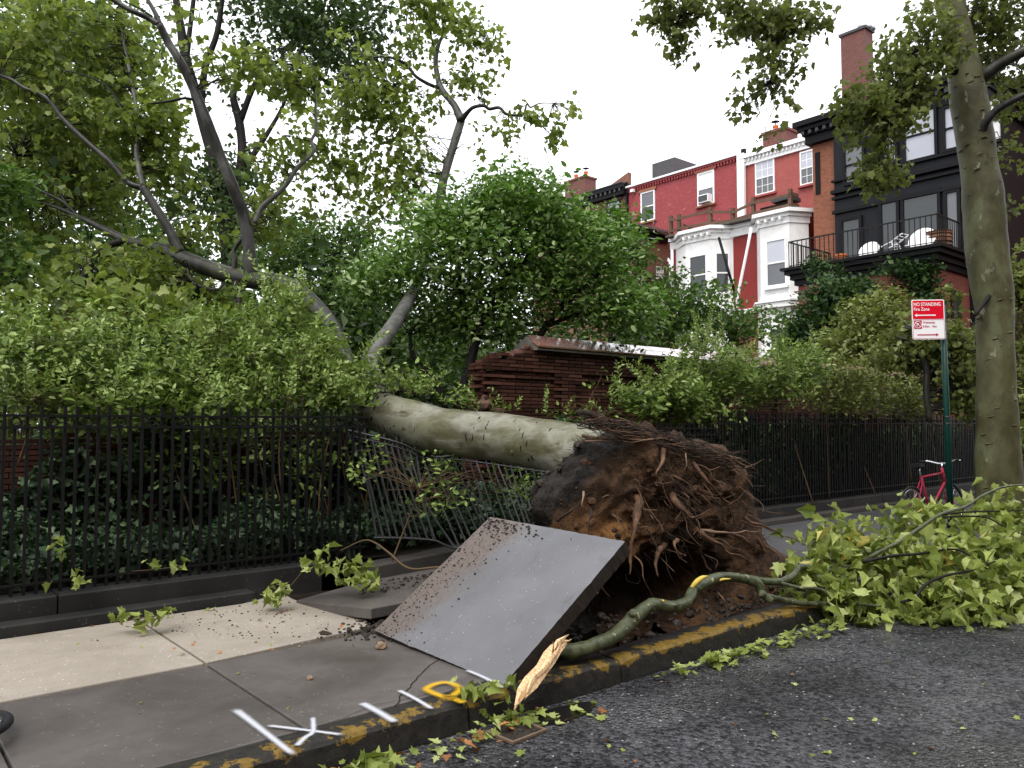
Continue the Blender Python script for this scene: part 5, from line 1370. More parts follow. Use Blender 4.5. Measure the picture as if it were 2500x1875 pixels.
ground_leaves('wall_ivy', -0.5, 6.2, 8.28, 8.58, 0.2, 2.1, 5200, M['leaf_ivy'], 0.07, 66, LEAF_PLANE_LO, 'dark ivy hanging on the brick wall behind the fence')
ground_leaves('garden_undergrowth', 3, 24, 9.2, 20, 0.2, 3.4, 22000, M['leaf_dark'], 0.14, 63, LEAF_DIAMOND, 'dense dark undergrowth in the garden behind the wall')
ground_leaves('garden_undergrowth', -16, 8, 12, 30, 0.2, 7.0, 42000, M['leaf_dark'], 0.20, 64, LEAF_DIAMOND, 'dense dark undergrowth far behind the privet')

ground_leaves('garden_undergrowth', 4, 18, 14, 24, 0.2, 7.0, 46000, M['leaf_dark'], 0.19, 65, LEAF_DIAMOND, 'dark trees massed behind the broken wall')

# ------------------------------------------------------------------ standing street tree on the right
st = thing('street_plane_tree', 'mottled plane tree standing upright beside the green signpost', 'tree', sn(on_z(2438, 1180, 0)) and SN(sn(on_y(2438, 1180, 11.3))[0], sn(on_y(2438, 1180, 11.3))[1], 0))
SA = []
def sl(pix, mat='bark_street', seg=14, rough=0.08, name='limb'):
    P = tube_part(name, pix, M[mat], st, seg, 7, rough, 2.5); SA.append(P); return P
sp = sl([(2444, 1330, 11.3, 62), (2442, 1270, 11.3, 56), (2440, 1190, 11.3, 52), (2434, 1040, 11.3, 47), (2431, 900, 11.3, 43), (2430, 790, 11.3, 42), (2424, 720, 11.3, 44), (2414, 650, 11.3, 47), (2404, 540, 11.3, 48), (2400, 480, 11.3, 47), (2388, 400, 11.3, 42), (2380, 330, 11.3, 43), (2366, 250, 11.3, 42), (2354, 170, 11.3, 38), (2338, 90, 11.3, 35), (2318, 0, 11.3, 33), (2296, -90, 11.3, 30), (2270, -250, 11.3, 26)], 'bark_street', 36, 0.06, 'trunk')
sl([(2366, 215, 11.3, 26), (2388, 195, 11.3, 19), (2412, 178, 11.2, 16), (2442, 156, 11.1, 14), (2500, 125, 10.9, 13), (2600, 80, 10.7, 11)], 'bark_limb', 12)
sl([(2386, 350, 11.2, 15), (2398, 318, 11.1, 11), (2412, 292, 11, 10), (2440, 264, 10.9, 9), (2500, 232, 10.7, 8), (2600, 190, 10.5, 7)], 'bark_limb', 10)
sl([(2345, 190, 11.3, 12), (2300, 140, 11.0, 8), (2240, 125, 10.8, 6), (2190, 150, 10.6, 5), (2170, 200, 10.5, 3.5)], 'bark_dark', 8)
sl([(2240, 125, 10.8, 5), (2200, 200, 10.6, 4), (2185, 260, 10.5, 3), (2170, 320, 10.4, 2)], 'bark_dark', 8)
sl([(2300, -60, 11.3, 16), (2200, -110, 10.8, 11), (2050, -90, 10.3, 8), (1935, -10, 10, 5), (1930, 60, 9.9, 4), (1895, 130, 9.8, 3), (1880, 200, 9.8, 2)], 'bark_dark', 8)
sl([(2050, -90, 10.3, 6), (1850, -60, 9.9, 5), (1720, -20, 9.7, 4), (1660, 40, 9.6, 2.5)], 'bark_dark', 8)
sl([(2440, 690, 11.2, 6), (2380, 770, 11, 4)], 'bark_dark', 6)
foliage('crown', [
    (1640, 30, 9.7, 70, 45, .4, 26, 13, .12), (1670, 110, 9.7, 45, 30, .3, 8, 9, .10), (1700, 20, 9.7, 50, 30, .4, 14, 11, .12), (1810, 40, 9.8, 80, 50, .4, 30, 12, .12), (1900, 50, 9.9, 80, 60, .4, 34, 13, .12), (1970, 40, 9.9, 50, 50, .4, 16, 10, .12),
    (1890, 150, 9.8, 60, 50, .4, 20, 11, .11), (1850, 210, 9.8, 50, 40, .3, 11, 8, .10), (1830, 260, 9.8, 50, 25, .3, 8, 6, .10), (1910, 255, 9.8, 30, 30, .3, 6, 6, .09), (1880, 330, 9.8, 30, 15, .3, 4, 5, .09), (1810, 290, 9.8, 40, 10, .2, 3, 4, .08),
    (1660, 150, 9.7, 40, 15, .2, 4, 5, .08),
    (2200, 180, 10.6, 90, 80, .5, 56, 14, .13), (2120, 240, 10.5, 70, 60, .5, 34, 13, .13), (2260, 110, 10.8, 80, 70, .5, 44, 14, .13), (2130, 330, 10.4, 60, 80, .4, 34, 13, .12), (2150, 430, 10.4, 50, 45, .3, 20, 12, .11), (2200, 290, 10.5, 50, 50, .4, 20, 12, .12), (2060, 270, 10.4, 40, 25, .3, 8, 8, .10), (2240, 230, 10.7, 60, 40, .4, 18, 12, .12),
    (2440, 80, 11.6, 80, 90, .6, 52, 15, .14), (2480, 220, 11.8, 40, 70, .5, 22, 13, .13), (2420, 20, 11.5, 90, 50, .6, 36, 14, .14), (2470, 370, 11.5, 35, 40, .4, 10, 9, .11), (2460, 500, 11.4, 30, 35, .3, 6, 8, .10), (2400, 150, 11.9, 50, 50, .4, 14, 12, .13), (2270, 20, 11.0, 50, 40, .4, 12, 11, .13)],
    LEAF_PLANE_LO, M['leaf_plane_street'], st, 0.078, np.random.default_rng(71), 0.6, 0.9, lean=(-0.2, 0, 0), anchors=np.vstack(SA)[::3], twig_mat=M['bark_dark'], twig_r=0.004)
foliage('shoots', [(2330, 715, 11.1, 25, 20, .15, 4, 8, .07), (2320, 700, 11.1, 12, 10, .1, 2, 6, .05), (2350, 760, 11.1, 20, 18, .15, 3, 6, .06), (2360, 810, 11.1, 12, 8, .1, 2, 4, .05)], LEAF_PLANE_LO, M['leaf_olive'], st, 0.07, np.random.default_rng(72), 0.1, 0.9,
        anchors=[on_y(2400, 780, 11.2), on_y(2330, 715, 11.1)], twig_mat=M['bark_limb'], twig_r=0.004, twig_name='shoot_stems')
# raised bark ridges
mb = MB()
for i in range(75):
    k = random.randint(4, len(sp) - 20); c = sp[k]; nx_ = sp[k + 1] - sp[k]; nx_ /= np.linalg.norm(nx_)
    v = C0 - c; v -= nx_ * (v @ nx_); v /= np.linalg.norm(v); w = np.cross(nx_, v)
    a0 = random.uniform(-1.2, 1.0); L = random.uniform(.12, .5); r = np.interp(c[2], [0, 2.5, 5, 8], [0.31, 0.245, 0.27, 0.2])
    mb.tube([c + (v * math.cos(q) + w * math.sin(q)) * r + nx_ * 0.02 * math.sin(3 * (q - a0)) for q in np.linspace(a0, a0 + L, 5)], [.003, .010, .012, .009, .003], 5, cap=False)
mb.build('bark_ridges', M['bark_street'], st, smooth=True)['kind'] = 'stuff'

# ------------------------------------------------------------------ houses behind the garden
S0, S1, SB, SBASE = 39.5, 36.5, 35.5, 31.8
def nz(px, py, s):
    a = sn(on_s(px, py, s)); return a[1], a[2]
def rect(s, x0, x1, y0, y1):
    n0, n1 = nz(x0, y0, s)[0], nz(x1, y0, s)[0]
    xm = (x0 + x1) / 2
    return n0, n1, nz(xm, y1, s)[1], nz(xm, y0, s)[1]
def pbox(name, s, x0, x1, y0, y1, ds0, ds1, mat, parent, bevel=0.0):
    n0, n1, z0, z1 = rect(s, x0, x1, y0, y1)
    return MB().box(s + ds0, s + ds1, n1, n0, z0, z1).build(name, mat, parent, bevel=bevel)

def sash_nz(parent, s, n0, n1, z0, z1, fm, gm, fw=0.07, proud=0.04, cols=0, rows=0, gm2=None, sill=None, lintel=None, split=0.5, back=0.10):
    """Sash window in the plane s = const, n0 > n1 (left, right)."""
    if n0 < n1: n0, n1 = n1, n0
    proud = max(proud, .06); mb = MB(); f0, f1 = s - proud, s + back
    mb.box(f0, f1, n0 - fw, n0, z0, z1); mb.box(f0, f1, n1, n1 + fw, z0, z1)
    mb.box(f0 + .002, f1, n1 + fw, n0 - fw, z1 - fw, z1); mb.box(f0 + .002, f1, n1 + fw, n0 - fw, z0, z0 + fw * 1.1)
    zm = z0 + (z1 - z0) * split
    mb.box(f0 + .02, f1, n1 + fw, n0 - fw, zm - .035, zm + .035)
    if cols:
        for lo, hi in ((z0 + fw, zm - .03), (zm + .03, z1 - fw)):
            for c in range(1, cols):
                n = n1 + fw + (n0 - n1 - 2 * fw) * c / cols
                mb.box(f0 + .035, f1, n - .014, n + .014, lo, hi)
            for r in range(1, rows):
                z = lo + (hi - lo) * r / rows
                mb.box(f0 + .037, f1, n1 + fw, n0 - fw, z - .014, z + .014)
    w = mb.build('window', fm, parent)
    MB().box(s - .022, s - .014, n1 + fw, n0 - fw, zm + .02, z1 - fw).build('pane', gm, w)
    MB().box(s - .012, s - .004, n1 + fw, n0 - fw, z0 + fw, zm - .02).build('pane', gm2 or gm, w)
    if sill: MB().box(s - proud - .10, s + .05, n1 - .10, n0 + .10, z0 - .11, z0 - .003).build('sill', sill, w)
    if lintel: MB().box(s - proud - .03, s + .05, n1 - .14, n0 + .14, z1 + .003, z1 + .19).build('lintel', lintel, w)
    return w
def sash(parent, s, x0, x1, y0, y1, *a, **k):
    n0, n1, z0, z1 = rect(s, x0, x1, y0, y1)
    return sash_nz(parent, s, n0, n1, z0, z1, *a, **k)

def chimney(parent, s, x0, x1, y0, y1, depth, mat, pots=(), cap=None):
    n0, n1, z0, z1 = rect(s, x0, x1, y0, y1)
    c = MB().box(s, s + depth, n1, n0, z0 - 2.0, z1).build('chimney', mat, parent)
    MB().box(s - .08, s + depth + .08, n1 - .08, n0 + .08, z1, z1 + .14).build('chimney_cap', cap or mat, c)
    for px, m in pots:
        n = nz(px, y0, s)[0]
        mb = MB(); mb.lathe([(.17, 0), (.14, .35), (.18, .40), (.18, .5)], SN(s + depth / 2, n, z1 + .14), 12); mb.build('chimney_pot', m, c, smooth=False)
        mb = MB(); mb.lathe([(.03, 0), (.03, .22), (.26, .24), (.02, .34)], SN(s + depth / 2, n, z1 + .64), 10); mb.build('chimney_cowl', M['black_trim'], c)
    return c

# --- far brown house with dark bracketed cornice
nL, nR = nz(1300, 480, S0)[0], nz(1532, 480, S0)[0]
zt = nz(1450, 484, S0)[1]
hD = thing('brown_house', 'brown brick house with black bracketed cornice, farthest of the row', 'house', SN(S0 + 4, (nL + nR) / 2, 0), 'row houses behind the garden')
MB().box(S0, S0 + 9, nR, nL, 0, zt).build('wall', M['brick_brown'], hD)
c = MB().box(S0 - .55, S0 + .5, nR - .02, nL, zt + .003, zt + .28).build('cornice', M['black_trim'], hD)
MB().box(S0 - .42, S0 - .004, nR, nL, zt - .42, zt - .003).build('frieze', M['black_trim'], c)
n = nR + .2
while n < nL:
    MB().box(S0 - .55, S0 - .43, n, n + .10, zt - .20, zt - .02).build('bracket', M['slate_cap'], c); n += .42
MB().box(S0 - .6, S0 + .55, nR, nL, zt + .285, zt + .34).build('gutter', M['slate_cap'], c)
sash(hD, S0, 1482, 1515, 492, 560, M['black_trim'], M['glass_sky'], 0.08, 0.03, lintel=M['dark_stone'])
chimney(hD, S0 + 3, 1379, 1428, 440, 484, 1.2, M['brick_chimney'], ((1393, M['terracotta']), (1417, M['terracotta'])))
mb = MB(); p = [on_s(x, y, S0 + .8) for x, y in ((1476, 462), (1534, 420), (1534, 452), (1510, 470))]
mb.prism(p, U * .3); mb.build('parapet_slope', M['brick_brown'], hD)
# its lower wing, side wall turned to the camera
nF = nz(1640, 580, S0)[0]
zw = sn(on_n(1580, 570, nF))[2]; sw = sn(on_n(1505, 545, nF))[0]
wing = MB().box(sw, S0 - .003, nF, nF + 5, 0, zw).build('wing_wall', M['brick_brown'], hD)
MB().box(sw - .35, S0 - .56, nF - .35, nF + 5, zw + .003, zw + .22).build('wing_cornice', M['black_trim'], wing)
MB().box(sw - .15, S0 - .56, nF - .15, nF + 5, zw - .38, zw - .003).build('wing_frieze', M['black_trim'], wing)
a = sw
while a < S0 - .7:
    MB().box(a, a + .09, nF - .38, nF - .30, zw + .225, zw + .36).build('gutter_spike', M['slate_cap'], wing); a += .22
p0, p1 = sn(on_n(1598, 645, nF)), sn(on_n(1622, 690, nF))
w = MB().box(p0[0], p1[0], nF - .03, nF + .05, p1[2], p0[2]).build('window', M['dark_stone'], hD)
MB().box(p0[0] + .1, p1[0] - .1, nF - .05, nF - .032, p1[2] + .1, p0[2] - .1).build('pane', M['blind'], w)

# --- weathered red house
n0, n1 = nz(1532, 480, S0)[0], nz(1806, 400, S0)[0]
zt = nz(1668, 421, S0)[1]
h1 = thing('weathered_red_house', 'red painted brick house with flaking paint and air conditioner', 'house', SN(S0 + 4, (n0 + n1) / 2, 0), 'row houses behind the garden')
MB().box(S0 + .01, S0 + 9, n1, n0, 0, zt).build('wall', M['brick_red_painted'], h1)
c = MB().box(S0 - .22, S0 + 1, n1, n0, zt + .003, zt + .12).build('cornice', M['white_clean'], h1)
MB().box(S0 - .14, S0 + .005, n1, n0, zt - .12, zt - .003).build('brick_band', M['brick_red_painted'], c)
n = n1 + .06
while n < n0 - .1:
    MB().box(S0 - .12, S0 + .005, n, n + .10, zt - .30, zt - .123).build('dentil', M['brick_red_painted'], c); n += .215
sash(h1, S0, 1565, 1599, 467, 541, M['white_clean'], M['glass_grey'], 0.09, 0.04, sill=M['brown_stone'], lintel=M['brown_stone'], gm2=M['glass_dark'])
w2 = sash(h1, S0, 1703, 1744, 419, 501, M['white_clean'], M['blind'], 0.09, 0.04, sill=M['brown_stone'], lintel=M['brown_stone'], gm2=M['glass_grey'])
q = rect(S0 - .25, 1707, 1733, 476, 495)
ac = MB().box(S0 - .42, S0 + .02, q[1], q[0], q[2], q[3]).build('air_conditioner', M['white_clean'], h1)
MB().box(S0 - .44, S0 - .421, q[1] + .07, q[0] - .07, q[2] + .06, q[3] - .06).build('grille', M['slate_cap'], ac)
pbox('bulkhead', S0 + 3, 1592, 1647, 392, 440, 0, 2.5, M['slate_cap'], h1)
pbox('downpipe', S0 - .15, 1801, 1818, 376, 560, -.12, .08, M['white_clean'], h1)
pbox('floodlight', S0 - .1, 1543, 1550, 463, 470, -.2, .05, M['white_clean'], h1)
pbox('drainpipe', S0 - .1, 1529, 1533, 445, 560, -.1, .05, M['black_trim'], hD)

# --- plain red house with grid windows
n2, n3 = nz(1818, 400, S0)[0], nz(2075, 360, S0)[0]
zt = nz(1900, 362, S0)[1]
h2 = thing('plain_red_house', 'smooth red house with white cornice and small-paned windows', 'house', SN(S0 + 4, (n2 + n3) / 2, 0), 'row houses behind the garden')
MB().box(S0 + .012, S0 + 9, n3, n2 + .01, 0, zt - .02).build('wall', M['brick_red_plain'], h2)
c = MB().box(S0 - .30, S0 + 1, n3, n2 + .1, zt - .10, zt + .14).build('cornice', M['white_clean'], h2)
MB().box(S0 - .12, S0 + .01, n3, n2, zt - .50, zt - .103).build('frieze', M['white_clean'], c)
n = n3 + .05
while n < n2 - .1:
    MB().box(S0 - .22, S0 - .122, n, n + .09, zt - .30, zt - .12).build('dentil', M['white_paint'], c); n += .24
sash(h2, S0, 1844, 1891, 391, 474, M['white_clean'], M['glass_pale'], 0.08, 0.05, 3, 2, gm2=M['glass_grey'], sill=M['brick_red_plain'])
sash(h2, S0, 1953, 2000, 366, 450, M['white_clean'], M['glass_pale'], 0.08, 0.05, 3, 2, gm2=M['glass_grey'], sill=M['brick_red_plain'])
chimney(h2, S0 + 3, 1862, 1917, 322, 360, 1.4, M['brick_chimney'], ((1878, M['terracotta']),))
pbox('vent_cap', S0 - .1, 1811, 1820, 364, 376, -.1, .1, M['black_trim'], h2)

# --- white bay-windowed rear wing with a timber deck on its roof
SD = S1 - 0.9                                   # the bays' front plane
wg = thing('white_bay_wing', 'white wooden bay-windowed wing under a timber roof deck', 'building', SN(S1 + 1, nz(1800, 600, S1)[0], 0), 'row houses behind the garden')
nA, nB = nz(1640, 600, S1)[0], nz(1965, 560, S1)[0]
zD = nz(1740, 566, S1)[1]
MB().box(S1, S0 - .01, nB, nA, 0, zD - .02).build('wall', M['red_stucco'], wg)
zb0, zb1 = nz(1800, 748, S1)[1], nz(1800, 772, S1)[1]
MB().box(S1 - .012, S1 + .2, nB, nA, 0, zb1).build('lower_wall', M['brick_dark_red'], wg)
def bay(xl, x0, x1, xr, win_c, win_r):
    """canted bay: left return at xl, front x0..x1, right cant to xr"""
    a, b, c_, d = nz(xl, 600, S1)[0], nz(x0, 600, SD)[0], nz(x1, 600, SD)[0], nz(xr, 600, S1)[0]
    poly = [SN(S1, a), SN(SD, b), SN(SD, c_), SN(S1, d)]
    B = MB(); B.prism(poly, ZUP * (zD - .3)); body = B.build('bay', M['white_paint'], wg)
    def ring(z0, z1, out, name, mat):
        pl = [SN(S1 + .02, a + out), SN(SD - out, b + out * .6), SN(SD - out, c_ - out * .6), SN(S1 + .02, d - out)]
        MB().prism(np.array(pl) + ZUP * z0, ZUP * (z1 - z0)).build(name, mat, body)
    ring(zD - .30, zD - .12, .16, 'fascia', M['white_paint']); ring(zD - .118, zD + .06, .36, 'gutter', M['white_clean'])
    ring(zD - .62, zD - .303, .07, 'frieze', M['white_paint'])
    ring(zb1 + .05, zb1 + .32, .22, 'skirt_cornice', M['white_paint']); ring(zb1 + .322, zb1 + .40, .30, 'skirt_cap', M['white_clean'])
    ring(zb1 + .45, zb1 + .52, .05, 'panel_rail', M['white_clean'])
    k = b - .05
    while k > c_:
        MB().box(SD - .33, SD - .072, k - .10, k, zD - .44, zD - .302).build('bracket', M['white_paint'], body); k -= .40
    sash(wg, SD - .002, *win_c, M['white_clean'], M['glass_dark'] if win_r else M['glass_pale'], 0.09, 0.07, sill=M['white_clean'], gm2=M['glass_grey'] if not win_r else None)
    q = rect(SD, *win_c)
    if win_r:
        # sash in the canted side
        ta, tb = SN(SD, c_), SN(S1, d); L = np.linalg.norm(tb - ta); e = (tb - ta) / L; o = np.array([e[1], -e[0], 0]); o = -o if o @ U > 0 else o
        f = MB()
        for u0, u1, z0, z1 in ((.22, .30, q[2], q[3]), (L - .30, L - .22, q[2], q[3]), (.3, L - .3, q[3] - .09, q[3]), (.3, L - .3, q[2], q[2] + .09), (.3, L - .3, (q[2] + q[3]) / 2 - .04, (q[2] + q[3]) / 2 + .04)):
            f.prism([ta + e * u0 + ZUP * z0, ta + e * u1 + ZUP * z0, ta + e * u1 + ZUP * z1, ta + e * u0 + ZUP * z1], o * .07)
        w = f.build('window', M['white_clean'], wg)
        MB().prism([ta + e * .28 + ZUP * (q[2] + .05), ta + e * (L - .28) + ZUP * (q[2] + .05), ta + e * (L - .28) + ZUP * (q[3] - .05), ta + e * .28 + ZUP * (q[3] - .05)], o * .03).build('pane', M['glass_dark'], w)
bay(1650, 1673, 1735, 1790, (1683, 1727, 622, 722), True)
bay(1848, 1856, 1927, 1975, (1870, 1921, 583, 700), False)
# lower-storey window of the right bay, thin band between the bays
sash(wg, SD - .02, 1880, 1928, 800, 900, M['white_clean'], M['glass_dark'], 0.09, 0.07)
MB().box(S1 - .3, S1 + .02, nB, nA, zD - .118, zD + .05).build('gutter', M['white_clean'], wg)
MB().box(S1 - .16, S1 + .01, nB, nA, zD - .55, zD - .12).build('fascia', M['white_paint'], wg)
MB().box(S1 - .22, S1 + .01, nB, nA, zb1 + .05, zb1 + .30).build('belt_course', M['white_paint'], wg)
def pipe(name, pix, s, r, mat, parent):
    P = [on_s(x, y, s) for x, y in pix]; mb = MB(); mb.tube(P, r, 10); return mb.build(name, mat, parent, smooth=True)
pipe('black_pipe', [(1755, 580), (1775, 650), (1794, 716)], SD - .45, .075, M['black_trim'], wg)
pipe('white_pipe', [(1834, 556), (1826, 600), (1803, 712), (1800, 728), (1801, 820)], SD - .35, .075, M['white_clean'], wg)
pipe('white_pipe', [(1630, 632), (1636, 640), (1637, 700)], S1 - .2, .08, M['white_clean'], wg)
pipe('white_pipe', [(1641, 610), (1641, 700)], S1 - .35, .08, M['white_clean'], wg)
# deck
dk = thing('roof_deck', 'weathered timber roof deck railing on the white wing', 'deck', SN(S1 + 1, nz(1800, 560, S1)[0], zD + .06))
MB().box(S1 - .7, S0 - .3, nB, nA - .1, zD + .062, zD + .16).build('deck_floor', M['grey_wood'], dk)
posts = [(1638, 527, 600, .1), (1658, 523, 580, .1), (1734, 506, 572, -.5), (1789, 508, 563, -.2), (1839, 482, 548, -.3), (1929, 462, 534, -.6)]
PT = []
for x, yt, yb, ds in posts:
    s = S1 + ds; n, z = nz(x, yt, s); z0 = zD + .1
    MB().box(s - .09, s + .09, n - .09, n + .09, z0, z).build('deck_post', M['deck_wood'], dk); PT.append((s, n, z))
for i in range(len(PT) - 1):
    a, b = PT[i], PT[i + 1]
    for k, dz in ((0, -.22), (1, -.85)):
        za, zb_ = a[2] + dz - random.uniform(0, .12), b[2] + dz - random.uniform(0, .12)
        MB().bar(SN(a[0] - .11, a[1], max(za, zD + .3)), SN(b[0] - .11, b[1], max(zb_, zD + .3)), .04, .14).build('deck_rail', M['deck_wood'], dk)
a = PT[-1]
for dz in (-.2, -.75, -1.25):
    MB().bar(SN(a[0] - .1, a[1], a[2] + dz), SN(a[0] + .4, nB + .2, a[2] + dz - .1), .05, .16).build('deck_rail', M['deck_wood'], dk)
for x, yt in ((1640, 560), (1700, 545), (1760, 540)):
    n = nz(x, 560, S1 + 2.2)[0]
    MB().bar(SN(S1 + 2.2, n, zD + .9), SN(S1 - .1, n - .8, zD + .75), .05, .14).build('deck_rail', M['deck_wood'], dk)
pbox('lattice_box', S1 - .2, 1856, 1928, 500, 536, 0, .9, M['shade_dark'], dk)
pbox('lattice_rail', S1 - .3, 1856, 1928, 518, 528, 0, .05, M['grey_wood'], dk)
mb = MB(); p = [on_s(x, y, S1 - .1) for x, y in ((1880, 487), (1926, 474), (1928, 484), (1884, 496))]; mb.prism(p, U * 1.1); mb.build('tarpaulin', M['slate_cap'], dk)

# --- black corner house
nl, nm = nz(1984, 400, SB)[0], nz(2041, 400, SB)[0]
nbc = nz(2277, 600, SBASE)[0]                     # street-side face of the base
nr = nbc - 0.6
zC = nz(2000, 338, SB)[1]
hb = thing('black_corner_house', 'tall black-fronted corner house with brick sides and terrace', 'house', SN(SB + 4, (nl + nr) / 2, 0), 'row houses behind the garden')
MB().box(SB, SB + 9, nm - .003, nl, 0, zC).build('brick_pier', M['brick_orange'], hb)
MB().box(SB - .22, SB + 9, nr, nm - .006, 0, zC).build('front_wall', M['black_paint'], hb)
pbox('slot_window', SB, 1990, 2002, 372, 475, -.03, .02, M['shade_dark'], hb)
zTer = nz(2277, 596, SBASE - .45)[1]
co = MB().box(SB - .85, SB + 9.3, nr - .5, nl + .55, zC + .55, zC + .80).build('cornice', M['black_trim'], hb)
for d0, a, b in ((.66, .36, .547), (.45, .15, .357), (.32, -.25, .147)):
    MB().box(SB - d0, SB + 9 + d0 * .5, nr - d0 * .6, nl + d0 * .62, zC + a, zC + b).build('cornice_step', M['black_trim'], co)
n = nr
while n < nl + .3:
    MB().box(SB - .62, SB - .47, n, n + .14, zC + .17, zC + .34).build('dentil', M['slate_cap'], co); n += .36
chimney(hb, SB + 3, 2052, 2112, 80, 235, 0.8, M['brick_chimney'], (), M['slate_cap'])
mb = MB(); mb.tube([on_s(2096, 66, SB + 3.4), on_s(2130, 62, SB + 3.4), on_s(2134, 72, SB + 3.4)], .10, 10); mb.build('vent_pipe', M['galvanised'], hb, smooth=True)
kb = dict(fw=0.12, proud=0.10)
SF = SB - .24
def hband(y_at, x_at, h, out, name):
    z = nz(x_at, y_at, SF)[1]
    MB().box(SF - out, SF + .01, nr - out, nm + .06, z, z + h).build(name, M['black_trim'], hb)
hband(448, 2160, .16, .25, 'belt_course'); hband(462, 2160, .12, .14, 'belt_course'); hband(515, 2080, .14, .12, 'belt_course')
hband(398, 2240, .10, .16, 'sill_course')
sash(hb, SF, 2058, 2112, 352, 450, M['black_trim'], M['glass_grey'], **kb)
sash(hb, SF, 2150, 2192, 300, 405, M['black_trim'], M['glass_sky'], **kb)
sash(hb, SF, 2203, 2288, 262, 394, M['black_trim'], M['glass_sky'], **kb)
sash(hb, SF, 2300, 2345, 256, 370, M['black_trim'], M['glass_sky'], **kb)
sash(hb, SF, 2405, 2450, 235, 350, M['black_trim'], M['blind'], **kb)
def door(x0, x1, y0, gm):
    n0, n1, _, z1 = rect(SF, x0, x1, y0, y0 + 10); z0 = zTer + .05
    mb = MB()
    for a, b, c_, d in ((n0 - .13, n0, z0, z1), (n1, n1 + .13, z0, z1), (n1 + .13, n0 - .13, z1 - .15, z1), (n1 + .13, n0 - .13, z0, z0 + .25)):
        mb.box(SF - .10, SF + .05, a, b, c_, d)
    w = mb.build('terrace_door', M['black_trim'], hb)
    MB().box(SF - .035, SF - .012, n1 + .13, n0 - .13, z0 + .25, z1 - .15).build('pane', gm, w)
door(2146, 2196, 486, M['glass_dark']); door(2199, 2297, 468, M['glass_dark']); door(2304, 2345, 462, M['glass_grey']); door(2052, 2105, 530, M['glass_dark'])
# brick base with terrace roof
nbl = nz(1949, 700, SBASE)[0]
MB().box(SBASE, SB - .25, nbc, nbl, 0, zTer - .75).build('base_wall', M['brick_dark_red'], hb)
sA, sB_ = sn(on_n(2322, 800, nbc))[0], sn(on_n(2345, 800, nbc))[0]
zA, zB_ = sn(on_n(2333, 865, nbc))[2], sn(on_n(2333, 710, nbc))[2]
w = MB().box(sA, sB_, nbc - .04, nbc + .1, zA, zB_).build('window', M['black_trim'], hb)
MB().box(sA + .15, sB_ - .15, nbc - .06, nbc - .042, zA + .15, zB_ - .15).build('pane', M['glass_dark'], w)
tc = MB().box(SBASE - .55, SB - .25, nbc - .55, nbl + .55, zTer - .12, zTer).build('terrace_slab', M['black_trim'], hb)
for o_, a, b in ((.42, -.30, -.122), (.25, -.52, -.303), (.12, -.76, -.523)):
    MB().box(SBASE - o_, SB - .26, nbc - o_, nbl + o_, zTer + a, zTer + b).build('terrace_cornice', M['black_trim'], tc)
rl = thing('terrace_railing', 'thin black iron railing round the corner house terrace', 'railing', SN(SBASE, (nbc + nbl) / 2, zTer))
corners = [(SB - .4, nbl + .25), (SBASE - .3, nbl + .25), (SBASE - .3, nbc - .3), (SB - .4, nbc - .3)]
RH = 1.15
BARM = MB().lbox(-.014, .014, -.014, .014, 0, RH).mesh('baluster', M['iron'])
for (a, b), (c_, d) in zip(corners[:-1], corners[1:]):
    MB().bar(SN(a, b, zTer + RH), SN(c_, d, zTer + RH), .05).build('top_rail', M['iron'], rl)
    MB().bar(SN(a, b, zTer + .1), SN(c_, d, zTer + .1), .03).build('bottom_rail', M['iron'], rl)
    L = math.hypot(a - c_, b - d); k = int(L / .2)
    for i in range(k):
        f = i / k
        place('baluster', BARM, rl, SN(a + (c_ - a) * f, b + (d - b) * f, zTer), (0, 0, ANG))
# things on the terrace
def at_ter(px, s=SBASE + .5): return SN(s, nz(px, 590, s)[0], zTer)
def tipped_table(px, r, label, roll, s):
    c = at_ter(px, s); t = thing('tipped_table', label, 'table', c, 'tables thrown over on the terrace')
    Rm = np.array(Matrix.Rotation(roll, 3, Vector(NV)) )
    def tf(x, y, z): return c + ZUP * r * .8 + Rm @ (U * x + NV * y + ZUP * z)
    a = np.linspace(0, 2 * math.pi, 25)[:-1]
    MB().prism([tf(r * math.cos(q), r * math.sin(q), 0) for q in a], Rm @ (ZUP * .05)).build('tabletop', M['white_clean'], t)
    MB().tube([tf(0, 0, 0), tf(0, 0, -.6)], .04, 8).build('stem', M['white_clean'], t)
    for q in (0, 2.1, 4.2):
        MB().tube([tf(0, 0, -.6), tf(.3 * math.cos(q), .3 * math.sin(q), -.7)], .03, 6).build('foot', M['white_clean'], t)
tipped_table(2122, .42, 'small white round table thrown over on the terrace', math.radians(-62), SBASE + .4)
tipped_table(2252, .52, 'larger white round table thrown over by the terrace corner', math.radians(-66), SBASE + .4)
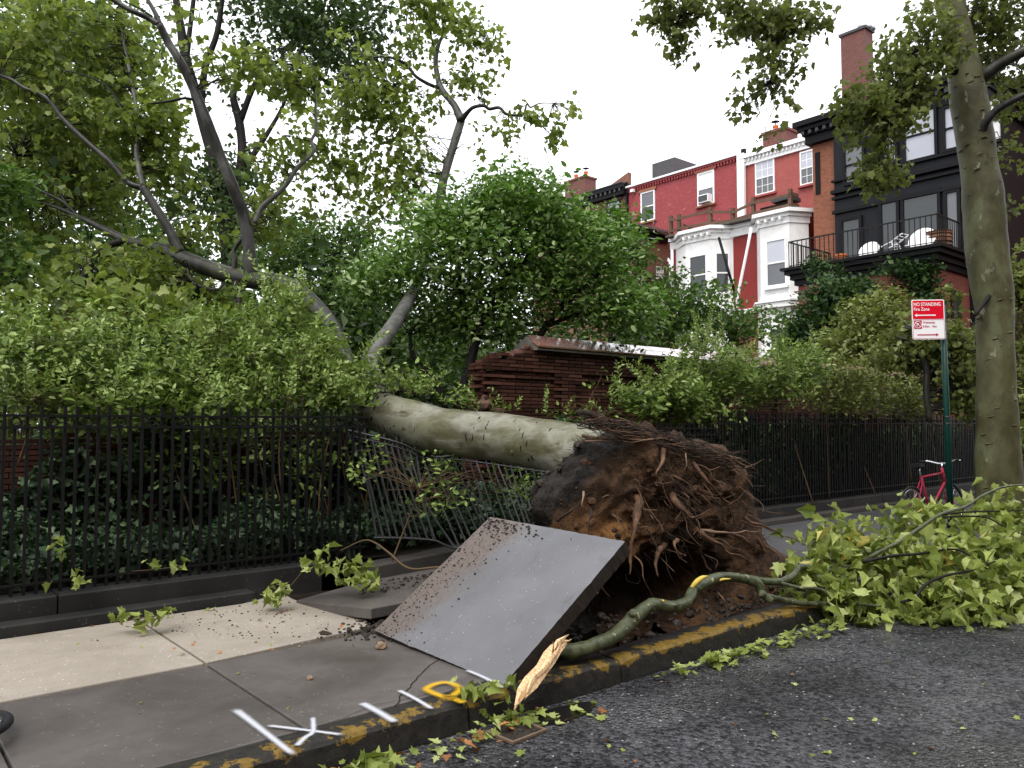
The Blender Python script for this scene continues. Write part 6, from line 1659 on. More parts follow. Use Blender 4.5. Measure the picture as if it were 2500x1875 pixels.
def white_chair(px, label, yaw, tilt, s):
    c = at_ter(px, s); t = thing('garden_chair', label, 'chair', c, 'white chairs thrown over on the terrace')
    Rm = np.array((Matrix.Rotation(yaw, 3, 'Z') @ Matrix.Rotation(tilt, 3, 'X')))
    f = lambda x, y, z: c + ZUP * .12 + Rm @ np.array([x, y, z])
    MB().tube([f(-.25, -.25, .45), f(.25, -.25, .45), f(.25, .25, .45), f(-.25, .25, .45), f(-.25, -.25, .45)], .025, 6).build('seat_frame', M['white_clean'], t)
    for k in range(4): MB().tube([f(-.25, -.17 + .11 * k, .45), f(.25, -.17 + .11 * k, .45)], .015, 5).build('seat_slat', M['white_clean'], t)
    for x in (-.25, .25):
        MB().tube([f(x, .25, .45), f(x, .33, .95)], .025, 6).build('back_post', M['white_clean'], t)
        for y in (-.25, .25): MB().tube([f(x, y, .45), f(x, y * 1.1, 0)], .025, 6).build('leg', M['white_clean'], t)
    for z in (.65, .8, .95): MB().tube([f(-.25, .25 + (z - .45) * .16, z), f(.25, .25 + (z - .45) * .16, z)], .02, 6).build('back_slat', M['white_clean'], t)
white_chair(2165, 'white garden chair lying beside the small tipped table', .6, math.radians(70), SBASE + .5)
white_chair(2215, 'white garden chair lying before the larger tipped table', 1.4, math.radians(80), SBASE + .7)
c = at_ter(2292, SBASE + .8); t = thing('wicker_basket', 'brown wicker basket tipped at the terrace corner', 'basket', c)
mb = MB(); mb.lathe([(.32, 0), (.40, .15), (.46, .40), (.44, .62), (.50, .70)], c, 18); mb.build('basket_body', M['brown_stone'], t)
for z in (.15, .3, .45, .6):
    MB().tube([c + np.array([.465 * math.cos(q), .465 * math.sin(q), z]) for q in np.linspace(0, 2 * math.pi, 19)], .03, 5, cap=False).build('weave_band', M['deck_wood'], t)
c = at_ter(2053, SBASE + .3); t = thing('flower_pot', 'terracotta flower pot on the terrace by the railing', 'pot', c)
mb = MB(); mb.lathe([(.15, 0), (.21, .28), (.24, .29), (.24, .36), (.19, .36), (.19, .30)], c, 16); mb.build('pot', M['terracotta'], t)
MB().lathe([(.18, .3), (.02, .32)], c, 12).build('soil', M['garden_soil'], t)

# --- brown building closing the view beyond the street tree
nq = nz(2478, 400, SB + 6)[0]
hq = thing('brown_side_house', 'brown brick house edge beyond the street tree', 'house', SN(SB + 9, nq - 4, 0), 'row houses behind the garden')
MB().box(SB + 6, SB + 15, nq - 9, nq, 0, 17).build('wall', M['brick_brown'], hq)
MB().box(SB + 5.6, SB + 15, nq - 9, nq + .4, 17.003, 17.5).build('cornice', M['black_trim'], hq)

# --- unseen row of houses across the street, added to block low skylight
op = thing('skylight_block_row', 'unseen brown brick row added behind the camera to block skylight', 'building', SN(10, -19, 0))
MB().box(-60, 70, -30, -16, -.2, 14).build('wall', M['brick_brown'], op)
MB().box(-60, 70, -30, -15.5, 14.003, 14.6).build('cornice', M['black_trim'], op)
PM = MB().lbox(-.55, .55, -.03, .03, 0, 2.0).mesh('window', M['glass_dark'])
for i in range(26):
    for z in (1.6, 5.2, 8.8, 11.4): place('window', PM, op, SN(-50 + i * 4.5, -15.97, z), (0, 0, ANG))

# ------------------------------------------------------------------ signpost
SY = 9.7
pb = on_y(2318, 1210, SY); pt = on_y(2301, 745, SY)
pole = thing('parking_sign', 'red and white no standing sign on green post', 'sign', (pb[0], pb[1], 0))
base = np.array([pb[0] + .012, pb[1], 0.0])
mb = MB(); mb.tube([base, (base + pt) / 2, pt], [.036, .035, .034], 14); mb.build('post', M['post_green'], pole, smooth=True)
mb = MB(); mb.lathe([(.075, 0), (.07, .02), (.05, .05), (.048, .1)], base, 14); mb.build('base_collar', M['post_green'], pole)
for z in (1.5, 1.58):
    k = base + (pt - base) * (z / pt[2]); mb = MB(); mb.lathe([(.039, 0), (.040, .012)], k, 14); mb.build('band', M['chrome'], pole)
TLc, TRc, BLc, BRc = [on_y(x, y, SY - .06) for x, y in ((2224, 732), (2304, 731), (2228, 829), (2308, 828))]
sx = (TRc - TLc + BRc - BLc) / 2; sy = (TLc - BLc + TRc - BRc) / 2
Wd, Ht = np.linalg.norm(sx), np.linalg.norm(sy); sx /= Wd; sy -= sx * (sy @ sx); sy /= np.linalg.norm(sy); sz = np.cross(sx, sy)
def SP_(x, y, z=0): return BLc + sx * x + sy * y + sz * z
def splate(name, x0, x1, y0, y1, z0, z1, mat, parent, r=0.0):
    if r:
        P = []
        for cx, cy, a0 in ((x1 - r, y1 - r, 0), (x0 + r, y1 - r, 90), (x0 + r, y0 + r, 180), (x1 - r, y0 + r, 270)):
            for k in range(5): a = math.radians(a0 + 22.5 * k); P.append(SP_(cx + r * math.cos(a), cy + r * math.sin(a), z0))
        return MB().prism(P, sz * (z1 - z0)).build(name, mat, parent)
    return MB().prism([SP_(x0, y0, z0), SP_(x1, y0, z0), SP_(x1, y1, z0), SP_(x0, y1, z0)], sz * (z1 - z0)).build(name, mat, parent)
plate = splate('sign_plate', 0, Wd, 0, Ht, 0, .004, M['sign_white'], pole, .018)
hy = Ht * .502
splate('red_field', .012, Wd - .012, hy + .004, Ht - .012, .0042, .006, M['sign_red'], plate, .012)
for a, b, c_, d in ((.008, .012, .008, hy - .004), (Wd - .012, Wd - .008, .008, hy - .004), (.012, Wd - .012, .008, .012), (.012, Wd - .012, hy - .008, hy - .004)):
    splate('border', a, b, c_, d, .0042, .0056, M['sign_dark_red'], plate)
def text(body, x, y, size, mat, parent, z=.0075, xs=1.0):
    cu = bpy.data.curves.new('lettering', 'FONT'); cu.body = body; cu.size = size; cu.extrude = 0.0006; cu.offset = size * 0.012
    to = bpy.data.objects.new('lettering_curve', cu); COL.objects.link(to)
    dg = bpy.context.evaluated_depsgraph_get(); me = bpy.data.meshes.new_from_object(to.evaluated_get(dg))
    bpy.data.objects.remove(to); bpy.data.curves.remove(cu)
    og = root_org(parent)
    for v in me.vertices:
        p = SP_(x + v.co.x * xs, y + v.co.y, z + v.co.z) - og; v.co = Vector(p)
    me.materials.clear(); me.materials.append(mat)
    o = bpy.data.objects.new('lettering', me); COL.objects.link(o); o.parent = parent
    return o
text('NO STANDING', .022, Ht - .078, .060, M['sign_white'], plate, xs=.80)
text('Fire Zone', .022, Ht - .135, .056, M['sign_white'], plate, xs=.86)
def arrow(y, left, mat, z):
    P = [(.03, y), (.062, y + .020), (.062, y + .007), (Wd - .11, y + .007), (Wd - .11, y - .007), (.062, y - .007), (.062, y - .020)]
    if not left: P = [(Wd - .08 - (p[0] - .03), p[1]) for p in P][::-1]
    MB().prism([SP_(a, b, z) for a, b in P][::-1], sz * .0014).build('arrow', mat, plate)
arrow(hy + .050, True, M['sign_white'], .0065)
arrow(.055, False, M['sign_dark_red'], .0046)
splate('symbol_field', .022, .118, hy - .115, hy - .014, .0044, .0056, M['sign_dark_red'], plate)
cx, cy = .070, hy - .0645
P = [SP_(cx + .040 * math.cos(q), cy + .040 * math.sin(q), .0064) for q in np.linspace(0, 2 * math.pi, 25)]
MB().tube(P, .0038, 5, cap=False).build('symbol_ring', M['sign_white'], plate)
MB().tube([SP_(cx - .026, cy + .026, .0068), SP_(cx + .027, cy - .027, .0068)], .0038, 5).build('symbol_slash', M['sign_white'], plate)
text('P', cx - .020, cy - .022, .060, M['sign_white'], plate, .0066)
text('Wednesday', .130, hy - .050, .038, M['sign_dark_red'], plate, .0052, .82)
text('8:30am   10am', .130, hy - .098, .036, M['sign_dark_red'], plate, .0052, .78)

# ------------------------------------------------------------------ bicycles
def bicycle(name, label, mw, col, rr=0.33):
    t = thing(name, label, 'bicycle', (0, 0, 0)); t.matrix_world = mw
    def L(mb, nm, mat, parent=None, smooth=True): return mb.build(nm, mat, parent or t, smooth=smooth)
    for x in (0.0, 1.02):
        c = np.array([x, 0, rr]); circ = lambda r, y=0: [c + np.array([r * math.cos(q), y, r * math.sin(q)]) for q in np.linspace(0, 2 * math.pi, 41)]
        w = L(MB().tube(circ(rr - .018), .020, 10, cap=False), 'wheel', M['rubber'])
        L(MB().tube(circ(rr - .045), .011, 8, cap=False), 'rim', M['chrome'], w)
        L(MB().tube([c + [0, -.05, 0], c + [0, .05, 0]], .020, 10), 'hub', M['chrome'], w)
        for k in range(24):
            a = 2 * math.pi * k / 24
            L(MB().tube([c + [0, .03 * (-1) ** k, 0], c + np.array([(rr - .05) * math.cos(a), 0, (rr - .05) * math.sin(a)])], .0022, 4, cap=False), 'spoke', M['chrome'], w)
    bb, st_, hd0, hd1 = np.array([.43, 0, .28]), np.array([.28, 0, .78]), np.array([.86, 0, .84]), np.array([.90, 0, .68])
    fr = MB()
    for a, b, r in ((bb, st_, .016), (st_ * .94 + np.array([.02, 0, .03]), hd0 + [0, 0, -.03], .015), (bb, hd1, .018), (hd0 + [-.01, 0, .04], hd1 + [.01, 0, -.04], .019)): fr.tube([a, b], r, 10)
    for y in (-.05, .05):
        fr.tube([bb + [0, y * .6, 0], [0, y, rr]], .010, 8); fr.tube([st_ + [.02, y * .3, -.04], [0, y, rr]], .009, 8)
    L(fr, 'frame', col)
    fk = MB()
    for y in (-.05, .05): fk.tube([hd1 + [.01, y * .7, -.03], [.99, y, rr + .05], [1.02, y, rr]], .011, 8)
    L(fk, 'fork', col)
    hb_ = L(MB().tube(catmull([[.80, -.29, .97], [.86, -.2, .98], [.88, -.06, .94], [.88, .06, .94], [.86, .2, .98], [.80, .29, .97]], 4), .012, 8), 'handlebar', M['chrome'])
    L(MB().tube([hd0 + [-.01, 0, .03], [.88, 0, .95]], .014, 8), 'stem', M['chrome'], hb_)
    for y in (-1, 1): L(MB().tube([[.80, .29 * y, .97], [.85, .215 * y, .979]], .017, 8), 'grip', M['rubber'], hb_)
    L(MB().tube([st_, [.25, 0, .90]], .013, 8), 'seat_post', M['chrome'])
    sd_ = MB(); P = [(.10, .075), (.12, .085), (.2, .07), (.3, .03), (.38, .018), (.385, 0)]
    out = [(x, y, .91) for x, y in P] + [(x, -y, .91) for x, y in P[::-1][1:]]
    sd_.prism(out, (0, 0, .045)); L(sd_, 'saddle', M['rubber'], smooth=False)
    cr_ = L(MB().tube([[.43 + .10 * math.cos(q), .06, .28 + .10 * math.sin(q)] for q in np.linspace(0, 2 * math.pi, 25)], .006, 6, cap=False), 'chainring', M['chrome'])
    for sgn in (-1, 1):
        e = np.array([.43 + .14 * sgn, .08 * sgn, .28 - .09 * sgn])
        L(MB().tube([[.43, .08 * sgn, .28], e], .010, 6), 'crank', M['chrome'], cr_)
        L(MB().lbox(e[0] - .04, e[0] + .04, min(e[1], e[1] + .08 * sgn), max(e[1], e[1] + .08 * sgn), e[2] - .01, e[2] + .01), 'pedal', M['rubber'], cr_, False)
    return t
ORG_keep = dict(ORG)
rw = on_y(2233, 1245, 10.8)
h = math.atan2(0.50, 0.72)
bicycle('parked_bicycle', 'pink bicycle leaning by the green signpost', Matrix.Translation((rw[0], rw[1], 0)) @ Matrix.Rotation(h, 4, 'Z') @ Matrix.Rotation(math.radians(-4), 4, 'X'), M['bike_pink'])
# a second bicycle lies on its side: only the rim of one wheel reaches into the frame
fw = on_z(-185, 1772, 0.12)
mw = Matrix.Translation((fw[0] - .62, fw[1] - .78, 0.07)) @ Matrix.Rotation(math.radians(52), 4, 'Z') @ Matrix.Rotation(math.radians(86), 4, 'X') @ Matrix.Translation((0, 0, -.33))
bicycle('toppled_bicycle', 'black bicycle wheel lying flat at the frame edge', mw, M['iron'])

# ------------------------------------------------------------------ utility cover in the road
q = [on_z(x, y, -0.146) for x, y in ((1186, 1791), (1262, 1756), (1336, 1786), (1252, 1819))]
cv = thing('utility_cover', 'small square utility cover sunk in the wet asphalt', 'cover', np.mean(q, axis=0))
c = np.mean(q, axis=0)
for i in range(4):
    a, b = q[i], q[(i + 1) % 4]; ai, bi = c + (a - c) * .88, c + (b - c) * .88
    MB().prism([a, b, bi, ai], ZUP * .014).build('frame', M['rust_frame'], cv)
MB().prism([c + (p - c) * .875 for p in q], ZUP * .006).build('lid', M['mud'], cv)
mb = MB()
for i in range(40):
    p = c + (q[random.randrange(4)] - c) * random.uniform(0, .6); mb.add(*lump(p + ZUP * .008, random.uniform(.006, .022), i * 1.7, .5, 1))
mb.build('mud_crumbs', M['mud'], cv)['kind'] = 'stuff'

# ------------------------------------------------------------------ loose stones and soil crumbs
for px, py, r, lab in ((931, 1576, .038, 'brown fist-sized stone on the wet slab'), (756, 1655, .018, 'small tan pebble on the wet slab'), (842, 1545, .0, '')):
    if r: mb = MB(); mb.add(*lump(on_z(px, py, r * .55), r, px * .01, .75, 3)); tag(mb.build('stone', M['stone'], smooth=True), lab, 'stone')
mb = MB(); P = [on_z(x, y, .006) for x, y in ((778, 1545), (788, 1540), (802, 1543), (810, 1547), (800, 1551), (784, 1550))]; mb.prism(P, ZUP * .004); tag(mb.build('tar_patch', M['mud']), 'dark flat scrap on the pale slab', 'scrap')
mb = MB(); rg = random.Random(9)
def crumb(p, r): mb.add(*lump(p, r, rg.uniform(0, 90), .7, 1))
for i in range(300):       # mud line along the upper edge of the lifted slab
    x = rg.uniform(.0, 1.24); y = 1.38 - abs(rg.gauss(0, .20)); 
    if y < .3: continue
    crumb(slab_pt(x, y, .004), min(.013, abs(rg.gauss(.002, .0035)) + .0012))
for i in range(120): crumb(slab_pt(1.25 - abs(rg.gauss(0, .09)), 1.38 - abs(rg.gauss(0, .3)), .004), min(.014, abs(rg.gauss(.003, .005)) + .002))
for i in range(260):
    p = on_z(rg.gauss(930, 45), rg.gauss(1537, 14), .006); crumb(p, min(.03, abs(rg.gauss(.007, .008)) + .003))
for i in range(200):
    p = on_z(rg.uniform(420, 930), rg.uniform(1470, 1560), .006); crumb(p, min(.016, abs(rg.gauss(.003, .004)) + .0015))
for i in range(160):
    p = on_n(rg.uniform(880, 1060), rg.uniform(1405, 1475), 6.2 - rg.random() * .4); p[2] = .115; crumb(p, min(.02, abs(rg.gauss(.006, .006)) + .002))
for i in range(260): crumb(SN(rg.uniform(3.3, 7.2), rg.uniform(3.72, 4.5), rg.uniform(-.07, .0)), min(.05, abs(rg.gauss(.014, .014)) + .004))
tag(mb.build('soil_crumbs', M['mud']), 'crumbs of dark soil strewn over the slabs', kind='stuff')
# loose chips on the asphalt
mb = MB()
for i in range(1500):
    s = rg.uniform(-1.5, 9); n = rg.uniform(-1.5, 3.4); crumb(SN(s, n, -.149), rg.uniform(.002, .006))
tag(mb.build('loose_chippings', plain('chipping', (0.16, 0.16, 0.165), .6, .9, 400)), 'loose stone chippings on the asphalt', kind='stuff')

# ------------------------------------------------------------------ broken branch on the kerb
br = thing('broken_branch', 'snapped mossy branch with fresh leaves lying over the kerb', 'branch', on_z(1600, 1560, 0))
BA = []
def bl(pix, mat='bark_broken', seg=16, rough=.20, name='limb'):
    pix = [q[:3] + (q[3] * .9,) for q in pix]
    P = tube_part(name, pix, M[mat], br, seg, 7, rough, 9.0); BA.append(P); return P
bl([(1368, 1588, 5.02, 18), (1405, 1590, 5.05, 20), (1449, 1576, 5.12, 19), (1508, 1546, 5.28, 18.5), (1552, 1506, 5.42, 19), (1590, 1477, 5.55, 16.5), (1643, 1480, 5.70, 15), (1678, 1468, 5.82, 15), (1697, 1437, 5.95, 14.5), (1740, 1414, 6.1, 13.5), (1780, 1408, 6.25, 12.5), (1825, 1414, 6.4, 11), (1895, 1421, 6.6, 9.5), (1933, 1409, 6.7, 9), (1958, 1384, 6.8, 8.5), (2021, 1394, 6.95, 7.5), (2085, 1384, 7.1, 7)], 'bark_broken', 22)
bl([(2085, 1384, 7.1, 7.5), (2148, 1347, 6.95, 5.5), (2195, 1323, 7.15, 5), (2243, 1292, 7.30, 5), (2294, 1257, 7.45, 4.5), (2354, 1238, 7.65, 4), (2401, 1209, 7.85, 3.5), (2449, 1189, 8.05, 3), (2510, 1183, 8.25, 2.5)], 'bark_broken', 10)
bl([(2085, 1384, 7.1, 5), (2116, 1370, 6.80, 5), (2180, 1357, 6.85, 4), (2243, 1352, 6.95, 3.5), (2322, 1341, 7.05, 3), (2360, 1352, 7.05, 2.5), (2430, 1400, 7.05, 2), (2500, 1410, 7.05, 1.5)], 'bark_dark', 8)
bl([(1895, 1421, 6.6, 5), (1950, 1434, 6.6, 4.5), (2006, 1440, 6.6, 4), (2028, 1462, 6.6, 3)], 'bark_broken', 8)
bl([(1820, 1412, 6.4, 13), (1850, 1425, 6.42, 13), (1862, 1450, 6.42, 12), (1885, 1468, 6.4, 9)], 'bark_broken', 12)
bl([(1858, 1452, 6.45, 9), (1927, 1468, 6.55, 8), (1980, 1474, 6.65, 7), (2060, 1472, 6.8, 5), (2150, 1480, 6.55, 3)], 'bark_broken', 10)
bl([(2200, 1470, 6.55, 4), (2233, 1459, 6.60, 4.5), (2259, 1428, 6.65, 4.5), (2306, 1406, 6.75, 4), (2370, 1393, 6.85, 3), (2430, 1370, 6.85, 2)], 'bark_dark', 8)
bl([(2294, 1257, 7.45, 3), (2360, 1250, 7.55, 2.5), (2430, 1248, 7.65, 2), (2500, 1246, 7.75, 1.5)], 'bark_dark', 6)
bl([(2300, 1262, 7.45, 3), (2400, 1262, 7.45, 2.4), (2450, 1285, 7.45, 2), (2510, 1310, 7.45, 1.5)], 'bark_dark', 6)
for x_, y_, d_, r_ in ((1545, 1502, 5.38, .040), (1588, 1482, 5.52, .034), (1700, 1432, 5.94, .036), (1860, 1450, 6.38, .032)):
    knob(on_y(x_, y_, d_), r_, M['bark_broken'], br, .9, x_ * .01)
# torn wood at the snapped end
P = [on_y(x, y, d) for x, y, d in ((1258, 1716, 4.40), (1274, 1676, 4.48), (1304, 1632, 4.60), (1340, 1588, 4.78), (1362, 1556, 4.90), (1396, 1554, 4.94), (1386, 1576, 4.92), (1372, 1602, 4.86), (1352, 1636, 4.74), (1326, 1672, 4.62), (1298, 1704, 4.52), (1270, 1726, 4.42))]
for q, (o1, tw_) in enumerate((((0, 0), 0.0), ((9, -6), 0.012), ((-7, 9), 0.02), ((4, 12), 0.03))):
    # long overlapping shards of pale wood, ragged along both edges
    axis = [(1262, 1722, 4.40), (1276, 1694, 4.46), (1296, 1662, 4.55), (1318, 1632, 4.65), (1340, 1602, 4.76), (1358, 1576, 4.86), (1380, 1558, 4.93)]
    axis = axis[(1 if q in (1, 3) else 0):(6 if q == 2 else 7)]
    Lp, Rp = [], []
    for i_, (x, y, dd) in enumerate(axis):
        w_ = (3 if i_ in (0, len(axis) - 1) else 15) * (1.0 if q == 0 else .55); j1, j2 = random.uniform(-5, 4), random.uniform(-5, 5)
        Lp.append(on_y(x + o1[0] - w_ * .75 + j1, y + o1[1] - w_ * .5 + j2, dd - tw_)); Rp.append(on_y(x + o1[0] + w_ * .75 + j2, y + o1[1] + w_ * .5 + j1, dd - tw_))
    vs_, fs_ = [], []
    for a_, b_ in zip(Lp, Rp): vs_ += [a_, (a_ + b_) / 2 + np.array([0, -.012, .006]), b_, (a_ + b_) / 2 + np.array([0, .012, -.004])]
    for i_ in range(len(Lp) - 1):
        k_ = 4 * i_
        for e_ in range(4): fs_.append((k_ + e_, k_ + (e_ + 1) % 4, k_ + 4 + (e_ + 1) % 4, k_ + 4 + e_))
    fs_ += [(0, 3, 2, 1), tuple(4 * (len(Lp) - 1) + e_ for e_ in range(4))]
    mb = MB(); mb.add(vs_, fs_); mb.build('torn_wood', M['raw_wood'], br)
for i, (a, b, w) in enumerate((((1349, 1592), (1350, 1566), .007), ((1356, 1586), (1361, 1564), .006), ((1300, 1650), (1292, 1640), .005), ((1270, 1712), (1262, 1724), .004), ((1380, 1566), (1396, 1560), .006), ((1330, 1615), (1300, 1660), .008), ((1345, 1625), (1305, 1685), .006))):
    A_, B_ = on_y(*a, 4.72), on_y(*b, 4.66); MB().tube([A_, (A_ + B_) / 2 + [.004, -.01, 0], B_], [w, w * .7, w * .15], 5).build('splinter', M['raw_wood'], br)
# patches of stripped yellow and pale bark, hugging the limb
def patch(pix, d, w, mat):
    P = catmull([on_y(x, y, d + e) for x, y, e in pix], 4); W = np.sin(np.linspace(.15, math.pi - .15, len(P))) * w
    mb = MB()
    for i in range(len(P) - 1): pass
    mb.tube(P, W, 8); mb.build('bark_patch', M[mat], br, smooth=True)
patch([(1680, 1452, -.035), (1694, 1428, -.035), (1712, 1412, -.03), (1728, 1406, -.03)], 5.95, .020, 'bark_yellow')
patch([(1742, 1424, -.04), (1762, 1415, -.04), (1785, 1413, -.038)], 6.15, .009, 'bark_yellow')
patch([(1590, 1474, -.05), (1602, 1478, -.052)], 5.56, .009, 'root_pale'); patch([(1640, 1476, -.048), (1654, 1478, -.048)], 5.7, .011, 'bark_pale')
patch([(1528, 1540, -.062), (1532, 1532, -.06)], 5.3, .010, 'bark_pale'); patch([(1616, 1464, -.03), (1622, 1470, -.03)], 5.6, .008, 'bark_yellow'); patch([(1545, 1520, -.06), (1552, 1514, -.06)], 5.36, .008, 'root_pale')

# leaves: the 260 that show largest singly, the rest as one mass
gl = np.random.default_rng(81)
lregs = [(2020, 1330, 7.3, 70, 50, .3, 28, 9, .11), (2110, 1300, 7.5, 90, 50, .3, 34, 9, .12), (2200, 1330, 7.3, 110, 60, .35, 44, 9, .12), (2330, 1360, 7.4, 130, 70, .4, 60, 10, .12), (2440, 1330, 7.5, 90, 80, .4, 46, 10, .12),
         (2030, 1400, 6.9, 90, 40, .25, 26, 8, .11), (2150, 1430, 6.9, 110, 50, .25, 44, 9, .11), (2290, 1450, 6.9, 110, 50, .25, 48, 9, .11), (2420, 1450, 7.0, 100, 55, .3, 44, 9, .11), (2080, 1490, 6.75, 80, 20, .15, 14, 8, .10),
         (2340, 1250, 8.0, 90, 40, .3, 26, 8, .11), (2440, 1215, 8.3, 80, 35, .3, 22, 8, .11), (2250, 1245, 7.9, 60, 30, .2, 22, 7, .10), (1960, 1365, 6.9, 40, 25, .15, 8, 6, .09), (1990, 1270, 7.6, 25, 20, .1, 4, 5, .08), (2085, 1240, 7.6, 15, 30, .1, 5, 5, .07), (2220, 1215, 7.8, 25, 18, .15, 4, 5, .08), (2470, 1420, 7.0, 50, 60, .3, 26, 9, .11), (2200, 1500, 6.75, 120, 18, .15, 18, 8, .09)]
def leaf_cloud(regs, rg, size, droop=.25, spread=.8):
    Ps = []
    for (px, py, d, rx, ry, rd, nc, nl, cr) in regs:
        c = on_y(px, py, d); q = rg.normal(size=(nc, 3)); q /= np.linalg.norm(q, axis=1, keepdims=True); q *= rg.random((nc, 1)) ** .4
        cc = c + q * np.array([rx * d / FPX, rd, ry * d / FPX])
        for x in cc:
            k = max(2, int(rg.normal(nl, 2))); Ps.append(x + rg.normal(size=(k, 3)) * cr * np.array([1, 1, .6]))
    P = np.vstack(Ps)
    n_ = P @ NV; zmin = np.where(n_ < 3.5, -.13, .02); P[:, 2] = np.maximum(P[:, 2], zmin + rg.random(len(P)) * .05)
    X, T, Z = leaf_frames(len(P), rg, droop, spread)
    return P, X, T, Z, size * np.clip(rg.normal(1, .25, len(P)), .5, 1.6)
def single_leaves(parent, P, X, T, Z, S, mats, count, seed, rest_name, rest_mat, name='leaf', tmpl=LEAF_PLANE):
    """nearest COUNT leaves as objects of their own (shared mesh), the rest one mass"""
    rg = random.Random(seed); od = np.argsort(P[:, 1] - S * 3)
    og = root_org(parent)
    ms = []
    for m in mats:
        V, F = LEAF_WILT if len(ms) % 2 else tmpl; me = bpy.data.meshes.new(name); me.from_pydata(V.tolist(), [], [list(f) for f in F]); me.materials.append(m[0])
        a = me.attributes.new('rnd', 'FLOAT', 'FACE'); a.data.foreach_set('value', [m[1]] * len(F)); ms.append(me)
    for i in od[:count]:
        o = bpy.data.objects.new(name, rg.choice(ms)); COL.objects.link(o); o.parent = parent
        x, t, z, p, s = X[i] * S[i], T[i] * S[i], Z[i] * S[i], P[i] - og, S[i]
        o.matrix_local = Matrix(((x[0], t[0], z[0], p[0]), (x[1], t[1], z[1], p[1]), (x[2], t[2], z[2], p[2]), (0, 0, 0, 1)))
    r = od[count:]
    if len(r):
        me = leaf_mesh(rest_name, P[r], X[r], T[r], Z[r], S[r], LEAF_WILT, rest_mat, og, np.random.default_rng(seed).random(len(r)))
        o = bpy.data.objects.new(rest_name, me); COL.objects.link(o); o.parent = parent; o['kind'] = 'stuff'
FR = [(M['leaf_fresh'], v) for v in (.08, .15, .3, .35, .5, .55, .65, .75, .85, .92)]
single_leaves(br, *leaf_cloud([(r[0], r[1] + 22, r[2], r[3] * 1.05, r[4] * .8, r[5], max(2, int(r[6] * .42)), r[7], r[8] * 1.25) for r in lregs], gl, .100, .2, 1.3), FR, 280, 3, 'foliage', M['leaf_fresh'])

# ------------------------------------------------------------------ small leafy twigs torn off
def sprig(label, stem, regs, seed, size=.12, count=60, mat='cane'):
    P0 = on_y(*stem[0][:3]); t = thing('torn_twig', label, 'twig', (P0[0], P0[1], max(-.15, P0[2] - .03)), 'torn leafy twigs on the ground')
    tube_part('stem', [q[:3] + (q[3] * .55,) for q in stem], M[mat], t, 6, 6, .05, 8)
    regs = [q[:6] + (max(2, int(q[6] * .6)), max(3, q[7] - 1), q[8]) for q in regs]
    single_leaves(t, *leaf_cloud(regs, np.random.default_rng(seed), size * .74, .1, 1.1), FR, count, seed, 'foliage', M['leaf_fresh'])
sprig('leafy twig draped over the plinth beside the broken slab', [(1190, 1398, 6.5, 4), (1080, 1385, 6.55, 5), (1000, 1388, 6.6, 5), (950, 1350, 6.7, 4.5), (915, 1325, 6.75, 4), (885, 1320, 6.75, 3), (830, 1345, 6.75, 2)],
      [(860, 1400, 6.65, 50, 22, .08, 10, 6, .08), (820, 1380, 6.65, 30, 30, .06, 7, 5, .07), (765, 1380, 6.7, 12, 25, .05, 4, 5, .05), (880, 1420, 6.5, 40, 10, .06, 8, 5, .06), (800, 1350, 6.75, 12, 12, .04, 2, 3, .04)], 91, .10, 70)
sprig('leafy twig fallen in the corner of the pale slab', [(640, 1470, 6.5, 2), (680, 1450, 6.5, 2), (700, 1440, 6.55, 2), (735, 1400, 6.6, 1.5)], [(680, 1458, 6.45, 22, 14, .06, 7, 5, .06), (705, 1430, 6.5, 12, 14, .04, 3, 4, .05)], 92, .09, 40)
sprig('leafy twig lying on the pale slab below the steps', [(290, 1520, 5.75, 2), (340, 1510, 5.8, 2.5), (400, 1500, 5.85, 2), (425, 1495, 5.85, 1.5)], [(330, 1515, 5.75, 35, 12, .05, 9, 5, .06), (400, 1502, 5.8, 25, 10, .05, 6, 4, .05)], 93, .095, 50)
sprig('tiny leafy twig between the two larger ones on pale paving', [(500, 1492, 6.0, 1.5), (530, 1490, 6.0, 1.5)], [(515, 1490, 5.98, 16, 7, .03, 4, 4, .04)], 94, .06, 20)
sprig('fresh leafy twig caught low in the fence bars', [(310, 1395, 6.5, 1.5), (380, 1390, 6.5, 1.5), (450, 1380, 6.5, 1.2)], [(370, 1385, 6.5, 25, 12, .04, 5, 4, .05), (430, 1380, 6.5, 14, 10, .03, 3, 4, .04)], 95, .085, 24)
sprig('bright leaves caught by the fence foot at the frame edge', [(150, 1370, 6.0, 1.2), (155, 1345, 6.0, 1.2)], [(150, 1345, 6.0, 14, 20, .04, 4, 4, .05), (190, 1410, 6.1, 20, 14, .04, 3, 4, .05)], 96, .085, 20)
sprig('leafy clump under the splintered branch end', [(1262, 1760, 4.55, 2), (1255, 1725, 4.6, 2), (1262, 1700, 4.65, 1.5)], [(1250, 1725, 4.55, 22, 22, .05, 7, 5, .05), (1195, 1745, 4.5, 35, 14, .05, 8, 5, .05), (1160, 1760, 4.45, 25, 12, .04, 5, 4, .04)], 97, .085, 60)
sprig('leafy clump at the bottom edge of the picture', [(850, 1900, 3.75, 2), (870, 1870, 3.8, 2)], [(880, 1872, 3.78, 35, 12, .05, 8, 5, .05), (935, 1868, 3.8, 20, 8, .04, 4, 4, .04)], 98, .085, 40)

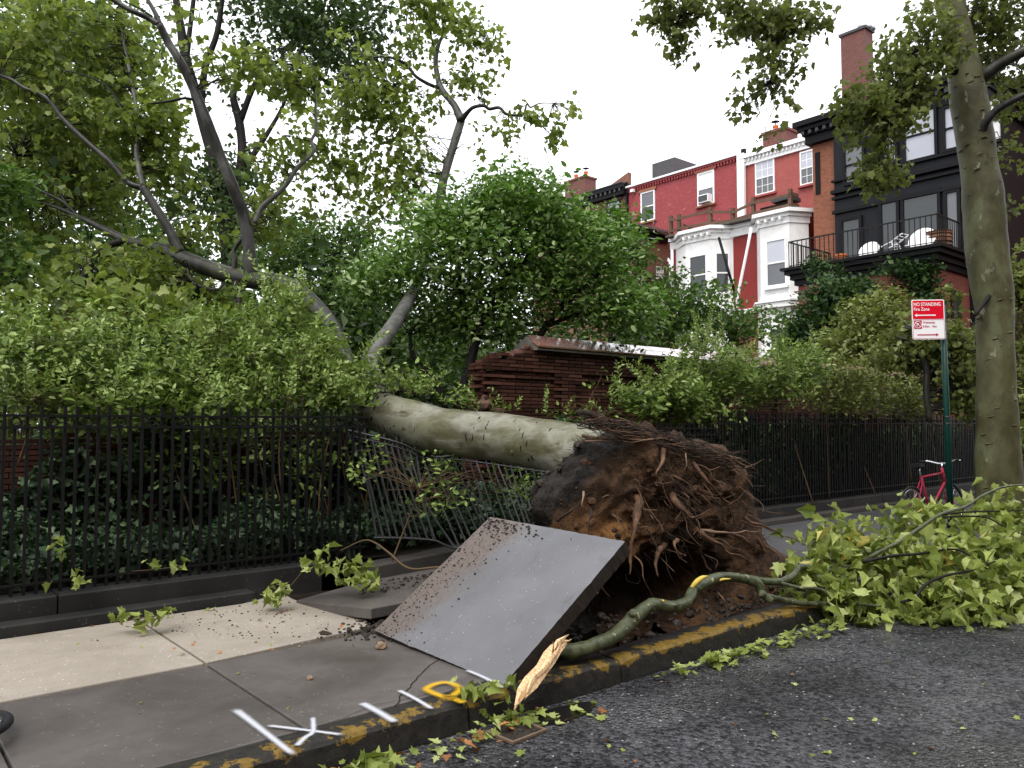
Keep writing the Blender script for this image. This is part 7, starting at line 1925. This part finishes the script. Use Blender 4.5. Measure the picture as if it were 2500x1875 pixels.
# shallow water standing in the gutter
mb = MB(); P = []
for q in np.linspace(0, 2 * math.pi, 40)[:-1]:
    r_ = 1 + .35 * mnoise.noise(Vector((math.cos(q) * 1.4, math.sin(q) * 1.4, 3)))
    P.append(SN(3.15 + .34 * r_ * math.cos(q), 3.36 + .09 * r_ * math.sin(q), -.1462))
mb.add(P, [tuple(range(len(P)))]); tag(mb.build('water', M['puddle']), 'dark puddle in the gutter by the utility cover', kind='structure')
# leaves washed into the gutter and scattered: single things
LM = []
for m in [(M['leaf_fresh'], v) for v in (.2, .35, .5, .62, .75, .88)] + [(M['leaf_brown'], .4), (M['leaf_brown'], .8)]:
    V, F = LEAF_PLANE; me = bpy.data.meshes.new('fallen_leaf'); me.from_pydata(V.tolist(), [], [list(f) for f in F]); me.materials.append(m[0])
    a = me.attributes.new('rnd', 'FLOAT', 'FACE'); a.data.foreach_set('value', [m[1]] * len(F)); LM.append(me)
lg = random.Random(17)
def loose(p, size, label, group, mi=None):
    o = bpy.data.objects.new('fallen_leaf', LM[mi if mi is not None else lg.choice([0, 1, 2, 3, 4, 5, 5, 4])]); COL.objects.link(o)
    o.location = tuple(p); o.rotation_euler = (lg.gauss(0, .35), lg.gauss(0, .35), lg.uniform(0, 6.28)); o.scale = (size,) * 3
    tag(o, label, 'leaf', group)
for i in range(120):
    px, py = lg.choice([(lg.gauss(1560, 50), 0), (lg.gauss(1680, 50), 0), (lg.gauss(1790, 35), 0), (lg.uniform(1455, 1850), 0)])
    s = sn(on_z(px, 1600 - (px - 1480) * .30, -.14))[0]
    loose(SN(s, 3.40 - abs(lg.gauss(0, .10)), -.13 + lg.random() * .05), lg.uniform(.04, .085), 'green leaf washed against the kerb beyond the broken branch', 'leaves in the gutter beyond the branch')
for i in range(80):
    s = lg.uniform(1.3, 3.1)
    loose(SN(s, 3.42 - abs(lg.gauss(0, .11)), -.135 + lg.random() * .04), lg.uniform(.035, .08), 'small leaf in the gutter between camera and splintered end', 'leaves in the near gutter', None if lg.random() > .22 else lg.choice([6, 7]))
for i in range(16):
    p = on_z(lg.uniform(1330, 1480), lg.uniform(1700, 1770), -.14); loose(p, lg.uniform(.04, .085), 'leaf floating near the puddle by the splintered end', 'leaves by the puddle', None if lg.random() > .2 else 6)
for i in range(30):
    p = on_z(lg.uniform(1350, 2480), lg.uniform(1600, 1860), -.143); loose(p, lg.uniform(.016, .045), 'single leaf scrap lying out on the wet asphalt', 'leaf scraps on the road', None if lg.random() > .2 else 6)
for i in range(40):
    p = on_z(lg.uniform(60, 880), lg.uniform(1475, 1600), .01); loose(p, lg.uniform(.015, .04), 'leaf scrap lying on the pale paving', 'leaf scraps on the sidewalk', None if lg.random() > .6 else lg.choice([6, 7]))
for i in range(6):
    p = on_z(lg.uniform(300, 1100), lg.uniform(1600, 1740), .008); loose(p, lg.uniform(.012, .022), 'tiny leaf scrap on the dark wet slabs', 'leaf scraps on the dark slabs')
